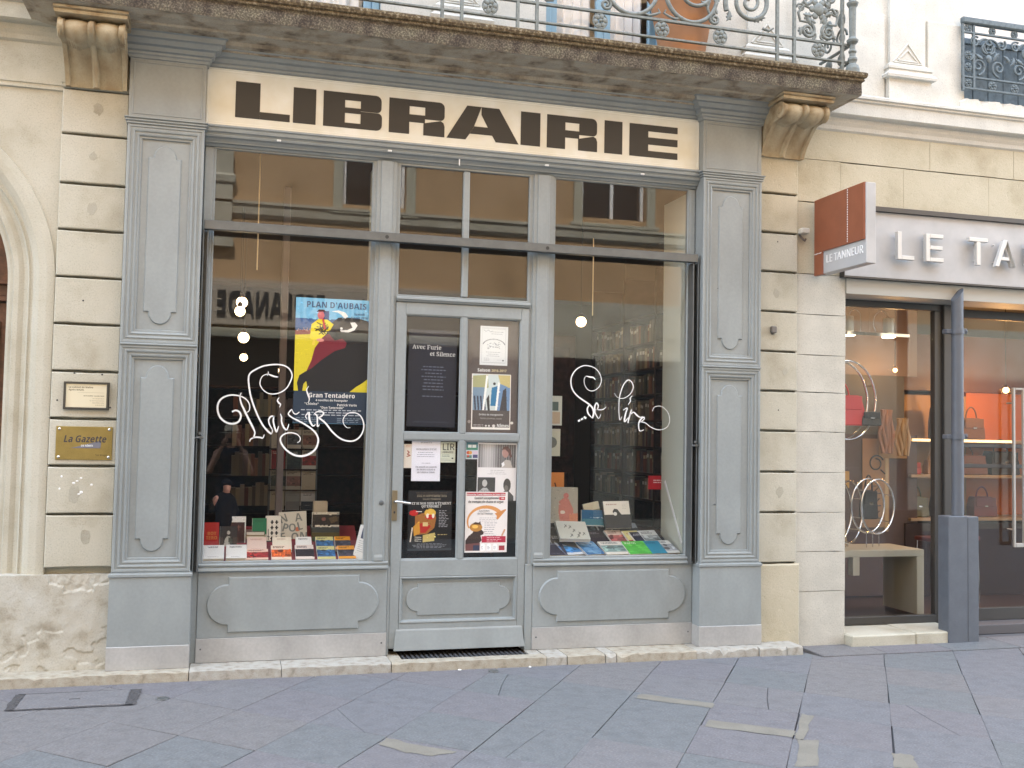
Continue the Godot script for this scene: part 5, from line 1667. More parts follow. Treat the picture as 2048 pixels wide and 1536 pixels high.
	lamp("ceiling_lamp", Vector3(0.540, 2.170, -4.8), 0.034, warm, 3.0, 0.027, "smallest lit globe, inside the loop of the white script in the left window", "lamp", 3.5, "lit globes in the bookshop")
	lamp("ceiling_lamp", Vector3(3.10, 2.548, -1.87), 0.048, warm, 3.0, 0.025, "single lit globe at the top of the right window", "lamp", 3.5, "lit globes in the bookshop")

# ---------------------------------------------------------------- leather shop next door
func leather_front() -> void:
	var o := thing("leather_shop_front", "grey shopfront of the leather shop with raised metal letters", "shopfront", Vector3())
	# fascia box with a darker lip and a pale lower band
	var f := pbox(o, "fascia", Vector3(4.602, 2.789, -0.02), Vector3(8.6, 3.313, 0.058), M.shop_grey, 0.002)
	pbox(f, "fascia_lip", Vector3(4.600, 3.3135, -0.02), Vector3(8.6, 3.352, 0.085), M.anodised, 0.002)
	pbox(f, "fascia_edge", Vector3(4.594, 2.776, -0.02), Vector3(8.6, 2.7885, 0.062), M.anodised)
	pbox(f, "fascia_edge", Vector3(4.594, 2.789, -0.02), Vector3(4.6015, 3.313, 0.062), M.anodised)
	pbox(f, "lower_band", Vector3(4.6485, 2.655, -0.30), Vector3(8.6, 2.7755, 0.012), M.shop_grey_pale, 0.002)
	var W := 0.040
	var H := 0.222
	var z := 0.088
	var glyphs := {
		"L": [[0, 0, 0.037, 0, 0.037, H, 0, H], [0.0372, 0, 0.152, 0, 0.152, 0.032, 0.0372, 0.032]],
		"E": [[0, 0, 0.037, 0, 0.037, H, 0, H], [0.0372, 0, 0.165, 0, 0.165, 0.032, 0.0372, 0.032], [0.0372, 0.097, 0.155, 0.097, 0.155, 0.128, 0.0372, 0.128], [0.0372, H - 0.032, 0.162, H - 0.032, 0.162, H, 0.0372, H]],
		"T": [[0, H - 0.032, 0.180, H - 0.032, 0.180, H, 0, H], [0.0715, 0, 0.1085, 0, 0.1085, H - 0.0322, 0.0715, H - 0.0322]],
		"A": [[0, 0, 0.038, 0, 0.120, H, 0.082, H], [0.1202, H, 0.0955, 0.155, 0.164, 0, 0.203, 0, 0.1205, H], [0.0555, 0.052, 0.1410, 0.052, 0.130, 0.080, 0.0665, 0.080]],
		"N": [[0, 0, 0.036, 0, 0.036, H, 0, H], [0.0362, H, 0.0362, H - 0.06, 0.150, 0, 0.150, 0.06], [0.1502, 0, 0.186, 0, 0.186, H, 0.1502, H]],
	}
	var silver := pm(0.58, 0.57, 0.54, 0.4, 0.15)
	for q in [["L", 5.038], ["E", 5.300], ["T", 5.708], ["A", 5.958], ["N", 6.270], ["N", 6.560], ["E", 6.850]]:
		var m := MB.new()
		for p in glyphs[q[0]]:
			var pp := PackedVector2Array()
			for i in range(0, p.size(), 2):
				pp.append(Vector2(q[1] + p[i], 2.935 + p[i + 1]))
			m.prism(pp, z, z + 0.035, 0.003)
		for e in [[0.02, 0.04], [0.02, 0.18]]:
			m.tube([Vector3(q[1] + e[0] + (0.07 if q[0] == "T" else 0.0), 2.935 + e[1], 0.057), Vector3(q[1] + e[0] + (0.07 if q[0] == "T" else 0.0), 2.935 + e[1], z + 0.001)], 0.005, 5)
		part(f, "letter", m.mesh(), silver)
	# display window set back behind a low white step
	var w := Node3D.new()
	w.name = "display_window"
	o.add_child(w, true)
	pbox(w, "frame_bottom", Vector3(4.649, 0.005, -0.33), Vector3(5.755, 0.068, -0.27), M.anodised, 0.003)
	pbox(w, "frame_top", Vector3(4.649, 2.60, -0.33), Vector3(5.755, 2.654, -0.27), M.anodised, 0.003)
	pbox(w, "frame_side", Vector3(5.685, 0.069, -0.33), Vector3(5.755, 2.599, -0.27), M.anodised, 0.003)
	pbox(w, "pane", Vector3(4.649, 0.069, -0.303), Vector3(5.684, 2.599, -0.297), M.glass)
	pbox(o, "pier", Vector3(5.756, -0.11, -0.40), Vector3(5.93, 2.654, -0.24), M.anodised, 0.004)
	pbox(o, "step", Vector3(4.649, -0.11, -0.36), Vector3(5.22, 0.0, 0.10), M.stone, 0.010)
	pbox(o, "step", Vector3(5.223, -0.11, -0.36), Vector3(5.70, 0.004, 0.098), M.stone, 0.010)
	var d := Node3D.new()
	d.name = "entrance"
	o.add_child(d, true)
	pbox(d, "threshold", Vector3(5.94, -0.11, -0.60), Vector3(8.6, -0.03, -0.26), pm(0.10, 0.095, 0.10, 0.7), 0.004)
	pbox(d, "frame_bottom", Vector3(5.931, -0.029, -0.50), Vector3(8.6, 0.075, -0.44), M.anodised, 0.003)
	pbox(d, "frame_top", Vector3(5.931, 2.58, -0.50), Vector3(8.6, 2.654, -0.44), M.anodised, 0.003)
	pbox(d, "pane", Vector3(5.931, 0.076, -0.473), Vector3(8.6, 2.579, -0.467), M.glass)
	for y in [1.455, 1.280]:
		pbox(d, "push_rail", Vector3(5.96, y, -0.4655), Vector3(8.4, y + 0.035, -0.445), M.anodised, 0.004)
	var hm := MB.new()
	hm.box(Vector3(6.570, 0.60, -0.40), Vector3(6.592, 1.985, -0.375), 0.004)
	hm.box(Vector3(6.672, 0.60, -0.40), Vector3(6.690, 1.985, -0.375), 0.004)
	hm.box(Vector3(6.5921, 0.60, -0.40), Vector3(6.6719, 0.635, -0.375), 0.004)
	hm.box(Vector3(6.5921, 1.965, -0.40), Vector3(6.6719, 1.985, -0.375), 0.004)
	for y in [0.75, 1.85]:
		hm.tube([Vector3(6.581, y, -0.466), Vector3(6.581, y, -0.40)], 0.008, 6)
	part(d, "pull_handle", hm.mesh(), pm(0.42, 0.40, 0.37, 0.4, 0.4), "tall pale frame-shaped pull handle")
	# drainpipe stub with its cover box
	var p := thing("drainpipe", "grey drainpipe with a slanted top and a square cover at its foot", "drainpipe", Vector3(5.648, 0, 0.05))
	var m := MB.new()
	var n := 18
	var ring := func(y: float, slope: float): 
		var out := []
		for k in n:
			var a := TAU * k / n
			out.append(Vector3(cos(a) * 0.047, y + cos(a) * slope, sin(a) * 0.047))
		return out
	var ra: Array = ring.call(0.85, 0.0)
	var rb: Array = ring.call(2.695, 0.055)
	for k in n:
		var l := (k + 1) % n
		var n0 := Vector3(ra[k].x, 0, ra[k].z)
		var n1 := Vector3(ra[l].x, 0, ra[l].z)
		m.raw(ra[k], ra[l], rb[l], n0, n1, n1)
		m.raw(ra[k], rb[l], rb[k], n0, n1, n0)
	for k in range(1, n - 1):
		m.tri(rb[0], rb[k], rb[k + 1], Vector3(-0.5, 1, 0))
	part(p, "pipe", m.mesh(), M.pipe_grey)
	m = MB.new()
	m.box(Vector3(-0.135, -0.10, -0.07), Vector3(0.045, 0.912, 0.062), 0.006)
	m.box(Vector3(0.0455, -0.10, -0.07), Vector3(0.155, 0.908, 0.056), 0.006)
	part(p, "cover_box", m.mesh(), M.pipe_grey)
	for y in [2.395, 1.545]:
		m = MB.new()
		m.lathe([[0.048, -0.022], [0.054, -0.022], [0.054, 0.022], [0.048, 0.022]], 18, Vector3(0, y, 0))
		m.box(Vector3(-0.10, y - 0.020, -0.06), Vector3(-0.04, y + 0.016, 0.0), 0.004)
		m.box(Vector3(0.050, y - 0.020, 0.01), Vector3(0.078, y + 0.024, 0.024), 0.003)
		m.ball(Vector3(0.068, y, 0.028), Vector3(0.008, 0.008, 0.006), 8, 5)
		part(p, "clamp", m.mesh(), M.pipe_grey)
	# sign standing out from the wall
	var s := thing("projecting_sign", "projecting grey sign with a tan leather-coloured panel reading LE TANNEUR", "sign", Vector3(4.352, 2.772, 0.045))
	pbox(s, "box", Vector3(0.0, 0.0, 0.0), Vector3(0.080, 0.585, 0.655), M.shop_grey, 0.003)
	var turn := -PI * 0.5
	m = MB.new()    # L-shaped tan panel on the face towards the bookshop
	m.prism(PackedVector2Array([Vector2(0.0, -0.004), Vector2(0.110, -0.004), Vector2(0.110, 0.172), Vector2(0.645, 0.172), Vector2(0.645, 0.588), Vector2(0.0, 0.588)]), -0.02, 0.012, 0.002)
	var tan_panel := part(s, "tan_panel", m.mesh(), M.leather_brown)
	tan_panel.rotation.y = turn
	tan_panel.position = Vector3(-0.001, 0, 0)
	m = MB.new()
	for i in 22:
		m.box(Vector3(0.440, 0.185 + i * 0.0182, 0.0121), Vector3(0.447, 0.196 + i * 0.0182, 0.0135), 0.0)
	for i in 5:
		m.box(Vector3(0.006 + i * 0.020, 0.160, 0.0121), Vector3(0.019 + i * 0.020, 0.166, 0.0135), 0.0)
	part(tan_panel, "stitching", m.mesh(), M.white_paint)
	words(s, "LE TANNEUR", Vector3(-0.0012, 0.078, 0.385), 0.058, M.white_paint, 1, false, "Droid Sans", 1.03, 0.006, "lettering", turn)

func shelf_light(parent: Node3D, a: Vector3, b: Vector3, e: float) -> void:
	var m := StandardMaterial3D.new()
	m.albedo_color = Color(1, 1, 1)
	m.emission_enabled = true
	m.emission = Color(1.0, 0.80, 0.50)
	m.emission_energy_multiplier = 0.6
	pbox(parent, "light_strip", a, b, m)
	var l := AreaLight3D.new()
	l.name = "strip_light"
	l.area_size = Vector2(b.x - a.x, b.y - a.y)
	l.light_color = Color(1.0, 0.72, 0.42)
	l.light_energy = e
	l.area_range = 6.0
	l.area_attenuation = 2.0
	l.shadow_enabled = true
	l.position = (a + b) * 0.5 + Vector3(0, 0, (b.z - a.z) * 0.5 + 0.004)
	l.rotation.y = PI      # faces the street
	parent.add_child(l)

func handbag(label: String, at: Vector3, size: Vector3, mat: Material, turn := 0.0, handle := true, group := "") -> void:
	var o := thing("handbag", label, "bag", at, group)
	o.rotation.y = turn
	var m := MB.new()
	var w := size.x * 0.5
	m.hip(-w + 0.01, w - 0.01, size.z * 0.5 - 0.01, -size.z * 0.5, [[0.0, 0.0], [0.012, 0.01], [size.y * 0.5, 0.006], [size.y * 0.9, -0.012], [size.y, -0.03]])
	part(o, "body", m.mesh(), mat)
	m = MB.new()
	m.box(Vector3(-w * 0.86, size.y * 0.52, size.z * 0.5 - 0.004), Vector3(w * 0.86, size.y * 0.97, size.z * 0.5 + 0.006), 0.004)
	part(o, "flap", m.mesh(), mat)
	pbox(o, "clasp", Vector3(-0.02, size.y * 0.50, size.z * 0.5 + 0.0062), Vector3(0.02, size.y * 0.58, size.z * 0.5 + 0.012), M.chrome, 0.002)
	if handle:
		m = MB.new()
		var pts := []
		for i in 13:
			var a := PI * i / 12.0
			pts.append(Vector3(cos(a) * w * 0.5, size.y * 0.95 + sin(a) * size.y * 0.55, 0))
		m.tube(pts, 0.008, 6)
		part(o, "handle", m.mesh(), mat)

func ring_stand(label: String, c: Vector3, r: float, depth: float, stand := 0.0, turn := 0.0) -> void:
	var o := thing("ring_display", label, "display ring", c, "chrome double rings in the leather shop window")
	o.rotation.y = turn
	for z in [-depth * 0.5, depth * 0.5]:
		var m := MB.new()
		var pts := []
		for i in 48:
			pts.append(Vector3(cos(TAU * i / 48) * r, sin(TAU * i / 48) * r, z))
		m.tube(pts, 0.009, 8, true)
		part(o, "hoop", m.mesh(), M.chrome)
	var m := MB.new()
	for k in 6:
		var a := TAU * k / 6 + 0.4
		m.tube([Vector3(cos(a) * r, sin(a) * r, -depth * 0.5), Vector3(cos(a) * r, sin(a) * r, depth * 0.5)], 0.005, 6)
	part(o, "spacer", m.mesh(), M.chrome)
	if stand > 0.0:
		m = MB.new()
		for x in [-0.09, 0.0, 0.09]:
			m.tube([Vector3(x, -r + 0.01, 0), Vector3(x, -r - stand, 0)], 0.004, 6)
		part(o, "stand", m.mesh(), M.chrome)

func leather_room() -> void:
	var r := thing("leather_shop_room", "warm lit interior of the leather shop", "shop interior", Vector3())
	var tan_wall := pm(0.16, 0.088, 0.058, 0.7)
	pbox(r, "floor", Vector3(4.32, -0.10, -4.6), Vector3(10.2, -0.02, -0.501), pm(0.05, 0.025, 0.02, 0.5))
	pbox(r, "ceiling", Vector3(4.32, 2.90, -4.6), Vector3(10.2, 3.0, -0.335), pm(0.26, 0.22, 0.17, 0.8))
	pbox(r, "wall", Vector3(4.32, -0.10, -4.6), Vector3(4.42, 2.90, -0.37), tan_wall)
	pbox(r, "wall", Vector3(10.2, -0.10, -4.6), Vector3(10.3, 3.0, -0.37), tan_wall)
	pbox(r, "wall", Vector3(4.32, -0.10, -4.7), Vector3(10.3, 3.0, -4.6), tan_wall)
	pbox(r, "window_floor", Vector3(4.42, -0.11, -0.52), Vector3(5.75, 0.0, -0.335), pm(0.13, 0.10, 0.085, 0.5))
	# partition behind the display: dark panel above, tan panels below
	pbox(r, "display_back", Vector3(4.9, 0.0, -1.68), Vector3(6.55, 1.56, -1.64), pm(0.075, 0.042, 0.032, 0.6))
	pbox(r, "display_back", Vector3(4.9, 1.561, -1.68), Vector3(6.40, 2.14, -1.64), pm(0.10, 0.09, 0.075, 0.6))
	pbox(r, "display_back", Vector3(4.43, 2.141, -1.68), Vector3(6.55, 2.89, -1.64), pm(0.22, 0.155, 0.12, 0.6))
	pbox(r, "gold_panel", Vector3(6.10, 1.33, -1.639), Vector3(6.42, 1.60, -1.62), pm(0.38, 0.22, 0.07, 0.5), 0.003)
	pbox(r, "pale_panel", Vector3(6.17, 0.62, -1.639), Vector3(6.21, 1.33, -1.62), pm(0.45, 0.33, 0.17, 0.5), 0.003)
	pbox(r, "gold_panel", Vector3(5.62, 1.04, -1.639), Vector3(5.76, 1.20, -1.60), pm(0.45, 0.26, 0.05, 0.5), 0.003)
	var orange = M.orange
	pbox(r, "orange_panel", Vector3(7.42, -0.02, -2.05), Vector3(8.9, 2.05, -2.0), orange)
	pbox(r, "tan_panel", Vector3(6.50, -0.02, -2.05), Vector3(7.418, 1.98, -2.0), pm(0.40, 0.22, 0.10, 0.6))
	pbox(r, "header", Vector3(6.56, 2.02, -2.04), Vector3(10.0, 2.60, -1.9), pm(0.11, 0.045, 0.032, 0.5), 0.004)
	for q in [[6.45, 1.50, 8.9], [6.45, 1.145, 8.9], [6.45, 0.72, 8.9]]:
		pbox(r, "shelf", Vector3(q[0], q[1], -1.999), Vector3(q[2], q[1] + 0.028, -1.60), pm(0.36, 0.25, 0.15, 0.5), 0.002)
	shelf_light(r, Vector3(6.46, 1.502, -1.5985), Vector3(6.80, 1.527, -1.59), 0.10)
	shelf_light(r, Vector3(7.02, 1.502, -1.5985), Vector3(7.66, 1.527, -1.59), 0.12)
	pbox(r, "dark_base", Vector3(6.4, -0.02, -1.98), Vector3(8.9, 0.70, -1.62), pm(0.03, 0.014, 0.012, 0.8), 0.004)
	# low white table with square legs in the window
	var t := thing("display_table", "pale square-legged display table in the leather shop window", "table", Vector3(5.46, 0.0, -0.85))
	pbox(t, "table_top", Vector3(-0.75, 0.50, -0.28), Vector3(0.41, 0.56, 0.20), M.room_pale, 0.004)
	for q in [0.335, -0.75]:
		pbox(t, "leg", Vector3(q, 0.0, -0.28), Vector3(q + 0.075, 0.4995, 0.20), M.room_pale, 0.004)
	pbox(t, "drop_panel", Vector3(-0.30, 0.345, 0.13), Vector3(-0.235, 0.4995, 0.20), M.room_pale, 0.002)
	# rings, bags, lamps
	ring_stand("large chrome double ring hanging in the leather shop window round a red bag", Vector3(5.05, 1.842, -0.62), 0.335, 0.09, 0.0, 0.25)
	ring_stand("left chrome double ring on the display table, cut by the window edge", Vector3(5.11, 0.885, -0.72), 0.265, 0.10, 0.04, 0.55)
	ring_stand("right one of the two chrome double rings on the display table", Vector3(5.43, 0.930, -0.76), 0.235, 0.10, 0.12, 0.35)
	pbox(r, "glass_shelf", Vector3(4.72, 1.616, -0.80), Vector3(5.37, 1.624, -0.48), M.glass)
	handbag("bright red handbag inside the large chrome ring", Vector3(5.00, 1.625, -0.65), Vector3(0.46, 0.26, 0.14), pm(0.55, 0.03, 0.035, 0.45))
	handbag("small black wallet bag beside the red handbag in the ring", Vector3(5.29, 1.625, -0.60), Vector3(0.19, 0.125, 0.06), pm(0.02, 0.02, 0.024, 0.4), 0.0, false)
	handbag("tan domed bag on the display table at the window's left edge", Vector3(5.10, 0.561, -0.93), Vector3(0.30, 0.24, 0.12), pm(0.40, 0.30, 0.17, 0.5))
	handbag("brown travel bag on the lower lit shelf of the leather shop", Vector3(7.18, 1.174, -1.74), Vector3(0.42, 0.20, 0.18), pm(0.13, 0.05, 0.028, 0.45))
	handbag("dark tote bag on the upper lit shelf of the leather shop", Vector3(6.93, 1.529, -1.78), Vector3(0.22, 0.34, 0.10), pm(0.06, 0.03, 0.022, 0.5))
	handbag("small red bag on the shelf left of the drainpipe", Vector3(6.55, 1.174, -1.72), Vector3(0.16, 0.12, 0.08), pm(0.42, 0.05, 0.03, 0.5))
	handbag("black handbag on the low shelf right of the drainpipe cover", Vector3(6.98, 0.75, -1.75), Vector3(0.34, 0.22, 0.12), pm(0.03, 0.02, 0.02, 0.4))
	# twin spotlights on a hanging bar
	var s := thing("spot_bar", "hanging silver bar with two cylindrical spotlights in the leather shop window", "lamp", Vector3(5.575, 2.435, -0.90))
	pbox(s, "bar", Vector3(-0.33, 0.0, -0.03), Vector3(0.315, 0.032, 0.03), M.chrome, 0.003)
	for x in [-0.30, 0.115]:
		var m := MB.new()
		m.lathe([[0.0, 0.0], [0.046, 0.0], [0.048, 0.01], [0.048, 0.13], [0.043, 0.136], [0.0, 0.136]], 18, Vector3(x, 0.0325, 0.0))
		part(s, "spot_body", m.mesh(), pm(0.55, 0.53, 0.46, 0.35, 0.6))
		var e := StandardMaterial3D.new()
		e.emission_enabled = true
		e.emission = Color(1.0, 0.90, 0.72)
		e.emission_energy_multiplier = 3.0
		m = MB.new()
		m.lathe([[0.0, -0.010], [0.055, -0.008], [0.062, -0.001], [0.0, -0.001]], 18, Vector3(x, 0.0, 0.0))
		part(s, "spot_lens", m.mesh(), e)
		var l := SpotLight3D.new()
		l.name = "spot_light"
		l.light_color = Color(1.0, 0.82, 0.58)
		l.light_energy = 0.16
		l.spot_angle = 62.0
		l.spot_range = 8.0
		l.spot_attenuation = 2.0
		l.light_size = 0.05
		l.shadow_enabled = true
		l.position = Vector3(x, -0.02, 0)
		l.rotation.x = -PI * 0.5
		s.add_child(l)
		m = MB.new()
		m.tube([Vector3(x, 0.165, 0), Vector3(x + 0.03, 0.22, 0), Vector3(x + 0.08, 0.235, 0), Vector3(x + 0.12, 0.20, 0), Vector3(x + 0.13, 0.10, 0), Vector3(x + 0.12, 0.035, 0)] if x < 0 else [Vector3(x, 0.165, 0), Vector3(x - 0.03, 0.22, 0), Vector3(x - 0.09, 0.235, 0), Vector3(x - 0.15, 0.18, 0), Vector3(x - 0.16, 0.10, 0), Vector3(x - 0.13, 0.035, 0)], 0.004, 6)
		part(s, "cable", m.mesh(), M.chrome)
	for x in [-0.08, 0.08]:
		var m := MB.new()
		m.tube([Vector3(x, 0.03, 0), Vector3(x, 0.46, 0)], 0.002, 5)
		part(s, "wire", m.mesh(), M.chrome)
	lamp("ceiling_lamp", Vector3(7.35, 2.02, -1.35), 0.030, Color(1.0, 0.75, 0.45), 4.0, 0.22, "small bright lamp high in the leather shop, right of the drainpipe", "lamp", 2.9)
	lamp("ceiling_lamp", Vector3(6.05, 2.17, -1.30), 0.020, Color(1.0, 0.75, 0.45), 4.0, 0.06, "tiny bright lamp near the right edge of the leather shop window", "lamp", 2.9)
	# stock that fills the window and the shelves
	var bn := thing("banner", "tall tan banner with a dark brush loop behind the chrome rings", "banner", Vector3(5.92, 0.66, -1.63))
	pbox(bn, "cloth", Vector3(0, 0, 0), Vector3(0.30, 0.86, 0.006), pm(0.30, 0.17, 0.085, 0.7))
	var m := MB.new()
	m.tube(spiral(Vector2(0.15, 0.62), 0.085, 0.045, 0.4, 1.2, 0.010, 30), 0.007, 6)
	m.tube([Vector3(0.20, 0.56, 0.01), Vector3(0.25, 0.52, 0.01)], 0.007, 6)
	for k in 3:
		m.tube([Vector3(0.10, 0.40 - 0.12 * k, 0.01), Vector3(0.19, 0.40 - 0.12 * k, 0.01), Vector3(0.11, 0.33 - 0.12 * k, 0.01), Vector3(0.20, 0.33 - 0.12 * k, 0.01)], 0.006, 6)
	part(bn, "brush_mark", m.mesh(), M.black)
	handbag("black shoulder bag hanging inside the right chrome ring", Vector3(5.52, 0.80, -0.95), Vector3(0.15, 0.26, 0.07), pm(0.02, 0.016, 0.018, 0.45))
	handbag("yellow wallet bag on the stand below the large chrome ring", Vector3(4.99, 1.27, -0.72), Vector3(0.20, 0.13, 0.07), pm(0.48, 0.27, 0.04, 0.5), 0.0, false)
	pbox(r, "glass_shelf", Vector3(4.72, 1.262, -0.80), Vector3(5.22, 1.269, -0.60), M.glass)
	handbag("dark brown satchel on the upper lit shelf, right of the dark tote", Vector3(7.30, 1.529, -1.78), Vector3(0.26, 0.22, 0.10), pm(0.10, 0.045, 0.025, 0.5))
	handbag("black weekend bag right of the brown travel bag, lower lit shelf", Vector3(7.62, 1.174, -1.74), Vector3(0.34, 0.24, 0.16), pm(0.025, 0.02, 0.02, 0.45))
	handbag("tan purse at the left end of the lower lit shelf", Vector3(6.78, 1.174, -1.72), Vector3(0.15, 0.15, 0.08), pm(0.34, 0.18, 0.07, 0.5))
	handbag("olive bag on the top of the dark low shelf, behind the drainpipe", Vector3(6.62, 0.75, -1.75), Vector3(0.22, 0.20, 0.12), pm(0.12, 0.11, 0.05, 0.5))
	handbag("maroon bag on the dark low shelf, near the right edge of the picture", Vector3(7.40, 0.75, -1.75), Vector3(0.28, 0.20, 0.12), pm(0.14, 0.025, 0.03, 0.5))
	for q in [[6.10, 1.80, 0.42], [6.28, 1.72, 0.36]]:
		var sc := MB.new()
		for k in 5:
			var pts := []
			for i in 7:
				pts.append(Vector3(q[0] + 0.03 * k - 0.06 + 0.012 * sin(i * 1.3 + k), q[1] - q[2] * i / 6.0, -1.50 + 0.015 * cos(i + k * 2.0)))
			sc.tube(pts, 0.018, 6)
		solo("hanging_scarf", sc.mesh(), pm(0.30, 0.17, 0.12, 0.9) if q[0] < 6.2 else pm(0.40, 0.30, 0.20, 0.9), "brown scarf hanging at the back of the leather shop window" if q[0] < 6.2 else "beige scarf hanging right of the brown one, leather shop window", "scarf")
	# stool frames in the dark of the shop
	for i in 2:
		var st := thing("stool", ["thin-legged metal stool in the dark part of the leather shop, nearer the drainpipe", "thin-legged metal stool in the dark part of the leather shop, nearer the picture edge"][i], "stool", Vector3(6.48 + i * 0.36, -0.02, -1.28 - i * 0.12), "stools in the leather shop")
		pbox(st, "seat", Vector3(-0.14, 0.58, -0.13), Vector3(0.14, 0.62, 0.13), pm(0.12, 0.03, 0.03, 0.5), 0.006)
		for q in [[-0.12, -0.11], [0.12, -0.11], [-0.12, 0.11], [0.12, 0.11]]:
			var g := MB.new()
			g.tube([Vector3(q[0], 0.579, q[1]), Vector3(q[0] * 1.1, 0.0, q[1] * 1.1)], 0.008, 6)
			part(st, "leg", g.mesh(), M.chrome)

# ---------------------------------------------------------------- the other side of the street (seen in the glass)
func opposite_side() -> void:
	var z := 8.0
	var b := thing("opposite_building", "ochre town house across the street, seen reflected in the shop glass", "building", Vector3())
	for q in [[-14.0, 1.50, 4.1, 10.6], [1.50, 2.45, 4.1, 4.86], [1.50, 2.45, 7.0, 10.6], [2.45, 5.25, 4.1, 10.6], [5.25, 6.35, 4.1, 4.95], [5.25, 6.35, 7.1, 10.6], [6.35, 16.0, 4.1, 10.6]]:
		pbox(b, "wall", Vector3(q[0], q[2], z), Vector3(q[1], q[3], z + 0.4), M.ochre)
	pbox(b, "rear_wall", Vector3(-14, -0.1, z + 6.0), Vector3(16, 10.6, z + 6.2), M.ochre)
	pbox(b, "roof", Vector3(-14, 10.6, z - 0.3), Vector3(16, 10.8, z + 6.2), M.ochre)
	var m := MB.new()
	for q in [[1.50, 2.45, 4.86, 7.0], [5.25, 6.35, 4.95, 7.1]]:
		var w := MB.new()
		var xm: float = (q[0] + q[1]) * 0.5
		w.box(Vector3(q[0] - 0.14, q[2] - 0.10, z - 0.05), Vector3(q[0], q[3] + 0.14, z - 0.002), 0.006)
		w.box(Vector3(q[1], q[2] - 0.10, z - 0.05), Vector3(q[1] + 0.14, q[3] + 0.14, z - 0.002), 0.006)
		w.box(Vector3(q[0] - 0.20, q[2] - 0.16, z - 0.09), Vector3(q[1] + 0.20, q[2] - 0.101, z + 0.1), 0.008)
		var f := part(b, "window", w.mesh(), M.room_pale)
		var s := MB.new()
		for a in [q[0] + 0.01, xm - 0.03, q[1] - 0.06]:
			s.box(Vector3(a, q[2], z + 0.10), Vector3(a + 0.05, q[3], z + 0.15), 0.004)
		part(f, "sash", s.mesh(), M.white_paint)
		pbox(f, "pane", Vector3(q[0], q[2], z + 0.12), Vector3(q[1], q[3], z + 0.126), M.glass)
		pbox(f, "dark_room", Vector3(q[0] - 0.1, q[2] - 0.1, z + 0.41), Vector3(q[1] + 0.1, q[3] + 0.1, z + 0.45), M.dark_wood)
	# pale string course, pilaster, ground-floor shopfront
	m.xf = Transform3D(Basis(Vector3(-1, 0, 0), Vector3(0, 1, 0), Vector3(0, 0, -1)), Vector3(0, 0, z))
	m.run_x(-16, 14, [[4.78, 0.0], [4.78, 0.10], [4.74, 0.10], [4.70, 0.07], [4.60, 0.06], [4.56, 0.03], [4.54, 0.0]])
	part(b, "string_course", m.mesh(), M.stone)
	m = MB.new()
	m.xf = Transform3D(Basis(Vector3(-1, 0, 0), Vector3(0, 1, 0), Vector3(0, 0, -1)), Vector3(-0.20, 0, z))
	m.hip(-0.13, 0.13, 0.10, 0.0, [[4.1, 0.03], [4.25, 0.03], [4.28, 0.0], [5.0, 0.0], [5.03, 0.03], [5.12, 0.04], [5.16, 0.0], [5.5, 0.0]])
	part(b, "pilaster", m.mesh(), M.stone)
	var shop := thing("opposite_shop", "shop across the street lettered boutique ESPLANADE, seen reversed in the glass", "shopfront", Vector3())
	pbox(shop, "fascia", Vector3(-0.6, 2.98, z - 0.10), Vector3(3.4, 3.64, z - 0.001), pm(0.42, 0.36, 0.29, 0.6), 0.006)
	pbox(shop, "awning_edge", Vector3(-0.6, 2.80, z - 0.16), Vector3(3.4, 2.93, z - 0.05), M.room_pale, 0.006)
	pbox(shop, "dark_glass", Vector3(-0.6, 0.3, z - 0.03), Vector3(3.4, 2.79, z - 0.02), pm(0.02, 0.018, 0.018, 0.6))
	pbox(shop, "stall", Vector3(-0.6, -0.1, z - 0.06), Vector3(3.4, 0.29, z), M.dark_wood, 0.005)
	pbox(b, "ground_floor", Vector3(-14, -0.1, z), Vector3(16, 4.099, z + 0.3), M.ochre)
	pbox(b, "stone_base", Vector3(3.45, -0.1, z - 0.04), Vector3(16, 3.6, z - 0.001), M.stone)
	pbox(b, "stone_base", Vector3(-14, -0.1, z - 0.04), Vector3(-0.65, 3.6, z - 0.001), M.stone_warm)
	for q in [[4.3, 5.5], [6.2, 7.3], [-3.2, -1.6]]:
		pbox(b, "shop_window", Vector3(q[0], 0.2, z - 0.05), Vector3(q[1], 2.7, z - 0.041), pm(0.03, 0.028, 0.028, 0.6))
	words(shop, "ESPLANADE", Vector3(0.52, 3.12, z - 0.125), 0.34, M.black, 1, true, "Droid Sans", 0.585, 0.03, "lettering", PI)
	words(shop, "boutique", Vector3(1.88, 3.14, z - 0.125), 0.27, M.black, 1, true, "Droid Sans", 0.55, 0.03, "lettering", PI)

# ---------------------------------------------------------------- posters and notices in the glass
func sheet(called: String, label: String, cat: String, x0: float, x1: float, y0: float, y1: float, z: float, mat: Material, group := "", turn := 0.0) -> Node3D:
	# a sheet of paper hung with its face to the street; origin at its lower left corner
	var o := thing(called, label, cat, Vector3(x0, y0, z), group)
	o.rotation.z = turn
	var m := MB.new()
	var w := x1 - x0
	var h := y1 - y0
	# slightly wavy
	var n := 8
	for i in n:
		for j in 6:
			var q := []
			for e in [[0, 0], [1, 0], [1, 1], [0, 1]]:
				var u := float(i + e[0]) / n
				var v := float(j + e[1]) / 6.0
				q.append([Vector3(u * w, v * h, 0.0010 * sin(u * 5.0 + y0 * 9.0) * sin(v * 4.0 + 1.0)), Vector2(u, 1.0 - v)])
			m.raw(q[0][0], q[1][0], q[2][0], Vector3(0, 0, 1), Vector3(0, 0, 1), Vector3(0, 0, 1), q[0][1], q[1][1], q[2][1])
			m.raw(q[0][0], q[2][0], q[3][0], Vector3(0, 0, 1), Vector3(0, 0, 1), Vector3(0, 0, 1), q[0][1], q[2][1], q[3][1])
	part(o, "print", m.mesh(), mat)
	return o

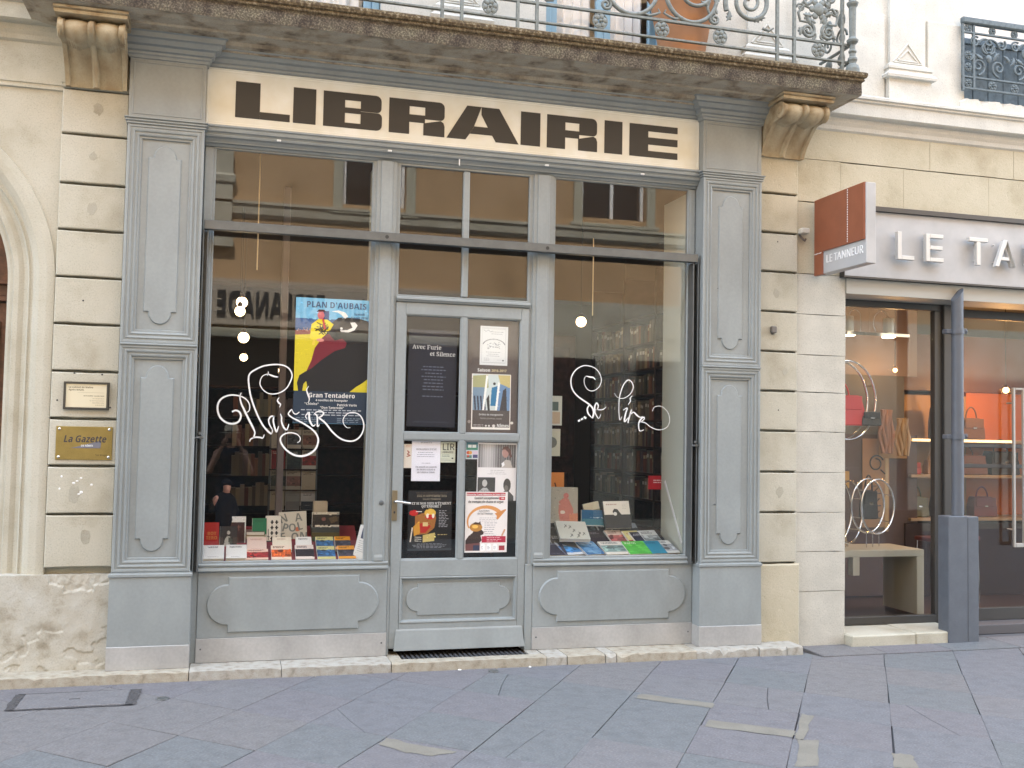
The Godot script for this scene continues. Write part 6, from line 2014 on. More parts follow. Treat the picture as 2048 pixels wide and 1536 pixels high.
func ink(r: float, g: float, b: float) -> StandardMaterial3D:
	var key := "ink%.2f%.2f%.2f" % [r, g, b]
	if not M.has(key):
		M[key] = pm(r, g, b, 0.6)
	return M[key]

func posters() -> void:
	var W := Color(0.93, 0.92, 0.89)
	var white := ink(0.78, 0.77, 0.74)
	var black := ink(0.03, 0.03, 0.035)
	var zi := -0.0490          # just inside the big panes
	var zd := -0.0432          # just inside the door panes
	# --- bullfight poster
	var c := Canvas.new(312, 522, Color(0.42, 0.66, 0.78))
	c.rect(0, 0, 1, 0.17, Color(0.47, 0.72, 0.84))
	c.rect(0, 0.165, 1, 0.09, Color(0.20, 0.36, 0.56))
	c.rect(0.30, 0.10, 0.14, 0.12, Color(0.16, 0.27, 0.47))
	c.rect(0, 0.235, 1, 0.04, Color(0.30, 0.40, 0.55))
	c.rect(0, 0.265, 0.30, 0.03, Color(0.55, 0.30, 0.22))
	c.mottle(0.18, rng, 500, 0.03)
	c.poly([0, 0.29, 0.30, 0.275, 1.0, 0.30, 1.0, 0.745, 0, 0.745], Color(0.84, 0.78, 0.16))
	c.poly([0, 0.262, 0.32, 0.258, 0.32, 0.285, 0.0, 0.300], Color(0.52, 0.22, 0.20))
	for i in 30:
		c.disc(0.01 + rng.randf() * 0.28, 0.245 + rng.randf() * 0.02, 0.008, 0.004, Color(0.85, 0.70, 0.62))
	c.mottle(0.06, rng, 700, 0.05)
	var bull := Color(0.085, 0.080, 0.095)
	c.poly([0.06, 0.745, 0.04, 0.68, 0.07, 0.62, 0.16, 0.585, 0.22, 0.50, 0.30, 0.38, 0.40, 0.28, 0.48, 0.235, 0.56, 0.18, 0.64, 0.145, 0.80, 0.145, 0.94, 0.165, 1.0, 0.20, 1.0, 0.62, 0.90, 0.67, 0.82, 0.70, 0.73, 0.745], bull)
	c.poly([0.11, 0.745, 0.125, 0.69, 0.16, 0.665, 0.175, 0.70, 0.165, 0.745], Color(0.82, 0.77, 0.18))
	c.poly([0.44, 0.21, 0.56, 0.15, 0.62, 0.145, 0.56, 0.22, 0.52, 0.30, 0.45, 0.30], Color(0.16, 0.15, 0.17))
	c.poly([0.26, 0.40, 0.36, 0.31, 0.44, 0.28, 0.52, 0.335, 0.62, 0.315, 0.68, 0.35, 0.66, 0.39, 0.52, 0.42, 0.36, 0.49, 0.22, 0.565, 0.16, 0.585, 0.22, 0.50], Color(0.46, 0.10, 0.17))
	c.poly([0.21, 0.21, 0.30, 0.165, 0.42, 0.17, 0.50, 0.205, 0.46, 0.25, 0.42, 0.265, 0.40, 0.29, 0.34, 0.32, 0.24, 0.34, 0.19, 0.32], Color(0.90, 0.82, 0.10))
	for i in 16:
		c.stroke([0.24 + rng.randf() * 0.2, 0.19 + rng.randf() * 0.11, 0.25 + rng.randf() * 0.2, 0.20 + rng.randf() * 0.11], 0.010, Color(0.20, 0.17, 0.10))
	c.disc(0.33, 0.135, 0.045, 0.035, Color(0.80, 0.42, 0.44))
	c.poly([0.27, 0.115, 0.30, 0.09, 0.37, 0.09, 0.40, 0.115, 0.37, 0.105, 0.29, 0.108], Color(0.30, 0.10, 0.12))
	c.stroke([0.36, 0.17, 0.385, 0.24], 0.022, Color(0.75, 0.15, 0.15))
	c.disc(0.33, 0.335, 0.05, 0.013, Color(0.85, 0.55, 0.52))
	c.stroke([0.25, 0.34, 0.24, 0.37], 0.03, Color(0.90, 0.80, 0.30))
	c.poly([0.47, 0.100, 0.56, 0.090, 0.65, 0.105, 0.69, 0.135, 0.65, 0.155, 0.60, 0.125, 0.55, 0.108], W)
	c.poly([0.72, 0.185, 0.78, 0.18, 0.82, 0.205, 0.78, 0.245, 0.70, 0.265, 0.60, 0.262, 0.585, 0.248, 0.68, 0.245, 0.75, 0.225], W)
	c.disc(0.605, 0.235, 0.018, 0.010, W)
	c.rect(0, 0.745, 1, 0.255, Color(0.135, 0.205, 0.285))
	c.lines(0.06, 0.89, 0.88, 0.019, 3, Color(0.72, 0.74, 0.76), rng, true)
	c.lines(0.04, 0.955, 0.40, 0.014, 3, Color(0.50, 0.55, 0.60), rng)
	c.lines(0.58, 0.955, 0.36, 0.014, 3, Color(0.50, 0.55, 0.60), rng)
	var bp := sheet("bullfight_poster", "tall blue and yellow bullfight poster titled PLAN D'AUBAIS in the left window", "poster", 0.407, 0.922, 1.546, 2.405, zi, c.mat(), "", 0.0)
	words(bp, "PLAN D'AUBAIS", Vector3(0.275, 0.795, 0.0018), 0.040, ink(0.05, 0.10, 0.20), 1, true)
	words(bp, "Samedi", Vector3(0.47, 0.752, 0.0018), 0.015, ink(0.05, 0.10, 0.20), 2, true)
	words(bp, "6 août 2016", Vector3(0.49, 0.728, 0.0018), 0.015, ink(0.05, 0.10, 0.20), 2, true)
	words(bp, "Gran Tentadero", Vector3(0.258, 0.178, 0.0018), 0.030, white, 1, true)
	words(bp, "4 novillos de Pourquier", Vector3(0.258, 0.152, 0.0018), 0.014, white, 1, true)
	words(bp, "\"Chinito\"", Vector3(0.075, 0.126, 0.0018), 0.0155, white, 0, true)
	words(bp, "Patrick Varin", Vector3(0.43, 0.122, 0.0018), 0.0155, white, 2, true)
	words(bp, "\"Don Tancredo\"", Vector3(0.262, 0.102, 0.0018), 0.0155, white, 1, true)
	# --- dark blue programme, door upper left
	c = Canvas.new(180, 344, Color(0.115, 0.125, 0.175))
	c.mottle(0.05, rng, 300, 0.2)
	for i in 10:
		if i != 8:
			c.lines(0.26, 0.375 + i * 0.034, 0.54, 0.034, 1, Color(0.36, 0.38, 0.44), rng, true, 0.36)
	c.lines(0.30, 0.025, 0.40, 0.012, 1, Color(0.42, 0.44, 0.48), rng, true)
	c.lines(0.10, 0.945, 0.80, 0.011, 2, Color(0.28, 0.30, 0.36), rng, true)
	var fp := sheet("dark_poster", "narrow dark blue poster titled Avec Furie et Silence in the door", "poster", 1.184, 1.530, 1.540, 2.222, zd, c.mat(), "", -0.008)
	words(fp, "Avec Furie", Vector3(0.025, 0.545, 0.0018), 0.029, white, 0, false, "Droid Serif")
	words(fp, "et Silence", Vector3(0.335, 0.500, 0.0018), 0.029, white, 2, false, "Droid Serif")
	# --- brown season poster, door upper right
	c = Canvas.new(200, 432, Color(0.335, 0.285, 0.270))
	c.mottle(0.03, rng, 200, 0.2)
	c.rect(0.118, 0.482, 0.755, 0.486, W)
	c.rect(0.135, 0.488, 0.722, 0.312, Color(0.80, 0.84, 0.83))
	c.poly([0.135, 0.50, 0.42, 0.488, 0.44, 0.60, 0.135, 0.65], Color(0.66, 0.66, 0.48))
	c.poly([0.62, 0.488, 0.857, 0.488, 0.857, 0.60, 0.70, 0.62], Color(0.78, 0.72, 0.48))
	c.poly([0.135, 0.60, 0.40, 0.60, 0.36, 0.80, 0.135, 0.80], Color(0.48, 0.58, 0.66))
	c.poly([0.50, 0.60, 0.64, 0.58, 0.62, 0.76, 0.48, 0.76], Color(0.12, 0.45, 0.62))
	c.poly([0.64, 0.56, 0.857, 0.60, 0.857, 0.80, 0.60, 0.80], Color(0.42, 0.55, 0.70))
	for i in 4:
		c.stroke([0.17 + i * 0.06, 0.68, 0.19 + i * 0.062, 0.79], 0.03, Color(0.20, 0.22, 0.30))
	c.poly([0.39, 0.49, 0.43, 0.49, 0.36, 0.80, 0.32, 0.80], Color(0.95, 0.95, 0.93))
	c.poly([0.62, 0.55, 0.66, 0.56, 0.61, 0.80, 0.57, 0.80], Color(0.95, 0.95, 0.93))
	c.poly([0.72, 0.62, 0.78, 0.60, 0.80, 0.80, 0.66, 0.80], Color(0.22, 0.20, 0.22))
	c.disc(0.55, 0.565, 0.025, 0.012, Color(0.15, 0.14, 0.14))
	c.poly([0.40, 0.70, 0.45, 0.66, 0.47, 0.80, 0.43, 0.80], Color(0.15, 0.13, 0.13))
	c.mottle(0.12, rng, 300, 0.04)
	c.rect(0.135, 0.80, 0.722, 0.150, Color(0.32, 0.275, 0.26))
	c.lines(0.16, 0.925, 0.22, 0.011, 2, Color(0.75, 0.72, 0.70), rng)
	c.disc(0.40, 0.934, 0.020, 0.009, Color(0.85, 0.83, 0.80))
	c.disc(0.46, 0.934, 0.020, 0.009, Color(0.85, 0.83, 0.80))
	c.disc(0.55, 0.934, 0.030, 0.014, Color(0.85, 0.83, 0.80))
	c.disc(0.90, 0.905, 0.030, 0.012, Color(0.85, 0.83, 0.80))
	c.disc(0.075, 0.90, 0.030, 0.014, Color(0.60, 0.55, 0.53))
	var sp := sheet("season_poster", "brown season poster with a white-framed painting, Saison 2016-2017, in the door", "poster", 1.603, 1.985, 1.500, 2.318, zd, c.mat())
	words(sp, "Saison", Vector3(0.082, 0.440, 0.0018), 0.022, white, 0, true)
	words(sp, "2016-2017", Vector3(0.185, 0.441, 0.0018), 0.017, ink(0.62, 0.52, 0.30), 0, true)
	words(sp, "Drôles de mangeoires", Vector3(0.188, 0.128, 0.0018), 0.013, white, 1, false)
	words(sp, "Théâtre d'ombres, musée", Vector3(0.188, 0.102, 0.0018), 0.010, ink(0.45, 0.42, 0.40), 1)
	words(sp, "Nîmes", Vector3(0.232, 0.047, 0.0018), 0.021, white, 0, true)
	# certificate taped over it
	c = Canvas.new(168, 234, Color(0.86, 0.87, 0.86))
	var g := Color(0.60, 0.61, 0.62)
	for q in [[0.07, 0.045, 0.86, 0.006], [0.07, 0.94, 0.86, 0.006], [0.07, 0.045, 0.009, 0.90], [0.92, 0.045, 0.009, 0.90], [0.10, 0.065, 0.80, 0.004], [0.10, 0.925, 0.80, 0.004]]:
		c.rect(q[0], q[1], q[2], q[3], g)
	c.stroke([0.12, 0.10, 0.20, 0.14, 0.30, 0.10, 0.36, 0.15, 0.44, 0.12], 0.012, g)
	c.lines(0.40, 0.14, 0.48, 0.05, 2, g, rng, false, 0.3)
	for i in 22:
		var a := PI * (0.08 + 0.84 * i / 21.0)
		c.disc(0.5 - cos(a) * 0.40, 0.50 - sin(a) * 0.17, 0.016, 0.014, Color(0.40, 0.41, 0.42))
	for i in 40:
		c.disc(0.5 + rng.randf_range(-0.22, 0.22), 0.50 + rng.randf_range(-0.10, 0.08), 0.02, 0.012, Color(0.62, 0.63, 0.64))
	c.lines(0.18, 0.66, 0.6, 0.05, 3, g, rng, true, 0.3)
	c.lines(0.15, 0.82, 0.25, 0.03, 3, g, rng, false, 0.35)
	c.rect(0.62, 0.86, 0.26, 0.005, g)
	c.disc(0.84, 0.87, 0.03, 0.02, Color(0.35, 0.35, 0.36))
	sheet("certificate", "white certificate with an ornate grey border taped on the brown season poster", "notice", 1.700, 1.905, 1.988, 2.268, zd + 0.0022, c.mat(), "", -0.006)
	# --- opening hours and stickers, door lower left
	c = Canvas.new(160, 226, Color(0.90, 0.90, 0.93))
	c.lines(0.22, 0.06, 0.58, 0.03, 1, Color(0.60, 0.60, 0.64), rng, true, 0.6)
	for i in 3:
		c.lines(0.12, 0.30 + 0.05 * i, 0.74, 0.04, 1, Color(0.55, 0.55, 0.60), rng, true, 0.34)
	c.lines(0.34, 0.56, 0.34, 0.04, 1, Color(0.5, 0.5, 0.56), rng, true, 0.4)
	var hp := sheet("opening_hours", "white sheet with the opening hours in the door", "notice", 1.226, 1.430, 1.159, 1.446, zd + 0.002, c.mat())
	words(hp, "HORAIRES D'ÉTÉ", Vector3(0.104, 0.216, 0.0018), 0.012, ink(0.25, 0.25, 0.28), 1, true, "Droid Serif")
	words(hp, "Du mardi au samedi", Vector3(0.104, 0.094, 0.0018), 0.0105, ink(0.2, 0.2, 0.24), 1, true, "Droid Serif")
	words(hp, "de 9h30 à 12h30 &", Vector3(0.104, 0.075, 0.0018), 0.0105, ink(0.2, 0.2, 0.24), 1, true, "Droid Serif")
	words(hp, "de 14h30 à 19h00", Vector3(0.104, 0.056, 0.0018), 0.0105, ink(0.2, 0.2, 0.24), 1, true, "Droid Serif")
	c = Canvas.new(50, 132, Color(0.88, 0.85, 0.80))
	c.lines(0.15, 0.06, 0.7, 0.05, 2, Color(0.75, 0.50, 0.42), rng, true, 0.5)
	c.stroke([0.4, 0.28, 0.6, 0.34, 0.4, 0.42, 0.7, 0.48, 0.35, 0.52], 0.09, Color(0.66, 0.44, 0.38))
	sheet("beige_sticker", "small beige sticker left of the opening hours sheet", "sticker", 1.1715, 1.234, 1.249, 1.416, zd, c.mat())
	c = Canvas.new(90, 120, Color(0.80, 0.82, 0.75))
	c.lines(0.12, 0.62, 0.66, 0.07, 2, Color(0.35, 0.40, 0.36), rng, false, 0.4)
	c.rect(0.76, 0.76, 0.12, 0.07, Color(0.25, 0.28, 0.27))
	c.lines(0.05, 0.82, 0.7, 0.06, 2, Color(0.55, 0.58, 0.54), rng, false, 0.35)
	var lp := sheet("pale_green_sticker", "pale green sticker with the letters LIR right of the opening hours", "sticker", 1.4315, 1.538, 1.290, 1.434, zd, c.mat())
	words(lp, "LIR", Vector3(0.054, 0.088, 0.0018), 0.046, black, 1, false)
	words(lp, "LIBRAIRIE", Vector3(0.008, 0.066, 0.0018), 0.0135, black, 0, false)
	c = Canvas.new(90, 114, Color(0.78, 0.80, 0.82))
	c.rect(0.04, 0.02, 0.90, 0.45, Color(0.16, 0.44, 0.50))
	c.rect(0.04, 0.33, 0.90, 0.13, Color(0.20, 0.52, 0.40))
	c.rect(0.16, 0.16, 0.66, 0.18, Color(0.88, 0.90, 0.90))
	c.rect(0.46, 0.16, 0.05, 0.18, Color(0.16, 0.44, 0.50))
	c.disc(0.20, 0.62, 0.15, 0.10, Color(0.80, 0.30, 0.16))
	c.disc(0.36, 0.62, 0.13, 0.10, Color(0.85, 0.60, 0.25))
	c.rect(0.56, 0.54, 0.38, 0.17, Color(0.82, 0.74, 0.80))
	c.rect(0.06, 0.78, 0.42, 0.17, Color(0.30, 0.52, 0.44))
	c.rect(0.10, 0.78, 0.18, 0.12, Color(0.75, 0.22, 0.20))
	c.rect(0.56, 0.74, 0.38, 0.20, Color(0.28, 0.26, 0.45))
	sheet("card_sticker", "blue and green bank card sticker in the lower right door pane", "sticker", 1.613, 1.706, 1.316, 1.437, zd + 0.002, c.mat())
	# --- portraits
	c = Canvas.new(204, 290, Color(0.90, 0.89, 0.89))
	for i in 60:
		var k := i / 59.0
		c.rect(0.02 + 0.945 * k, 0.03, 0.017, 0.40, Color(0.42, 0.41, 0.41).lerp(Color(0.72, 0.71, 0.71), sin(clampf(k * 1.9, 0.0, 1.0) * PI)).lerp(Color(0.33, 0.31, 0.31), clampf(k * 2.0 - 1.0, 0.0, 1.0)))
	c.poly([0.60, 0.43, 0.66, 0.33, 0.72, 0.29, 0.84, 0.30, 0.90, 0.43], Color(0.72, 0.69, 0.66))
	c.disc(0.71, 0.17, 0.085, 0.085, Color(0.68, 0.52, 0.48))
	c.poly([0.60, 0.12, 0.66, 0.07, 0.76, 0.06, 0.84, 0.12, 0.88, 0.24, 0.82, 0.26, 0.78, 0.16, 0.70, 0.11], Color(0.38, 0.25, 0.22))
	c.poly([0.61, 0.36, 0.67, 0.32, 0.70, 0.38, 0.64, 0.42], Color(0.93, 0.93, 0.93))
	c.lines(0.24, 0.475, 0.56, 0.03, 3, Color(0.62, 0.60, 0.60), rng, true, 0.3)
	c.rect(0.02, 0.60, 0.45, 0.40, Color(0.235, 0.225, 0.225))
	c.disc(0.20, 0.70, 0.065, 0.062, Color(0.74, 0.73, 0.72))
	c.poly([0.04, 0.98, 0.06, 0.84, 0.16, 0.78, 0.26, 0.78, 0.34, 0.85, 0.36, 1.0, 0.04, 1.0], Color(0.70, 0.70, 0.70))
	for i in 14:
		c.stroke([0.06 + rng.randf() * 0.28, 0.82, 0.06 + rng.randf() * 0.28, 0.98], 0.008, Color(0.48, 0.48, 0.48))
	c.poly([0.60, 1.0, 0.62, 0.90, 0.70, 0.83, 0.80, 0.82, 0.94, 0.92, 0.94, 1.0], Color(0.30, 0.29, 0.29))
	c.disc(0.77, 0.73, 0.095, 0.115, Color(0.26, 0.24, 0.23))
	c.disc(0.75, 0.78, 0.05, 0.05, Color(0.45, 0.42, 0.40))
	c.mottle(0.08, rng, 300, 0.02)
	sheet("portrait_poster", "white poster with three grey portrait photographs in the lower right door pane", "poster", 1.697, 1.986, 1.024, 1.435, zd, c.mat(), "", -0.008)
	# --- dark theatre poster
	c = Canvas.new(220, 298, Color(0.085, 0.085, 0.095))
	c.rect(0.0, 0.965, 1.0, 0.035, Color(0.20, 0.20, 0.22))
	c.lines(0.15, 0.035, 0.76, 0.028, 2, Color(0.35, 0.30, 0.24), rng, true, 0.4)
	c.disc(0.13, 0.37, 0.10, 0.05, Color(0.75, 0.12, 0.10))
	c.rect(0.18, 0.345, 0.14, 0.014, Color(0.95, 0.90, 0.88))
	c.poly([0.16, 0.42, 0.30, 0.38, 0.60, 0.34, 0.64, 0.46, 0.60, 0.62, 0.44, 0.72, 0.16, 0.74], Color(0.62, 0.40, 0.18))
	c.disc(0.50, 0.37, 0.13, 0.07, Color(0.88, 0.72, 0.30))
	c.disc(0.50, 0.44, 0.11, 0.04, Color(0.78, 0.14, 0.10))
	c.disc(0.44, 0.42, 0.03, 0.04, Color(0.92, 0.90, 0.84))
	c.disc(0.57, 0.42, 0.03, 0.04, Color(0.92, 0.90, 0.84))
	c.poly([0.20, 0.56, 0.44, 0.52, 0.52, 0.60, 0.40, 0.70, 0.22, 0.70], Color(0.70, 0.14, 0.11))
	c.poly([0.12, 0.60, 0.26, 0.50, 0.28, 0.70, 0.14, 0.76], Color(0.80, 0.58, 0.20))
	c.rect(0.34, 0.53, 0.12, 0.07, Color(0.82, 0.74, 0.52))
	c.poly([0.34, 0.74, 0.62, 0.70, 0.60, 0.84, 0.34, 0.86], Color(0.78, 0.70, 0.42))
	c.stroke([0.10, 0.62, 0.06, 0.84], 0.025, Color(0.88, 0.84, 0.78))
	for i in 5:
		c.stroke([0.16, 0.77 + 0.016 * i, 0.30, 0.775 + 0.016 * i], 0.012, Color(0.88, 0.86, 0.80) if i % 2 == 0 else Color(0.1, 0.1, 0.1))
	c.mottle(0.25, rng, 260, 0.04)
	c.lines(0.70, 0.335, 0.24, 0.0265, 11, Color(0.66, 0.66, 0.68), rng, false, 0.42)
	c.lines(0.10, 0.885, 0.80, 0.021, 4, Color(0.62, 0.62, 0.64), rng, true, 0.42)
	c.lines(0.68, 0.73, 0.22, 0.05, 1, Color(0.70, 0.62, 0.40), rng, false, 0.3)
	var ep := sheet("theatre_poster", "dark theatre poster asking ET SI NOS VIES N'ETAIENT QU'ENIGME in the door", "poster", 1.212, 1.524, 0.674, 1.092, zd, c.mat(), "", 0.004)
	words(ep, "24 & 25 SEPTEMBRE 2016", Vector3(0.166, 0.374, 0.0018), 0.0125, ink(0.45, 0.38, 0.28), 1, false, "Droid Serif")
	words(ep, "SALLE TERRISSE", Vector3(0.166, 0.353, 0.0018), 0.0115, ink(0.40, 0.34, 0.25), 1, false, "Droid Serif")
	words(ep, "ET SI NOS VIES N'ÉTAIENT", Vector3(0.164, 0.321, 0.0018), 0.0165, white, 1, true, "Droid Serif", 0.90)
	words(ep, "QU'ÉNIGME ?", Vector3(0.164, 0.295, 0.0018), 0.0165, white, 1, true, "Droid Serif", 0.90)
	# --- hunting horn concert poster
	c = Canvas.new(220, 308, Color(0.90, 0.88, 0.87))
	c.rect(0.03, 0.018, 0.92, 0.050, Color(0.72, 0.16, 0.22))
	c.rect(0.80, 0.085, 0.14, 0.055, Color(0.75, 0.16, 0.22))
	var horn := []
	var inner := []
	for i in 22:
		var a := lerpf(-2.75, -0.72, i / 21.0) if i < 20 else -0.72
		a = lerpf(2.75, -0.72 + 0.0, 0.0) + 0.0
	for i in 26:
		var t := i / 25.0
		var a := lerpf(PI * 0.86, PI * 2.0 - 0.62, t)
		horn.append(0.50 + cos(a) * 0.46)
		horn.append(0.49 + sin(a) * 0.265)
	for i in 26:
		var t := 1.0 - i / 25.0
		var a := lerpf(PI * 0.86, PI * 2.0 - 0.62, t)
		var th := lerpf(0.030, 0.095, t)
		inner.append(0.50 + cos(a) * (0.46 - th))
		inner.append(0.49 + sin(a) * (0.265 - th * 0.72))
	c.poly(horn + inner, Color(0.82, 0.58, 0.34))
	c.poly([0.80, 0.33, 0.95, 0.285, 0.97, 0.30, 0.78, 0.455, 0.74, 0.45, 0.75, 0.40, 0.70, 0.36], Color(0.80, 0.54, 0.30))
	c.lines(0.34, 0.43, 0.44, 0.026, 3, Color(0.62, 0.61, 0.62), rng, false, 0.35)
	c.lines(0.46, 0.51, 0.34, 0.036, 7, Color(0.58, 0.57, 0.60), rng, false, 0.30)
	c.rect(0.40, 0.735, 0.57, 0.105, Color(0.70, 0.13, 0.25))
	c.lines(0.52, 0.755, 0.42, 0.028, 3, Color(0.90, 0.75, 0.78), rng, false, 0.4)
	c.poly([0.02, 0.80, 0.10, 0.72, 0.18, 0.68, 0.22, 0.62, 0.36, 0.60, 0.44, 0.66, 0.44, 0.70, 0.37, 0.72, 0.40, 0.80, 0.30, 0.88, 0.02, 0.88], Color(0.22, 0.15, 0.13))
	c.disc(0.26, 0.585, 0.15, 0.072, Color(0.72, 0.50, 0.20))
	c.disc(0.24, 0.575, 0.07, 0.03, Color(0.92, 0.74, 0.36))
	c.poly([0.16, 0.54, 0.24, 0.50, 0.32, 0.51, 0.36, 0.49, 0.38, 0.55, 0.32, 0.54], Color(0.30, 0.20, 0.14))
	c.stroke([0.88, 0.72, 0.94, 0.63], 0.03, Color(0.80, 0.60, 0.48))
	c.poly([0.02, 0.86, 0.36, 0.84, 0.36, 0.97, 0.02, 0.97], Color(0.45, 0.28, 0.27))
	c.rect(0.20, 0.88, 0.15, 0.09, Color(0.20, 0.22, 0.32))
	for i in 3:
		c.disc(0.43 + i * 0.145, 0.885, 0.05, 0.03, Color(0.95, 0.95, 0.95))
		c.rect(0.38 + i * 0.145, 0.885, 0.10, 0.085, Color(0.95, 0.95, 0.95))
		c.lines(0.395 + i * 0.145, 0.90, 0.07, 0.02, 3, Color(0.62, 0.60, 0.62), rng, false, 0.4)
	c.rect(0.81, 0.89, 0.14, 0.08, Color(0.62, 0.20, 0.24))
	c.mottle(0.05, rng, 300, 0.03)
	var cp := sheet("concert_poster", "white concert poster with a curved hunting horn in the lower right door pane", "poster", 1.617, 1.926, 0.658, 1.086, zd + 0.004, c.mat(), "", 0.0)
	words(cp, "Dimanche 7 août Abbatiale de Saint-Gilles", Vector3(0.152, 0.4035, 0.0018), 0.011, white, 1, true, "Droid Sans", 0.92)
	words(cp, "Concert exceptionnel", Vector3(0.155, 0.375, 0.0018), 0.016, black, 1, true, "Droid Sans", 0.78)
	words(cp, "de trompes de chasse et orgue", Vector3(0.150, 0.349, 0.0018), 0.016, black, 1, true, "Droid Sans", 0.78)
	words(cp, "18h", Vector3(0.270, 0.376, 0.0018), 0.011, white, 1, true)
	words(cp, "Les échos", Vector3(0.100, 0.288, 0.0018), 0.012, black, 0, false, "Droid Serif")
	words(cp, "du Val Vaunage", Vector3(0.088, 0.268, 0.0018), 0.012, black, 0, false, "Droid Serif", 0.9)

# ---------------------------------------------------------------- books
func book(label: String, at: Vector3, w: float, h: float, t: float, cover: Material, spine: Material, lean := 0.0, turn := 0.0, roll := 0.0, group := "") -> Node3D:
	# origin at the lower left front edge of the cover; lean tips it back; face to the street
	var o := thing("book", label, "book", at, group)
	o.basis = Basis(Vector3(0, 1, 0), turn) * Basis(Vector3(1, 0, 0), -lean) * Basis(Vector3(0, 0, 1), roll)
	var m := MB.new()
	m.quad(Vector3(0, 0, 0), Vector3(w, 0, 0), Vector3(w, h, 0), Vector3(0, h, 0), Vector3(0, 0, 1))
	part(o, "front_cover", m.mesh(), cover)
	pbox(o, "pages", Vector3(0.001, 0.002, -t + 0.002), Vector3(w - 0.002, h - 0.002, -0.0015), M.pages)
	m = MB.new()
	m.box(Vector3(-0.0012, 0, -t), Vector3(0.0009, h, -0.0005))
	m.box(Vector3(0.001, 0, -t), Vector3(w, h, -t + 0.0018))
	part(o, "binding", m.mesh(), spine)
	return o

func cover(kind: int, a: Color, b: Color, seed_: int, w := 84, h := 120) -> StandardMaterial3D:
	var g := RandomNumberGenerator.new()
	g.seed = seed_
	var c := Canvas.new(w, h, a)
	if kind == 0:      # plain with title and a rule
		c.lines(0.12, 0.12, 0.7, 0.06, 2, b, g, true, 0.6)
		c.lines(0.2, 0.86, 0.5, 0.05, 1, b, g, true, 0.4)
	elif kind == 1:    # picture below a title band
		c.rect(0.0, 0.30, 1.0, 0.52, b)
		for i in 24:
			var k := g.randf_range(0.5, 1.4)
			c.disc(g.randf(), 0.32 + g.randf() * 0.46, g.randf_range(0.03, 0.16), g.randf_range(0.02, 0.10), Color(b.r * k, b.g * k, b.b * k))
		c.lines(0.1, 0.08, 0.75, 0.07, 2, Color(b.r * 0.4, b.g * 0.4, b.b * 0.4), g, false, 0.6)
	elif kind == 2:    # full picture, light title at the top
		for i in 40:
			c.disc(g.randf(), g.randf(), g.randf_range(0.04, 0.22), g.randf_range(0.03, 0.14), a.lerp(b, g.randf()))
		c.lines(0.1, 0.10, 0.75, 0.08, 2, Color(0.92, 0.90, 0.85), g, false, 0.5)
	elif kind == 3:    # two fields
		c.rect(0, 0.55, 1, 0.45, b)
		c.lines(0.12, 0.15, 0.7, 0.07, 2, b, g, true, 0.5)
		c.lines(0.2, 0.75, 0.5, 0.06, 1, a, g, true, 0.5)
	c.mottle(0.06, g, 80, 0.08)
	return c.mat(0.45)

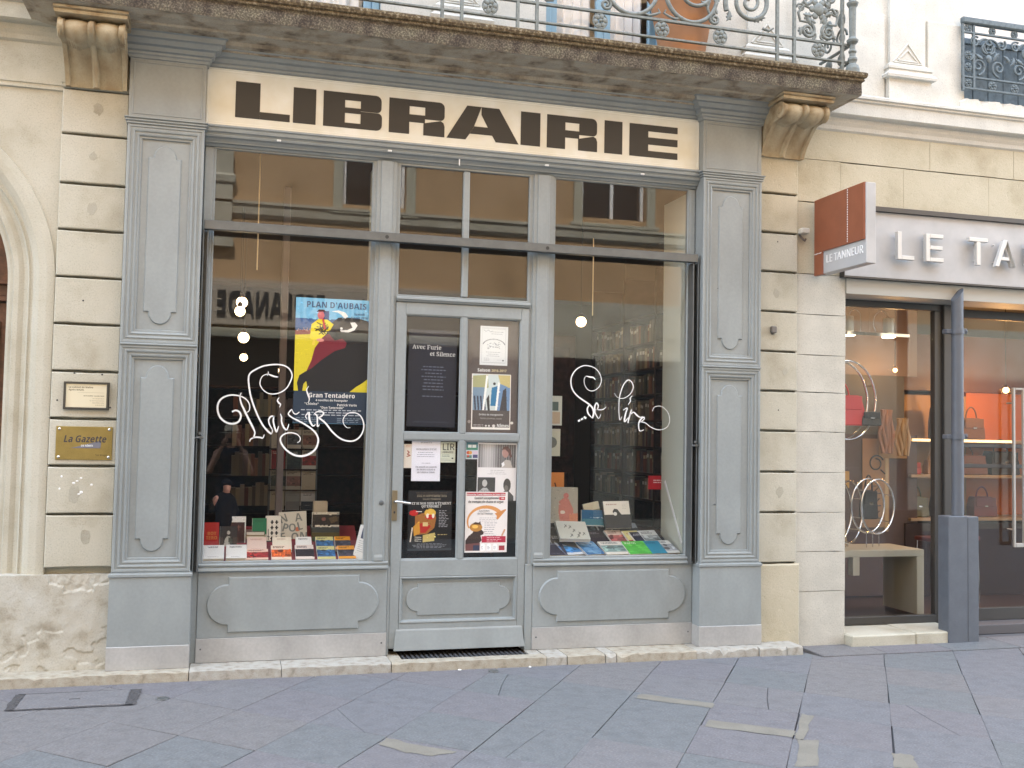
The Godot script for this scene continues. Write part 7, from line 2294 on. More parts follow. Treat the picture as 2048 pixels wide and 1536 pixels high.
func window_books() -> void:
	# red stepped stand in the left window
	var st := MB.new()
	st.quad(Vector3(-0.15, 0.606, -0.095), Vector3(0.91, 0.606, -0.095), Vector3(0.91, 0.668, -0.34), Vector3(-0.15, 0.668, -0.34), Vector3(0, 1, 0.2))
	st.quad(Vector3(-0.15, 0.668, -0.34), Vector3(0.91, 0.668, -0.34), Vector3(0.91, 0.80, -0.62), Vector3(-0.15, 0.80, -0.62), Vector3(0, 1, 0.5))
	st.quad(Vector3(-0.15, 0.606, -0.63), Vector3(0.91, 0.606, -0.63), Vector3(0.91, 0.80, -0.621), Vector3(-0.15, 0.80, -0.621), Vector3(0, 0, -1))
	solo("display_stand", st.mesh(), M.red_cloth, "red cloth-covered stand under the books in the left window", "display stand")
	var white := Color(0.90, 0.90, 0.88)
	var S = M.paper
	# front row: books lying on the slope
	var flat := [
		["white book with small black print, lying at the far left of the left window", -0.148, 0.135, 0.155, 0.036, cover(0, white, Color(0.15, 0.15, 0.17), 1), 0.0],
		["second white book with small black print, lying right of the first in the left window", 0.000, 0.135, 0.155, 0.038, cover(0, white, Color(0.12, 0.12, 0.14), 2), 0.0],
		["peach-coloured paperback with a red foot, lying in the left window", 0.128, 0.148, 0.120, 0.020, cover(1, Color(0.90, 0.76, 0.68), Color(0.62, 0.16, 0.15), 3), 0.0],
		["cream paperback with an orange stripe, lying below the big grey letters", 0.298, 0.132, 0.165, 0.016, cover(1, Color(0.92, 0.84, 0.76), Color(0.78, 0.36, 0.14), 4), 0.0],
		["pale book with a black and white band, fifth in the left window's front row", 0.460, 0.124, 0.165, 0.018, cover(1, Color(0.88, 0.82, 0.78), Color(0.16, 0.12, 0.14), 5), 0.0],
		["yellow-green book with a blue picture, lying in the left window", 0.606, 0.122, 0.150, 0.016, cover(1, Color(0.80, 0.78, 0.52), Color(0.20, 0.36, 0.52), 6), 0.0],
		["orange book over a dark picture, lying at the right end of the left window", 0.748, 0.118, 0.150, 0.018, cover(1, Color(0.92, 0.62, 0.18), Color(0.26, 0.24, 0.28), 7), 0.0],
	]
	for q in flat:
		book(q[0], Vector3(q[1], 0.612 + q[4] * 0.6, -0.098), q[2], q[3] * 1.12, q[4], q[5], S, 1.14, q[6])
	var tier := [
		["pinkish cream book behind the peach one, second tier of the left window", 0.138, 0.130, 3], ["cream book below the big grey letters, second tier of the left window", 0.310, 0.128, 4],
		["white book right of the cream one, second tier of the left window", 0.468, 0.108, 2], ["green-spined book behind the yellow-green one, second tier of the left window", 0.606, 0.122, 6], ["dark blue book behind the orange one, second tier of the left window", 0.738, 0.110, 7]]
	var tc := [cover(0, Color(0.88, 0.78, 0.72), Color(0.7, 0.5, 0.45), 61), cover(0, Color(0.90, 0.86, 0.78), Color(0.72, 0.60, 0.50), 62), flat[1][5], flat[5][5], flat[6][5]]
	for i in tier.size():
		var q: Array = tier[i]
		book(q[0], Vector3(q[1], 0.672, -0.225), q[2], 0.15, 0.02, tc[i], S, 1.05, 0.0)
	# second row, standing
	var c := Canvas.new(84, 120, Color(0.70, 0.10, 0.07))
	c.rect(0.15, 0.38, 0.70, 0.34, Color(0.74, 0.17, 0.08))
	book("bright red book with orange letters standing at the left edge of the left window", Vector3(-0.150, 0.676, -0.385), 0.098, 0.172, 0.02, c.mat(), M.red_cloth, 0.16, 0.0)
	words(get_node("book_012"), "BOT", Vector3(0.05, 0.085, 0.001), 0.022, ink(0.62, 0.22, 0.05), 1, true)
	words(get_node("book_012"), "TERO", Vector3(0.05, 0.055, 0.001), 0.022, ink(0.62, 0.22, 0.05), 1, true)
	c = Canvas.new(90, 120, Color(0.16, 0.14, 0.14))
	c.poly([0.2, 1.0, 0.3, 0.6, 0.45, 0.42, 0.6, 0.5, 0.62, 1.0], Color(0.70, 0.70, 0.66))
	c.disc(0.5, 0.30, 0.10, 0.09, Color(0.72, 0.70, 0.66))
	c.poly([0.5, 0.5, 0.75, 0.62, 0.7, 0.85, 0.5, 0.8], Color(0.28, 0.30, 0.26))
	c.mottle(0.3, rng, 160, 0.1)
	book("black and white photograph book leaning in front of the white-bordered one, left window", Vector3(-0.045, 0.674, -0.37), 0.115, 0.150, 0.02, c.mat(), S, 0.2, 0.0)
	c = Canvas.new(84, 140, white)
	c.rect(0.0, 0.20, 0.94, 0.80, Color(0.22, 0.08, 0.07))
	c.stroke([0.55, 0.30, 0.56, 0.48], 0.03, Color(0.55, 0.35, 0.30))
	c.stroke([0.45, 0.36, 0.66, 0.36], 0.03, Color(0.55, 0.35, 0.30))
	c.mottle(0.3, rng, 80, 0.1)
	book("tall dark red picture book with a white border in the left window", Vector3(0.020, 0.682, -0.41), 0.108, 0.205, 0.02, c.mat(), S, 0.14, 0.0)
	c = Canvas.new(84, 130, Color(0.88, 0.87, 0.83))
	for i in 2:
		c.stroke([0.42 + i * 0.30, 0.2, 0.42 + i * 0.30, 0.9], 0.10, Color(0.10, 0.10, 0.10))
		for k in 7:
			c.disc(0.42 + i * 0.30, 0.24 + k * 0.10, 0.11, 0.03, Color(0.12, 0.11, 0.11) if k % 2 == 0 else Color(0.85, 0.84, 0.80))
	c.stroke([0.18, 0.50, 0.20, 0.88], 0.03, Color(0.15, 0.15, 0.15))
	c.stroke([0.12, 0.75, 0.26, 0.78], 0.03, Color(0.15, 0.15, 0.15))
	c.rect(0.0, 0.93, 1.0, 0.07, Color(0.20, 0.20, 0.20))
	book("white cover with two black chess-like columns, left of the one with big grey letters", Vector3(0.264, 0.700, -0.42), 0.105, 0.190, 0.022, c.mat(), S, 0.12, 0.0)
	# white cover with scattered big letters
	c = Canvas.new(180, 220, Color(0.80, 0.79, 0.74))
	c.disc(0.66, 0.57, 0.10, 0.07, Color(0.82, 0.48, 0.36))
	var nb := book("white cover with big scattered grey letters NAPOLEON and an orange spot", Vector3(0.366, 0.690, -0.45), 0.192, 0.222, 0.022, c.mat(), S, 0.14, 0.0, 0.05)
	var grey := ink(0.20, 0.22, 0.21)
	for q in [["N", 0.045, 0.150, 0.3], ["A", 0.140, 0.152, 0.1], ["P", 0.028, 0.085, -0.3], ["O", 0.090, 0.080, 0.0], ["L", 0.152, 0.090, 0.2], ["E", 0.034, 0.018, 0.2], ["O", 0.106, 0.014, 0.0], ["N", 0.162, 0.016, -0.1], ["V", 0.100, 0.165, 0.0]]:
		if q[0] == "V":
			continue
		var l := words(nb, q[0], Vector3(q[1], q[2], 0.001), 0.056, grey, 1, true)
		l.rotation.z = q[3]
	# upright book propped against the right edge
	c = Canvas.new(60, 130, white)
	c.rect(0.25, 0.08, 0.6, 0.30, Color(0.30, 0.32, 0.40))
	c.lines(0.2, 0.45, 0.6, 0.06, 6, Color(0.6, 0.6, 0.6), rng, false, 0.3)
	c.mottle(0.2, rng, 60, 0.1)
	book("white book leaning upright against the right end of the left window", Vector3(0.845, 0.622, -0.14), 0.105, 0.235, 0.026, c.mat(), S, 0.10, -0.72, -0.20)
	# stacks lying behind: left and right of the grey-lettered cover
	var green := cover(0, Color(0.05, 0.42, 0.28), Color(0.04, 0.34, 0.22), 9)
	var y := 0.676
	var stack := [[0.135, 0.128, 0.024, Color(0.22, 0.22, 0.23), "dark grey book, lowest of the stack left of the chess-like cover"], [0.140, 0.122, 0.028, Color(0.62, 0.66, 0.62), "pale green-white book, second from the bottom of the stack left of the chess-like cover"], [0.132, 0.130, 0.024, Color(0.66, 0.60, 0.46), "cream book, third from the bottom of the stack left of the chess-like cover"], [0.130, 0.128, 0.028, Color(0.45, 0.36, 0.34), "dull red-grey book, fourth from the bottom of the stack left of the chess-like cover"]]
	for q in stack:
		var o := thing("book", q[4], "book", Vector3(q[0], y, -0.40))
		var col: Color = q[3]
		pbox(o, "cover", Vector3(0, 0, -0.17), Vector3(q[1], q[2], 0.0), pm(col.srgb_to_linear().r, col.srgb_to_linear().g, col.srgb_to_linear().b, 0.5), 0.003)
		pbox(o, "pages", Vector3(0.004, 0.004, 0.0001), Vector3(q[1] - 0.004, q[2] - 0.004, 0.0012), M.pages)
		y += q[2] + 0.0005
	book("plain green cover standing on the stack left of the chess-like cover", Vector3(0.172, y - 0.02, -0.405), 0.098, 0.112, 0.014, green, S, 0.15, 0.0)
	y = 0.705
	stack = [[0.590, 0.160, 0.030, Color(0.26, 0.36, 0.26), "dark green book, lowest of the stack right of the grey-lettered cover"], [0.586, 0.195, 0.034, Color(0.36, 0.33, 0.20), "olive book, second from the bottom of the stack right of the grey-lettered cover"], [0.586, 0.195, 0.036, Color(0.27, 0.29, 0.28), "slate book, third from the bottom of the stack right of the grey-lettered cover"]]
	for q in stack:
		var o := thing("book", q[4], "book", Vector3(q[0], y, -0.42))
		var col: Color = q[3]
		pbox(o, "cover", Vector3(0, 0, -0.22), Vector3(q[1], q[2], 0), pm(col.srgb_to_linear().r, col.srgb_to_linear().g, col.srgb_to_linear().b, 0.5), 0.003)
		y += q[2] + 0.0005
	c = Canvas.new(140, 90, Color(0.16, 0.13, 0.11))
	c.rect(0, 0, 1.0, 0.17, Color(0.78, 0.75, 0.68))
	c.rect(0.1, 0.86, 0.9, 0.14, Color(0.80, 0.78, 0.72))
	c.disc(0.42, 0.46, 0.08, 0.13, Color(0.50, 0.32, 0.28))
	c.poly([0.6, 0.4, 0.9, 0.25, 0.95, 0.6, 0.7, 0.75], Color(0.36, 0.30, 0.20))
	c.mottle(0.4, rng, 120, 0.1)
	book("wide dark picture book standing on the stack right of the grey-lettered cover", Vector3(0.588, y, -0.43), 0.190, 0.108, 0.03, c.mat(), S, 0.10, 0.0)
	var box := pbox(self, numbered("cardboard_box"), Vector3(0.60, 0.82, -0.58), Vector3(0.70, 0.985, -0.50), pm(0.50, 0.43, 0.32, 0.8), 0.003)
	tag(box, "small cream box standing behind the wide dark picture book, left window", "box")
	# dark stand-in figure behind the red book: a small black-clad doll
	doll()
	# --- right window: slanting covers at the back
	c = Canvas.new(120, 150, Color(0.62, 0.60, 0.54))
	c.disc(0.60, 0.24, 0.09, 0.08, Color(0.72, 0.44, 0.40))
	c.poly([0.36, 0.40, 0.52, 0.30, 0.68, 0.32, 0.84, 0.60, 0.86, 1.0, 0.40, 1.0, 0.34, 0.70], Color(0.72, 0.46, 0.40))
	c.disc(0.48, 0.70, 0.09, 0.05, Color(0.85, 0.80, 0.74))
	c.poly([0.7, 0.75, 1.0, 0.72, 1.0, 1.0, 0.75, 1.0], Color(0.76, 0.50, 0.38))
	c.mottle(0.22, rng, 260, 0.06)
	book("large sandy cover with a pink seated figure at the left of the right window", Vector3(2.335, 0.835, -0.36), 0.235, 0.272, 0.03, c.mat(), S, 0.10, 0.0, -0.02)
	c = Canvas.new(120, 80, Color(0.72, 0.72, 0.67))
	for q in [[0.28, 0.2], [0.42, 0.25], [0.52, 0.45], [0.68, 0.6], [0.82, 0.62], [0.40, 0.72], [0.62, 0.75]]:
		c.stroke([q[0], q[1], q[0] + 0.05, q[1] + 0.12], 0.02, Color(0.25, 0.25, 0.25))
		c.stroke([q[0] + 0.05, q[1] + 0.02, q[0] - 0.04, q[1] + 0.16], 0.014, Color(0.25, 0.25, 0.25))
	book("grey-white cover with scattered black brush marks, lying slanted in the right window", Vector3(2.375, 0.735, -0.185), 0.235, 0.20, 0.03, c.mat(), S, 0.95, 0.0, -0.05)
	c = Canvas.new(120, 84, Color(0.10, 0.36, 0.52))
	c.rect(0, 0.55, 1, 0.45, Color(0.16, 0.45, 0.52))
	c.stroke([0.35, 0.45, 0.55, 0.48, 0.75, 0.44, 0.98, 0.56], 0.02, Color(0.78, 0.85, 0.88))
	c.rect(0, 0.93, 1, 0.07, Color(0.70, 0.72, 0.70))
	c.mottle(0.12, rng, 160, 0.08)
	book("blue seascape book with a white streak in the right window", Vector3(2.640, 0.800, -0.47), 0.205, 0.125, 0.02, c.mat(), S, 0.12, 0.0, -0.03)
	c = Canvas.new(120, 130, Color(0.86, 0.84, 0.79))
	c.rect(0, 0.50, 1, 0.50, Color(0.115, 0.115, 0.125))
	c.poly([0.36, 0.50, 0.33, 0.38, 0.40, 0.28, 0.52, 0.30, 0.60, 0.42, 0.66, 0.50], Color(0.10, 0.10, 0.10))
	c.disc(0.42, 0.47, 0.07, 0.07, Color(0.84, 0.83, 0.80))
	c.lines(0.10, 0.10, 0.46, 0.08, 1, Color(0.70, 0.60, 0.55), rng, false, 0.6)
	c.lines(0.72, 0.12, 0.2, 0.05, 4, Color(0.70, 0.68, 0.64), rng, false, 0.4)
	book("white and black cover with a dark-haired head at the middle, right window", Vector3(2.815, 0.785, -0.40), 0.215, 0.215, 0.03, c.mat(), ink(0.03, 0.03, 0.035), 0.32, 0.0, 0.02)
	c = Canvas.new(60, 84, Color(0.80, 0.77, 0.66))
	c.rect(0, 0.4, 1, 0.6, Color(0.50, 0.48, 0.36))
	book("pale cover half hidden behind the blue seascape book", Vector3(2.70, 0.815, -0.52), 0.13, 0.15, 0.02, c.mat(), S, 0.1, 0.0, 0.2)
	# flat and slanting books in rows: label, x, z, w, h, lean, cover, turn
	var K := Color(0.10, 0.10, 0.12)
	var rows := [
		["dark purple-grey paperback at the left front corner of the right window", 2.250, -0.100, 0.159, 0.19, 1.16, cover(0, Color(0.25, 0.22, 0.27), Color(0.6, 0.6, 0.62), 20), 0.0],
		["white and blue paperback second from the left in the front row, right window", 2.395, -0.100, 0.175, 0.19, 1.16, cover(1, Color(0.80, 0.82, 0.84), Color(0.24, 0.46, 0.66), 21), 0.25],
		["blue paperback third from the left in the front row, right window", 2.560, -0.100, 0.159, 0.19, 1.16, cover(2, Color(0.22, 0.42, 0.60), Color(0.50, 0.66, 0.78), 22), 0.25],
		["white paperback with grey-green drawing in the middle of the front row, right window", 2.715, -0.100, 0.185, 0.19, 1.16, cover(1, Color(0.84, 0.82, 0.78), Color(0.48, 0.58, 0.56), 23), 0.1],
		["bright green magazine in the front row, right window", 2.895, -0.100, 0.185, 0.19, 1.16, cover(2, Color(0.28, 0.66, 0.22), Color(0.40, 0.80, 0.32), 24), 0.05],
		["turquoise paperback right of the green magazine", 3.065, -0.110, 0.143, 0.19, 1.16, cover(0, Color(0.05, 0.50, 0.62), Color(0.04, 0.30, 0.40), 25), 0.05],
		["white paperback with a grey sketch at the right front corner of the right window", 3.175, -0.120, 0.159, 0.19, 1.16, cover(1, Color(0.84, 0.84, 0.82), Color(0.60, 0.62, 0.64), 26), 0.2],
		["white-topped photograph paperback behind the blue ones, right window", 2.550, -0.255, 0.127, 0.20, 0.98, cover(1, Color(0.84, 0.84, 0.84), Color(0.22, 0.26, 0.28), 27), 0.22],
		["dark plum paperback with small white title in the second row, right window", 2.680, -0.250, 0.159, 0.20, 0.98, cover(0, Color(0.16, 0.09, 0.11), Color(0.55, 0.52, 0.52), 28), 0.30],
		["pinkish paperback with a dark stripe in the second row, right window", 2.845, -0.255, 0.148, 0.20, 0.98, cover(1, Color(0.78, 0.70, 0.64), Color(0.62, 0.34, 0.32), 29), 0.25],
		["yellow and crimson paperback in the second row, right window", 2.985, -0.240, 0.143, 0.20, 0.98, cover(3, Color(0.78, 0.74, 0.50), Color(0.58, 0.10, 0.24), 30), 0.25],
		["navy paperback with white title behind the turquoise one", 3.035, -0.215, 0.117, 0.20, 0.98, cover(0, Color(0.12, 0.12, 0.20), Color(0.8, 0.8, 0.82), 31), 0.25],
		["grey and white open leaflet at the right of the second row, right window", 3.120, -0.245, 0.159, 0.20, 0.98, cover(1, Color(0.74, 0.75, 0.74), Color(0.52, 0.54, 0.54), 32), 0.25],
		["blue-grey striped magazine behind the plum paperback", 2.620, -0.375, 0.185, 0.19, 0.86, cover(2, Color(0.20, 0.25, 0.30), Color(0.52, 0.58, 0.62), 33), 0.30],
		["black booklet with a white label behind the pinkish paperback", 2.800, -0.370, 0.117, 0.19, 0.86, cover(0, K, Color(0.75, 0.75, 0.75), 34), 0.2],
		["grey magazine with a dark hill, at the back of the right window", 2.910, -0.375, 0.228, 0.19, 0.86, cover(1, Color(0.50, 0.52, 0.54), Color(0.14, 0.15, 0.17), 35), 0.15],
		["brown patterned paperback under the brush-marked cover", 2.335, -0.170, 0.212, 0.20, 0.98, cover(2, Color(0.34, 0.30, 0.24), Color(0.52, 0.48, 0.38), 36), 0.05],
	]
	for q in rows:
		var lift: float = 0.606 + 0.03 + (0.27 * maxf(0.0, -q[2] - 0.13))
		book(q[0], Vector3(q[1], lift - 0.012, q[2]), q[3], q[4], 0.014, q[6], S, q[5], q[7])
	# sloped pale stand under them
	st = MB.new()
	st.quad(Vector3(2.245, 0.607, -0.100), Vector3(3.30, 0.607, -0.100), Vector3(3.30, 0.635, -0.24), Vector3(2.245, 0.635, -0.24), Vector3(0, 1, 0.2))
	st.quad(Vector3(2.245, 0.635, -0.24), Vector3(3.30, 0.635, -0.24), Vector3(3.30, 0.78, -0.58), Vector3(2.245, 0.78, -0.58), Vector3(0, 1, 0.5))
	st.quad(Vector3(2.245, 0.607, -0.59), Vector3(3.30, 0.607, -0.59), Vector3(3.30, 0.78, -0.581), Vector3(2.245, 0.78, -0.581), Vector3(0, 0, -1))
	solo("display_stand", st.mesh(), M.dark_wood, "dark sloping stand under the books in the right window", "display stand")
	# things hung beside the post, and a crimson notice at the back
	c = Canvas.new(50, 110, Color(0.80, 0.82, 0.78))
	c.rect(0.1, 0.20, 0.7, 0.30, Color(0.35, 0.42, 0.40))
	c.rect(0.1, 0.55, 0.8, 0.40, Color(0.76, 0.68, 0.58))
	sheet("picture_card", "pale framed picture card half hidden by the post, upper left of the right window", "picture", 2.33, 2.475, 1.572, 1.80, -0.50, c.mat())
	c = Canvas.new(50, 90, Color(0.78, 0.78, 0.70))
	c.disc(0.5, 0.5, 0.3, 0.2, Color(0.45, 0.46, 0.42))
	sheet("picture_card", "grey picture card below the upper one, left of the right window", "picture", 2.33, 2.465, 1.335, 1.545, -0.50, c.mat())
	c = Canvas.new(50, 60, Color(0.80, 0.50, 0.22))
	c.stroke([0.55, 0.7, 0.6, 0.95], 0.06, Color(0.3, 0.15, 0.05))
	sheet("picture_card", "orange card above the sandy cover with the pink figure", "picture", 2.33, 2.495, 1.095, 1.21, -0.48, c.mat())
	c = Canvas.new(84, 70, Color(0.72, 0.07, 0.14))
	c.lines(0.25, 0.30, 0.7, 0.16, 2, Color(0.94, 0.86, 0.86), rng, false, 0.5)
	sheet("crimson_notice", "crimson notice with white print near the right end of the right window", "notice", 3.255, 3.43, 1.075, 1.185, -0.62, c.mat())

func place_word(k: int) -> String:
	var low := ["first", "second", "third", "fourth", "fifth", "sixth", "seventh", "eighth", "ninth", "tenth", "eleventh", "twelfth", "thirteenth", "fourteenth", "fifteenth", "sixteenth", "seventeenth", "eighteenth", "nineteenth", "twentieth"]
	return low[k] if k < 20 else "twenty-" + low[k - 20]

func shelf_books() -> void:
	# spines on the shelves of the right-hand bookcase, one object each
	var tones := [[0.16, 0.05, 0.045], [0.10, 0.09, 0.085], [0.30, 0.25, 0.15], [0.22, 0.20, 0.17], [0.07, 0.09, 0.08], [0.36, 0.33, 0.28], [0.24, 0.09, 0.06], [0.12, 0.10, 0.14], [0.42, 0.38, 0.28], [0.14, 0.13, 0.12], [0.30, 0.15, 0.10], [0.20, 0.22, 0.20]]
	var g := RandomNumberGenerator.new()
	g.seed = 77
	var proto := []
	for i in tones.size():
		var o := Node3D.new()
		var m := MB.new()
		m.box(Vector3(0, 0, 0), Vector3(0.13, 1.0, 1.0), 0.0)
		part(o, "binding", m.mesh(), pm(tones[i][0] * 0.6, tones[i][1] * 0.55, tones[i][2] * 0.5, 0.6))
		if i % 3 != 1:
			m = MB.new()
			m.box(Vector3(-0.001, 0.68, 0.12), Vector3(0.0, 0.84, 0.88))
			part(o, "title_label", m.mesh(), pm(0.48, 0.42, 0.28, 0.6) if i % 2 == 0 else pm(0.5, 0.5, 0.48, 0.6))
		proto.append(o)
	var hues := ["dark red", "brown-black", "tan", "grey-brown", "dark green", "cream", "rust-coloured", "violet-black", "pale", "charcoal", "russet", "grey-green"]
	var nth := ["first", "second", "third", "fourth", "fifth", "sixth", "seventh"]
	var count := 0
	var ys := [0.94, 1.175, 1.41, 1.645, 1.88, 2.115, 2.35]
	for y in ys:
		for bay in [[-1.25, -0.70, "nearest"], [-2.02, -1.34, "second"], [-2.90, -2.09, "farthest"]]:
			var z: float = bay[0]
			var rank := -1
			while z < bay[1] - 0.05:
				var t := g.randf_range(0.030, 0.062)
				if g.randf() < 0.06:
					z += g.randf_range(0.02, 0.06)
				var k := g.randi_range(0, tones.size() - 1)
				rank += 1
				var o: Node3D = proto[k].duplicate()
				var h := g.randf_range(0.145, 0.205)
				o.name = numbered("shelf_book")
				add_child(o)
				o.scale = Vector3(1, h, t * 0.96)
				o.position = Vector3(3.615 + g.randf_range(0.0, 0.03), y + 0.0005, z)
				tag(o, "%s book, %s from the left, %s shelf down, %s bay, right-hand bookcase" % [hues[k], place_word(rank), nth[6 - ys.find(y)], bay[2]], "book", "books on the right-hand shelves")
				z += t
				count += 1
	# face-out paperbacks on the rack behind the left window
	var rk := thing("book_rack", "narrow rack of face-out paperbacks behind the left window", "book rack", Vector3())
	for x in [0.318, 0.70]:
		pbox(rk, "rack_post", Vector3(x, -0.04, -1.64), Vector3(x + 0.012, 1.75, -1.628), M.zinc)
	for y in [0.838, 1.006, 1.176, 1.346, 1.53]:
		pbox(rk, "rack_ledge", Vector3(0.318, y - 0.008, -1.642), Vector3(0.712, y, -1.60), M.dark_wood)
	var looks := [[0, Color(0.74, 0.70, 0.62), Color(0.30, 0.28, 0.26)], [1, Color(0.70, 0.66, 0.60), Color(0.30, 0.30, 0.32)], [1, Color(0.62, 0.58, 0.50), Color(0.45, 0.30, 0.25)], [2, Color(0.48, 0.05, 0.06), Color(0.60, 0.10, 0.10)], [2, Color(0.10, 0.14, 0.14), Color(0.20, 0.24, 0.22)], [1, Color(0.72, 0.70, 0.64), Color(0.50, 0.14, 0.12)], [1, Color(0.50, 0.48, 0.40), Color(0.22, 0.24, 0.20)], [1, Color(0.64, 0.54, 0.46), Color(0.40, 0.30, 0.26)], [0, Color(0.66, 0.60, 0.50), Color(0.30, 0.22, 0.18)], [0, Color(0.58, 0.54, 0.48), Color(0.34, 0.24, 0.20)], [3, Color(0.50, 0.49, 0.45), Color(0.42, 0.40, 0.38)], [3, Color(0.72, 0.70, 0.66), Color(0.10, 0.13, 0.17)]]
	var rack_cover := []
	for k in [0, 1, 2, 3, 4, 5, 6, 8, 10, 11]:
		rack_cover.append(cover(looks[k][0], looks[k][1], looks[k][2], 50 + k, 48, 66))
	var rown := ["top", "second", "third", "bottom"]
	var coln := ["left", "middle", "right"]
	for j in 4:
		for i in 3:
			var o := book("face-out paperback, %s of the %s row on the rack behind the left window" % [coln[i], rown[j]], Vector3(0.335 + i * 0.125, [1.3465, 1.1765, 1.0065, 0.8385][j], -1.612), 0.112, 0.155, 0.012, rack_cover[[0, 1, 2, 3, 4, 5, 6, 2, 7, 7, 8, 9][j * 3 + i]], M.paper, 0.06, 0.0, 0.0, "face-out paperbacks on the rack")
			o.get_child(1).free()
	# spines behind the left window
	for y in [0.78, 1.06, 1.34, 1.62]:
		var x := 0.02
		var rank := -1
		while x < 0.66:
			var t := g.randf_range(0.026, 0.05)
			var k := g.randi_range(0, tones.size() - 1)
			rank += 1
			var o: Node3D = proto[k].duplicate()
			o.name = numbered("shelf_book")
			add_child(o)
			o.transform = Transform3D(Basis(Vector3(0, 1, 0), -PI * 0.5) * Basis.from_scale(Vector3(1, g.randf_range(0.16, 0.23), t * 0.96)), Vector3(x + t, y + 0.0005, -3.03))
			tag(o, "%s book, %s from the left, %s shelf down, rear bookcase behind the left window" % [hues[k], place_word(rank), nth[3 - [0.78, 1.06, 1.34, 1.62].find(y)]], "book", "books on the rear shelves")
			x += t
	for o in proto:
		o.free()

# ---------------------------------------------------------------- plaques and small fittings on the stone
func screw(parent: Node3D, at: Vector3, r := 0.009) -> void:
	var m := MB.new()
	m.ball(at, Vector3(r, r, r * 0.5), 10, 6)
	part(parent, "screw", m.mesh(), M.chrome)

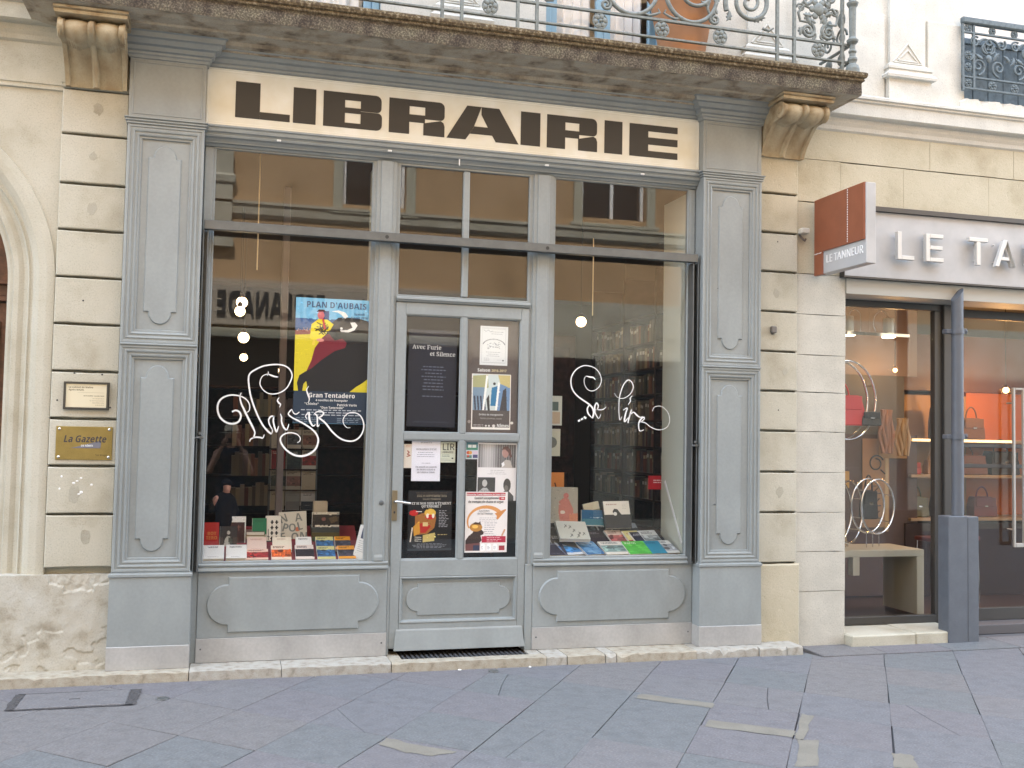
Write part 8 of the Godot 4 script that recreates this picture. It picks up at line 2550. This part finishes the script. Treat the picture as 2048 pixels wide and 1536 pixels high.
func wall_things() -> void:
	var p := thing("name_plaque", "cream engraved name plaque in a dark frame on the left stone pier", "plaque", Vector3(-1.020, 1.606, 0.0305))
	var m := MB.new()
	m.box(Vector3(-0.004, -0.002, 0), Vector3(0.268, 0.174, 0.006))
	m.frame(0.0, 0.264, 0.0, 0.172, [[0.0, 0.006], [0.0, 0.020], [0.009, 0.020], [0.012, 0.012]])
	part(p, "frame", m.mesh(), pm(0.05, 0.045, 0.035, 0.5))
	pbox(p, "plate", Vector3(0.012, 0.012, 0.006), Vector3(0.252, 0.160, 0.0118), M.pale_brass)
	words(p, "Le cabinet de Maître", Vector3(0.026, 0.134, 0.012), 0.0105, ink(0.12, 0.10, 0.06), 0, true)
	words(p, "Agnès MAZEL", Vector3(0.026, 0.117, 0.012), 0.0105, ink(0.12, 0.10, 0.06), 0, true)
	pbox(p, "rule", Vector3(0.080, 0.106, 0.0118), Vector3(0.236, 0.1068, 0.0124), ink(0.2, 0.17, 0.1))
	words(p, "est transféré : escalier Nord", Vector3(0.238, 0.082, 0.012), 0.0072, ink(0.12, 0.10, 0.06), 2, true, "Droid Sans", 0.9)
	for k in 4:
		words(p, ["Parc Georges Besse", "30, Rue Antoine de Saint", "30000 NÎMES Cedex", "04 66 36 36 10"][k], Vector3(0.238, 0.066 - 0.014 * k, 0.012), 0.0062, ink(0.25, 0.22, 0.15), 2, false, "Droid Sans", 0.9)
	p = thing("brass_plaque", "large brass plaque lettered La Gazette on the left stone pier", "plaque", Vector3(-1.058, 1.284, 0.0305))
	pbox(p, "plate", Vector3(0, 0, 0), Vector3(0.335, 0.212, 0.006), M.brass, 0.002)
	for q in [[0.02, 0.195], [0.315, 0.195], [0.02, 0.018], [0.315, 0.018]]:
		screw(p, Vector3(q[0], q[1], 0.007))
	m = MB.new()
	m.prism(PackedVector2Array([Vector2(0.085, 0.075), Vector2(0.12, 0.082), Vector2(0.27, 0.125), Vector2(0.265, 0.075)]), 0.006, 0.0066)
	part(p, "wedge", m.mesh(), ink(0.16, 0.16, 0.19))
	var t := words(p, "La Gazette", Vector3(0.168, 0.112, 0.0072), 0.042, ink(0.05, 0.045, 0.05), 1, true, "Droid Sans", 0.85)
	t.transform.basis = Basis(Vector3(0.85, 0, 0), Vector3(0.18, 1, 0), Vector3(0, 0, 1))
	words(p, "DE NÎMES", Vector3(0.185, 0.085, 0.0072), 0.011, M.white_paint, 1, true)
	words(p, "1er étage", Vector3(0.305, 0.026, 0.0066), 0.011, ink(0.12, 0.09, 0.03), 2, true)
	# grey fitting on the right pier
	m = MB.new()
	m.box(Vector3(-0.022, -0.026, 0), Vector3(0.022, 0.026, 0.030), 0.005)
	m.box(Vector3(-0.012, -0.036, 0.001), Vector3(0.008, -0.0261, 0.016), 0.003)
	var s := solo("wall_box", m.mesh(), pm(0.16, 0.145, 0.13, 0.7), "small square grey-brown fitting on the right stone pier", "wall fitting")
	s.position = Vector3(3.990, 2.335, 0.0305)
	var cam := thing("small_floodlight", "small pale floodlight on a hooked arm at the edge of the right pier", "wall lamp", Vector3(4.235, 3.085, 0.005))
	pbox(cam, "head", Vector3(-0.030, 0.005, 0.02), Vector3(0.040, 0.048, 0.085), pm(0.50, 0.48, 0.42, 0.6), 0.006)
	m = MB.new()
	m.tube([Vector3(0.0, 0.02, 0.0), Vector3(-0.01, 0.0, 0.02), Vector3(0.0, -0.03, 0.04), Vector3(0.02, -0.045, 0.045), Vector3(0.03, -0.03, 0.04)], 0.008, 7)
	part(cam, "arm", m.mesh(), pm(0.12, 0.10, 0.09, 0.7))
	# small drill holes and a stub of pipe on the stones
	for q in [[-0.965, 1.835], [-0.80, 1.83], [-1.06, 1.66], [4.045, 1.72], [4.03, 3.02], [-0.745, 1.62], [-0.93, 2.30]]:
		m = MB.new()
		m.ball(Vector3(q[0], q[1], 0.030), Vector3(0.006, 0.006, 0.002), 8, 5)
		part(get_node("stone_building"), "drill_hole", m.mesh(), M.black)
	# old repairs in a slightly darker mortar, and chips in the paint of the right pilaster
	for q in [[-0.885, 3.545, 0.045], [-0.905, 3.235, 0.035], [-0.90, 2.895, 0.050], [-0.94, 1.07, 0.06], [-0.86, 0.80, 0.05], [4.06, 1.10, 0.05], [4.02, 2.62, 0.04], [4.10, 2.02, 0.035]]:
		var pp := PackedVector2Array()
		for k in 14:
			var a := TAU * k / 14.0
			pp.append(Vector2(q[0] + cos(a) * q[2] * rng.randf_range(0.6, 1.05) * 0.75, q[1] + sin(a) * q[2] * rng.randf_range(0.65, 1.1)))
		m = MB.new()
		m.prism(pp, 0.0295, 0.0309, 0.0006, false)
		part(get_node("stone_building"), "mortar_patch", m.mesh(), M.stone_patch)
	for q in [[3.487, 1.005, 0.012, 0.005], [3.53, 0.905, 0.016, 0.006], [3.50, 2.62, 0.008, 0.004]]:
		m = MB.new()
		m.ball(Vector3(q[0], q[1], 0.0862), Vector3(q[2], q[3], 0.001), 9, 5)
		part(get_node("bookshop_front"), "paint_chip", m.mesh(), M.pipe_grey)
	for k in 8:    # flecks of old white filler
		m = MB.new()
		m.ball(Vector3(-1.03 + rng.randf() * 0.20, 1.06 + rng.randf() * 0.12, 0.0302), Vector3(rng.randf_range(0.006, 0.013), rng.randf_range(0.004, 0.010), 0.0015), 7, 5)
		part(get_node("stone_building"), "filler_fleck", m.mesh(), M.white_paint)

# ---------------------------------------------------------------- figures
func surface(bones: Array, cell: float, blend: float) -> ArrayMesh:
	# bones: [from, to, radius, radius]; the tapered capsules are joined with a smooth minimum and meshed as surface nets
	var lo := Vector3(1e9, 1e9, 1e9)
	var hi := -lo
	for b in bones:
		for k in 2:
			var r: float = b[2 + k] + cell * 2.0
			lo = lo.min(b[k] - Vector3(r, r, r))
			hi = hi.max(b[k] + Vector3(r, r, r))
	var n := Vector3i(((hi - lo) / cell).ceil()) + Vector3i(1, 1, 1)
	var val := PackedFloat32Array()
	val.resize(n.x * n.y * n.z)
	val.fill(1.0)
	for b in bones:
		var a: Vector3 = b[0]
		var e: Vector3 = b[1]
		var ab := e - a
		var l2 := maxf(ab.length_squared(), 1e-9)
		var reach: float = maxf(b[2], b[3]) + blend * 2.0 + cell * 2.0
		var i0 := Vector3i(((a.min(e) - Vector3(reach, reach, reach) - lo) / cell).floor()).clamp(Vector3i(), n - Vector3i(1, 1, 1))
		var i1 := Vector3i(((a.max(e) + Vector3(reach, reach, reach) - lo) / cell).ceil()).clamp(Vector3i(), n - Vector3i(1, 1, 1))
		for z in range(i0.z, i1.z + 1):
			for y in range(i0.y, i1.y + 1):
				for x in range(i0.x, i1.x + 1):
					var p := lo + Vector3(x, y, z) * cell
					var t := clampf((p - a).dot(ab) / l2, 0.0, 1.0)
					var d := p.distance_to(a + ab * t) - lerpf(b[2], b[3], t)
					var at := (z * n.y + y) * n.x + x
					var v := val[at]
					var h := maxf(blend - absf(v - d), 0.0) / blend
					val[at] = minf(v, d) - h * h * blend * 0.25
	var vert := {}
	var m := MB.new()
	var pos := []
	var nor := []
	var offs := [Vector3i(0, 0, 0), Vector3i(1, 0, 0), Vector3i(0, 1, 0), Vector3i(1, 1, 0), Vector3i(0, 0, 1), Vector3i(1, 0, 1), Vector3i(0, 1, 1), Vector3i(1, 1, 1)]
	var edges := [[0, 1], [2, 3], [4, 5], [6, 7], [0, 2], [1, 3], [4, 6], [5, 7], [0, 4], [1, 5], [2, 6], [3, 7]]
	for z in n.z - 1:
		for y in n.y - 1:
			for x in n.x - 1:
				var c := []
				var inside := 0
				for o in offs:
					var v := val[((z + o.z) * n.y + y + o.y) * n.x + x + o.x]
					c.append(v)
					if v < 0.0:
						inside += 1
				if inside == 0 or inside == 8:
					continue
				var s := Vector3()
				var k := 0
				for e in edges:
					if (c[e[0]] < 0.0) != (c[e[1]] < 0.0):
						s += Vector3(offs[e[0]]).lerp(Vector3(offs[e[1]]), c[e[0]] / (c[e[0]] - c[e[1]]))
						k += 1
				vert[Vector3i(x, y, z)] = pos.size()
				pos.append(lo + (Vector3(x, y, z) + s / k) * cell)
				nor.append(Vector3(c[1] + c[3] + c[5] + c[7] - c[0] - c[2] - c[4] - c[6], c[2] + c[3] + c[6] + c[7] - c[0] - c[1] - c[4] - c[5], c[4] + c[5] + c[6] + c[7] - c[0] - c[1] - c[2] - c[3]).normalized())
	for key in vert:
		var x: int = key.x
		var y: int = key.y
		var z: int = key.z
		var v0 := val[(z * n.y + y) * n.x + x]
		for ax in 3:
			var o := Vector3i()
			o[ax] = 1
			var v1 := val[((z + o.z) * n.y + y + o.y) * n.x + x + o.x]
			if (v0 < 0.0) == (v1 < 0.0):
				continue
			var u := Vector3i()
			var w := Vector3i()
			u[(ax + 1) % 3] = 1
			w[(ax + 2) % 3] = 1
			var q := []
			for k in [key, key - u, key - u - w, key - w]:
				if vert.has(k):
					q.append(vert[k])
			if q.size() == 4:
				m.raw(pos[q[0]], pos[q[1]], pos[q[2]], nor[q[0]], nor[q[1]], nor[q[2]])
				m.raw(pos[q[0]], pos[q[2]], pos[q[3]], nor[q[0]], nor[q[2]], nor[q[3]])
	return m.mesh()

func doll() -> void:
	var o := thing("doll", "black-clad doll with a pink face standing behind the red book in the left window", "doll", Vector3(-0.020, 0.668, -0.47))
	var skin := pm(0.50, 0.27, 0.21, 0.6)
	var dark := pm(0.012, 0.012, 0.016, 1.0)
	dark.metallic_specular = 0.1
	var body := [[Vector3(0.012, 0.405, 0.016), Vector3(0.012, 0.425, 0.012), 0.024, 0.028], [Vector3(0.004, 0.35, 0), Vector3(0.010, 0.40, 0.006), 0.020, 0.017],
		[Vector3(0.016, 0.412, 0.040), Vector3(0.016, 0.406, 0.043), 0.005, 0.006],
		[Vector3(-0.05, 0.33, 0), Vector3(-0.085, 0.26, 0.02), 0.018, 0.015], [Vector3(-0.085, 0.26, 0.02), Vector3(-0.065, 0.335, 0.07), 0.014, 0.012], [Vector3(-0.065, 0.335, 0.07), Vector3(-0.056, 0.352, 0.08), 0.017, 0.015],
		[Vector3(0.05, 0.33, 0), Vector3(0.075, 0.25, 0.0), 0.018, 0.015], [Vector3(0.075, 0.25, 0.0), Vector3(0.06, 0.17, 0.02), 0.014, 0.013],
		[Vector3(0, 0.34, 0), Vector3(0, 0.18, 0), 0.05, 0.045], [Vector3(-0.025, 0.16, 0), Vector3(-0.03, 0.02, 0), 0.03, 0.02], [Vector3(0.025, 0.16, 0), Vector3(0.03, 0.02, 0), 0.03, 0.02], [Vector3(-0.03, 0.012, 0), Vector3(-0.032, 0.012, 0.03), 0.014, 0.012], [Vector3(0.03, 0.012, 0), Vector3(0.032, 0.012, 0.03), 0.014, 0.012]]
	part(o, "body", surface(body, 0.008, 0.014), skin)
	var coat := [[Vector3(0, 0.335, 0), Vector3(0, 0.18, 0), 0.058, 0.060], [Vector3(0, 0.18, 0), Vector3(0, 0.03, 0), 0.058, 0.055], [Vector3(-0.05, 0.335, 0), Vector3(-0.088, 0.26, 0.02), 0.024, 0.021], [Vector3(-0.088, 0.26, 0.02), Vector3(-0.070, 0.335, 0.06), 0.020, 0.018], [Vector3(0.05, 0.335, 0), Vector3(0.078, 0.25, 0.0), 0.024, 0.021], [Vector3(0.078, 0.25, 0.0), Vector3(0.063, 0.19, 0.016), 0.020, 0.017], [Vector3(0, 0.36, 0), Vector3(0, 0.34, 0), 0.026, 0.03]]
	part(o, "coat", surface(coat, 0.008, 0.014), dark)
	part(o, "hair", surface([[Vector3(0.008, 0.446, -0.004), Vector3(0.006, 0.415, -0.020), 0.036, 0.030], [Vector3(-0.008, 0.454, 0.026), Vector3(0.030, 0.450, 0.026), 0.018, 0.018]], 0.006, 0.012), dark)

func photographer() -> void:
	# stands with the phone raised in front of the face; shows in the window glass
	var o := thing("person", "person in straw hat and dark top holding up a phone, mirrored in the window", "person", Vector3(0.02, -0.09, 7.36))
	o.rotation.y = PI
	var skin := pm(0.42, 0.24, 0.17, 0.6)
	var b := [
		[Vector3(0, 1.44, 0), Vector3(0, 1.52, 0.01), 0.085, 0.082], [Vector3(0, 1.42, 0.035), Vector3(0, 1.40, 0.05), 0.05, 0.045], [Vector3(0, 1.45, 0.09), Vector3(0, 1.43, 0.10), 0.012, 0.016],
		[Vector3(0, 1.27, -0.01), Vector3(0, 1.42, 0.0), 0.052, 0.05], [Vector3(-0.15, 1.25, 0), Vector3(0.15, 1.25, 0), 0.062, 0.062], [Vector3(0, 1.22, 0), Vector3(0, 1.0, 0), 0.125, 0.115], [Vector3(0, 1.0, 0), Vector3(0, 0.86, 0), 0.115, 0.145],
		[Vector3(-0.18, 1.25, 0), Vector3(-0.27, 1.02, 0.08), 0.048, 0.040], [Vector3(-0.27, 1.02, 0.08), Vector3(-0.10, 1.38, 0.24), 0.036, 0.027], [Vector3(0.18, 1.25, 0), Vector3(0.27, 1.02, 0.08), 0.048, 0.040], [Vector3(0.27, 1.02, 0.08), Vector3(0.10, 1.38, 0.24), 0.036, 0.027],
		[Vector3(-0.09, 0.84, 0), Vector3(-0.10, 0.46, 0.01), 0.088, 0.056], [Vector3(-0.10, 0.46, 0.01), Vector3(-0.10, 0.08, -0.01), 0.052, 0.036], [Vector3(0.09, 0.84, 0), Vector3(0.10, 0.46, 0.01), 0.088, 0.056], [Vector3(0.10, 0.46, 0.01), Vector3(0.10, 0.08, -0.01), 0.052, 0.036],
		[Vector3(-0.10, 0.04, -0.03), Vector3(-0.11, 0.03, 0.13), 0.038, 0.028], [Vector3(0.10, 0.04, -0.03), Vector3(0.11, 0.03, 0.13), 0.038, 0.028],
	]
	for s in [-1.0, 1.0]:
		b.append([Vector3(s * 0.10, 1.38, 0.24), Vector3(s * 0.085, 1.43, 0.265), 0.026, 0.022])
		for k in 4:     # fingers closed on the back of the phone, the thumb on its face
			b.append([Vector3(s * 0.085, 1.405 + k * 0.017, 0.265), Vector3(s * (0.052 - 0.004 * (k % 2)), 1.408 + k * 0.017, 0.292), 0.009, 0.008])
		b.append([Vector3(s * 0.09, 1.40, 0.25), Vector3(s * 0.055, 1.42, 0.262), 0.011, 0.009])
	part(o, "body", surface(b, 0.016, 0.03), skin)
	part(o, "top", surface([[Vector3(-0.10, 1.27, 0), Vector3(0.10, 1.27, 0), 0.060, 0.060], [Vector3(0, 1.20, 0), Vector3(0, 1.0, 0), 0.145, 0.135], [Vector3(0, 1.0, 0), Vector3(0, 0.84, 0), 0.135, 0.165]], 0.018, 0.04), pm(0.016, 0.018, 0.032, 0.9))
	part(o, "trousers", surface([[Vector3(-0.09, 0.84, 0), Vector3(-0.10, 0.46, 0.01), 0.105, 0.075], [Vector3(-0.10, 0.46, 0.01), Vector3(-0.10, 0.16, -0.01), 0.073, 0.060], [Vector3(0.09, 0.84, 0), Vector3(0.10, 0.46, 0.01), 0.105, 0.075], [Vector3(0.10, 0.46, 0.01), Vector3(0.10, 0.16, -0.01), 0.073, 0.060]], 0.02, 0.03), pm(0.03, 0.035, 0.05, 0.9))
	var h := MB.new()
	h.lathe([[0.155, 0.0], [0.160, 0.004], [0.098, 0.010], [0.092, 0.06], [0.082, 0.105], [0.055, 0.112], [0.0, 0.098]], 24, Vector3(0, 1.53, 0.005))
	part(o, "hat", h.mesh(), pm(0.62, 0.55, 0.42, 0.9))
	h = MB.new()
	h.lathe([[0.099, 0.010], [0.0995, 0.032], [0.095, 0.032]], 24, Vector3(0, 1.53, 0.005))
	part(o, "hat_band", h.mesh(), M.black)
	pbox(o, "phone", Vector3(-0.070, 1.395, 0.268), Vector3(0.070, 1.465, 0.276), M.black, 0.003)
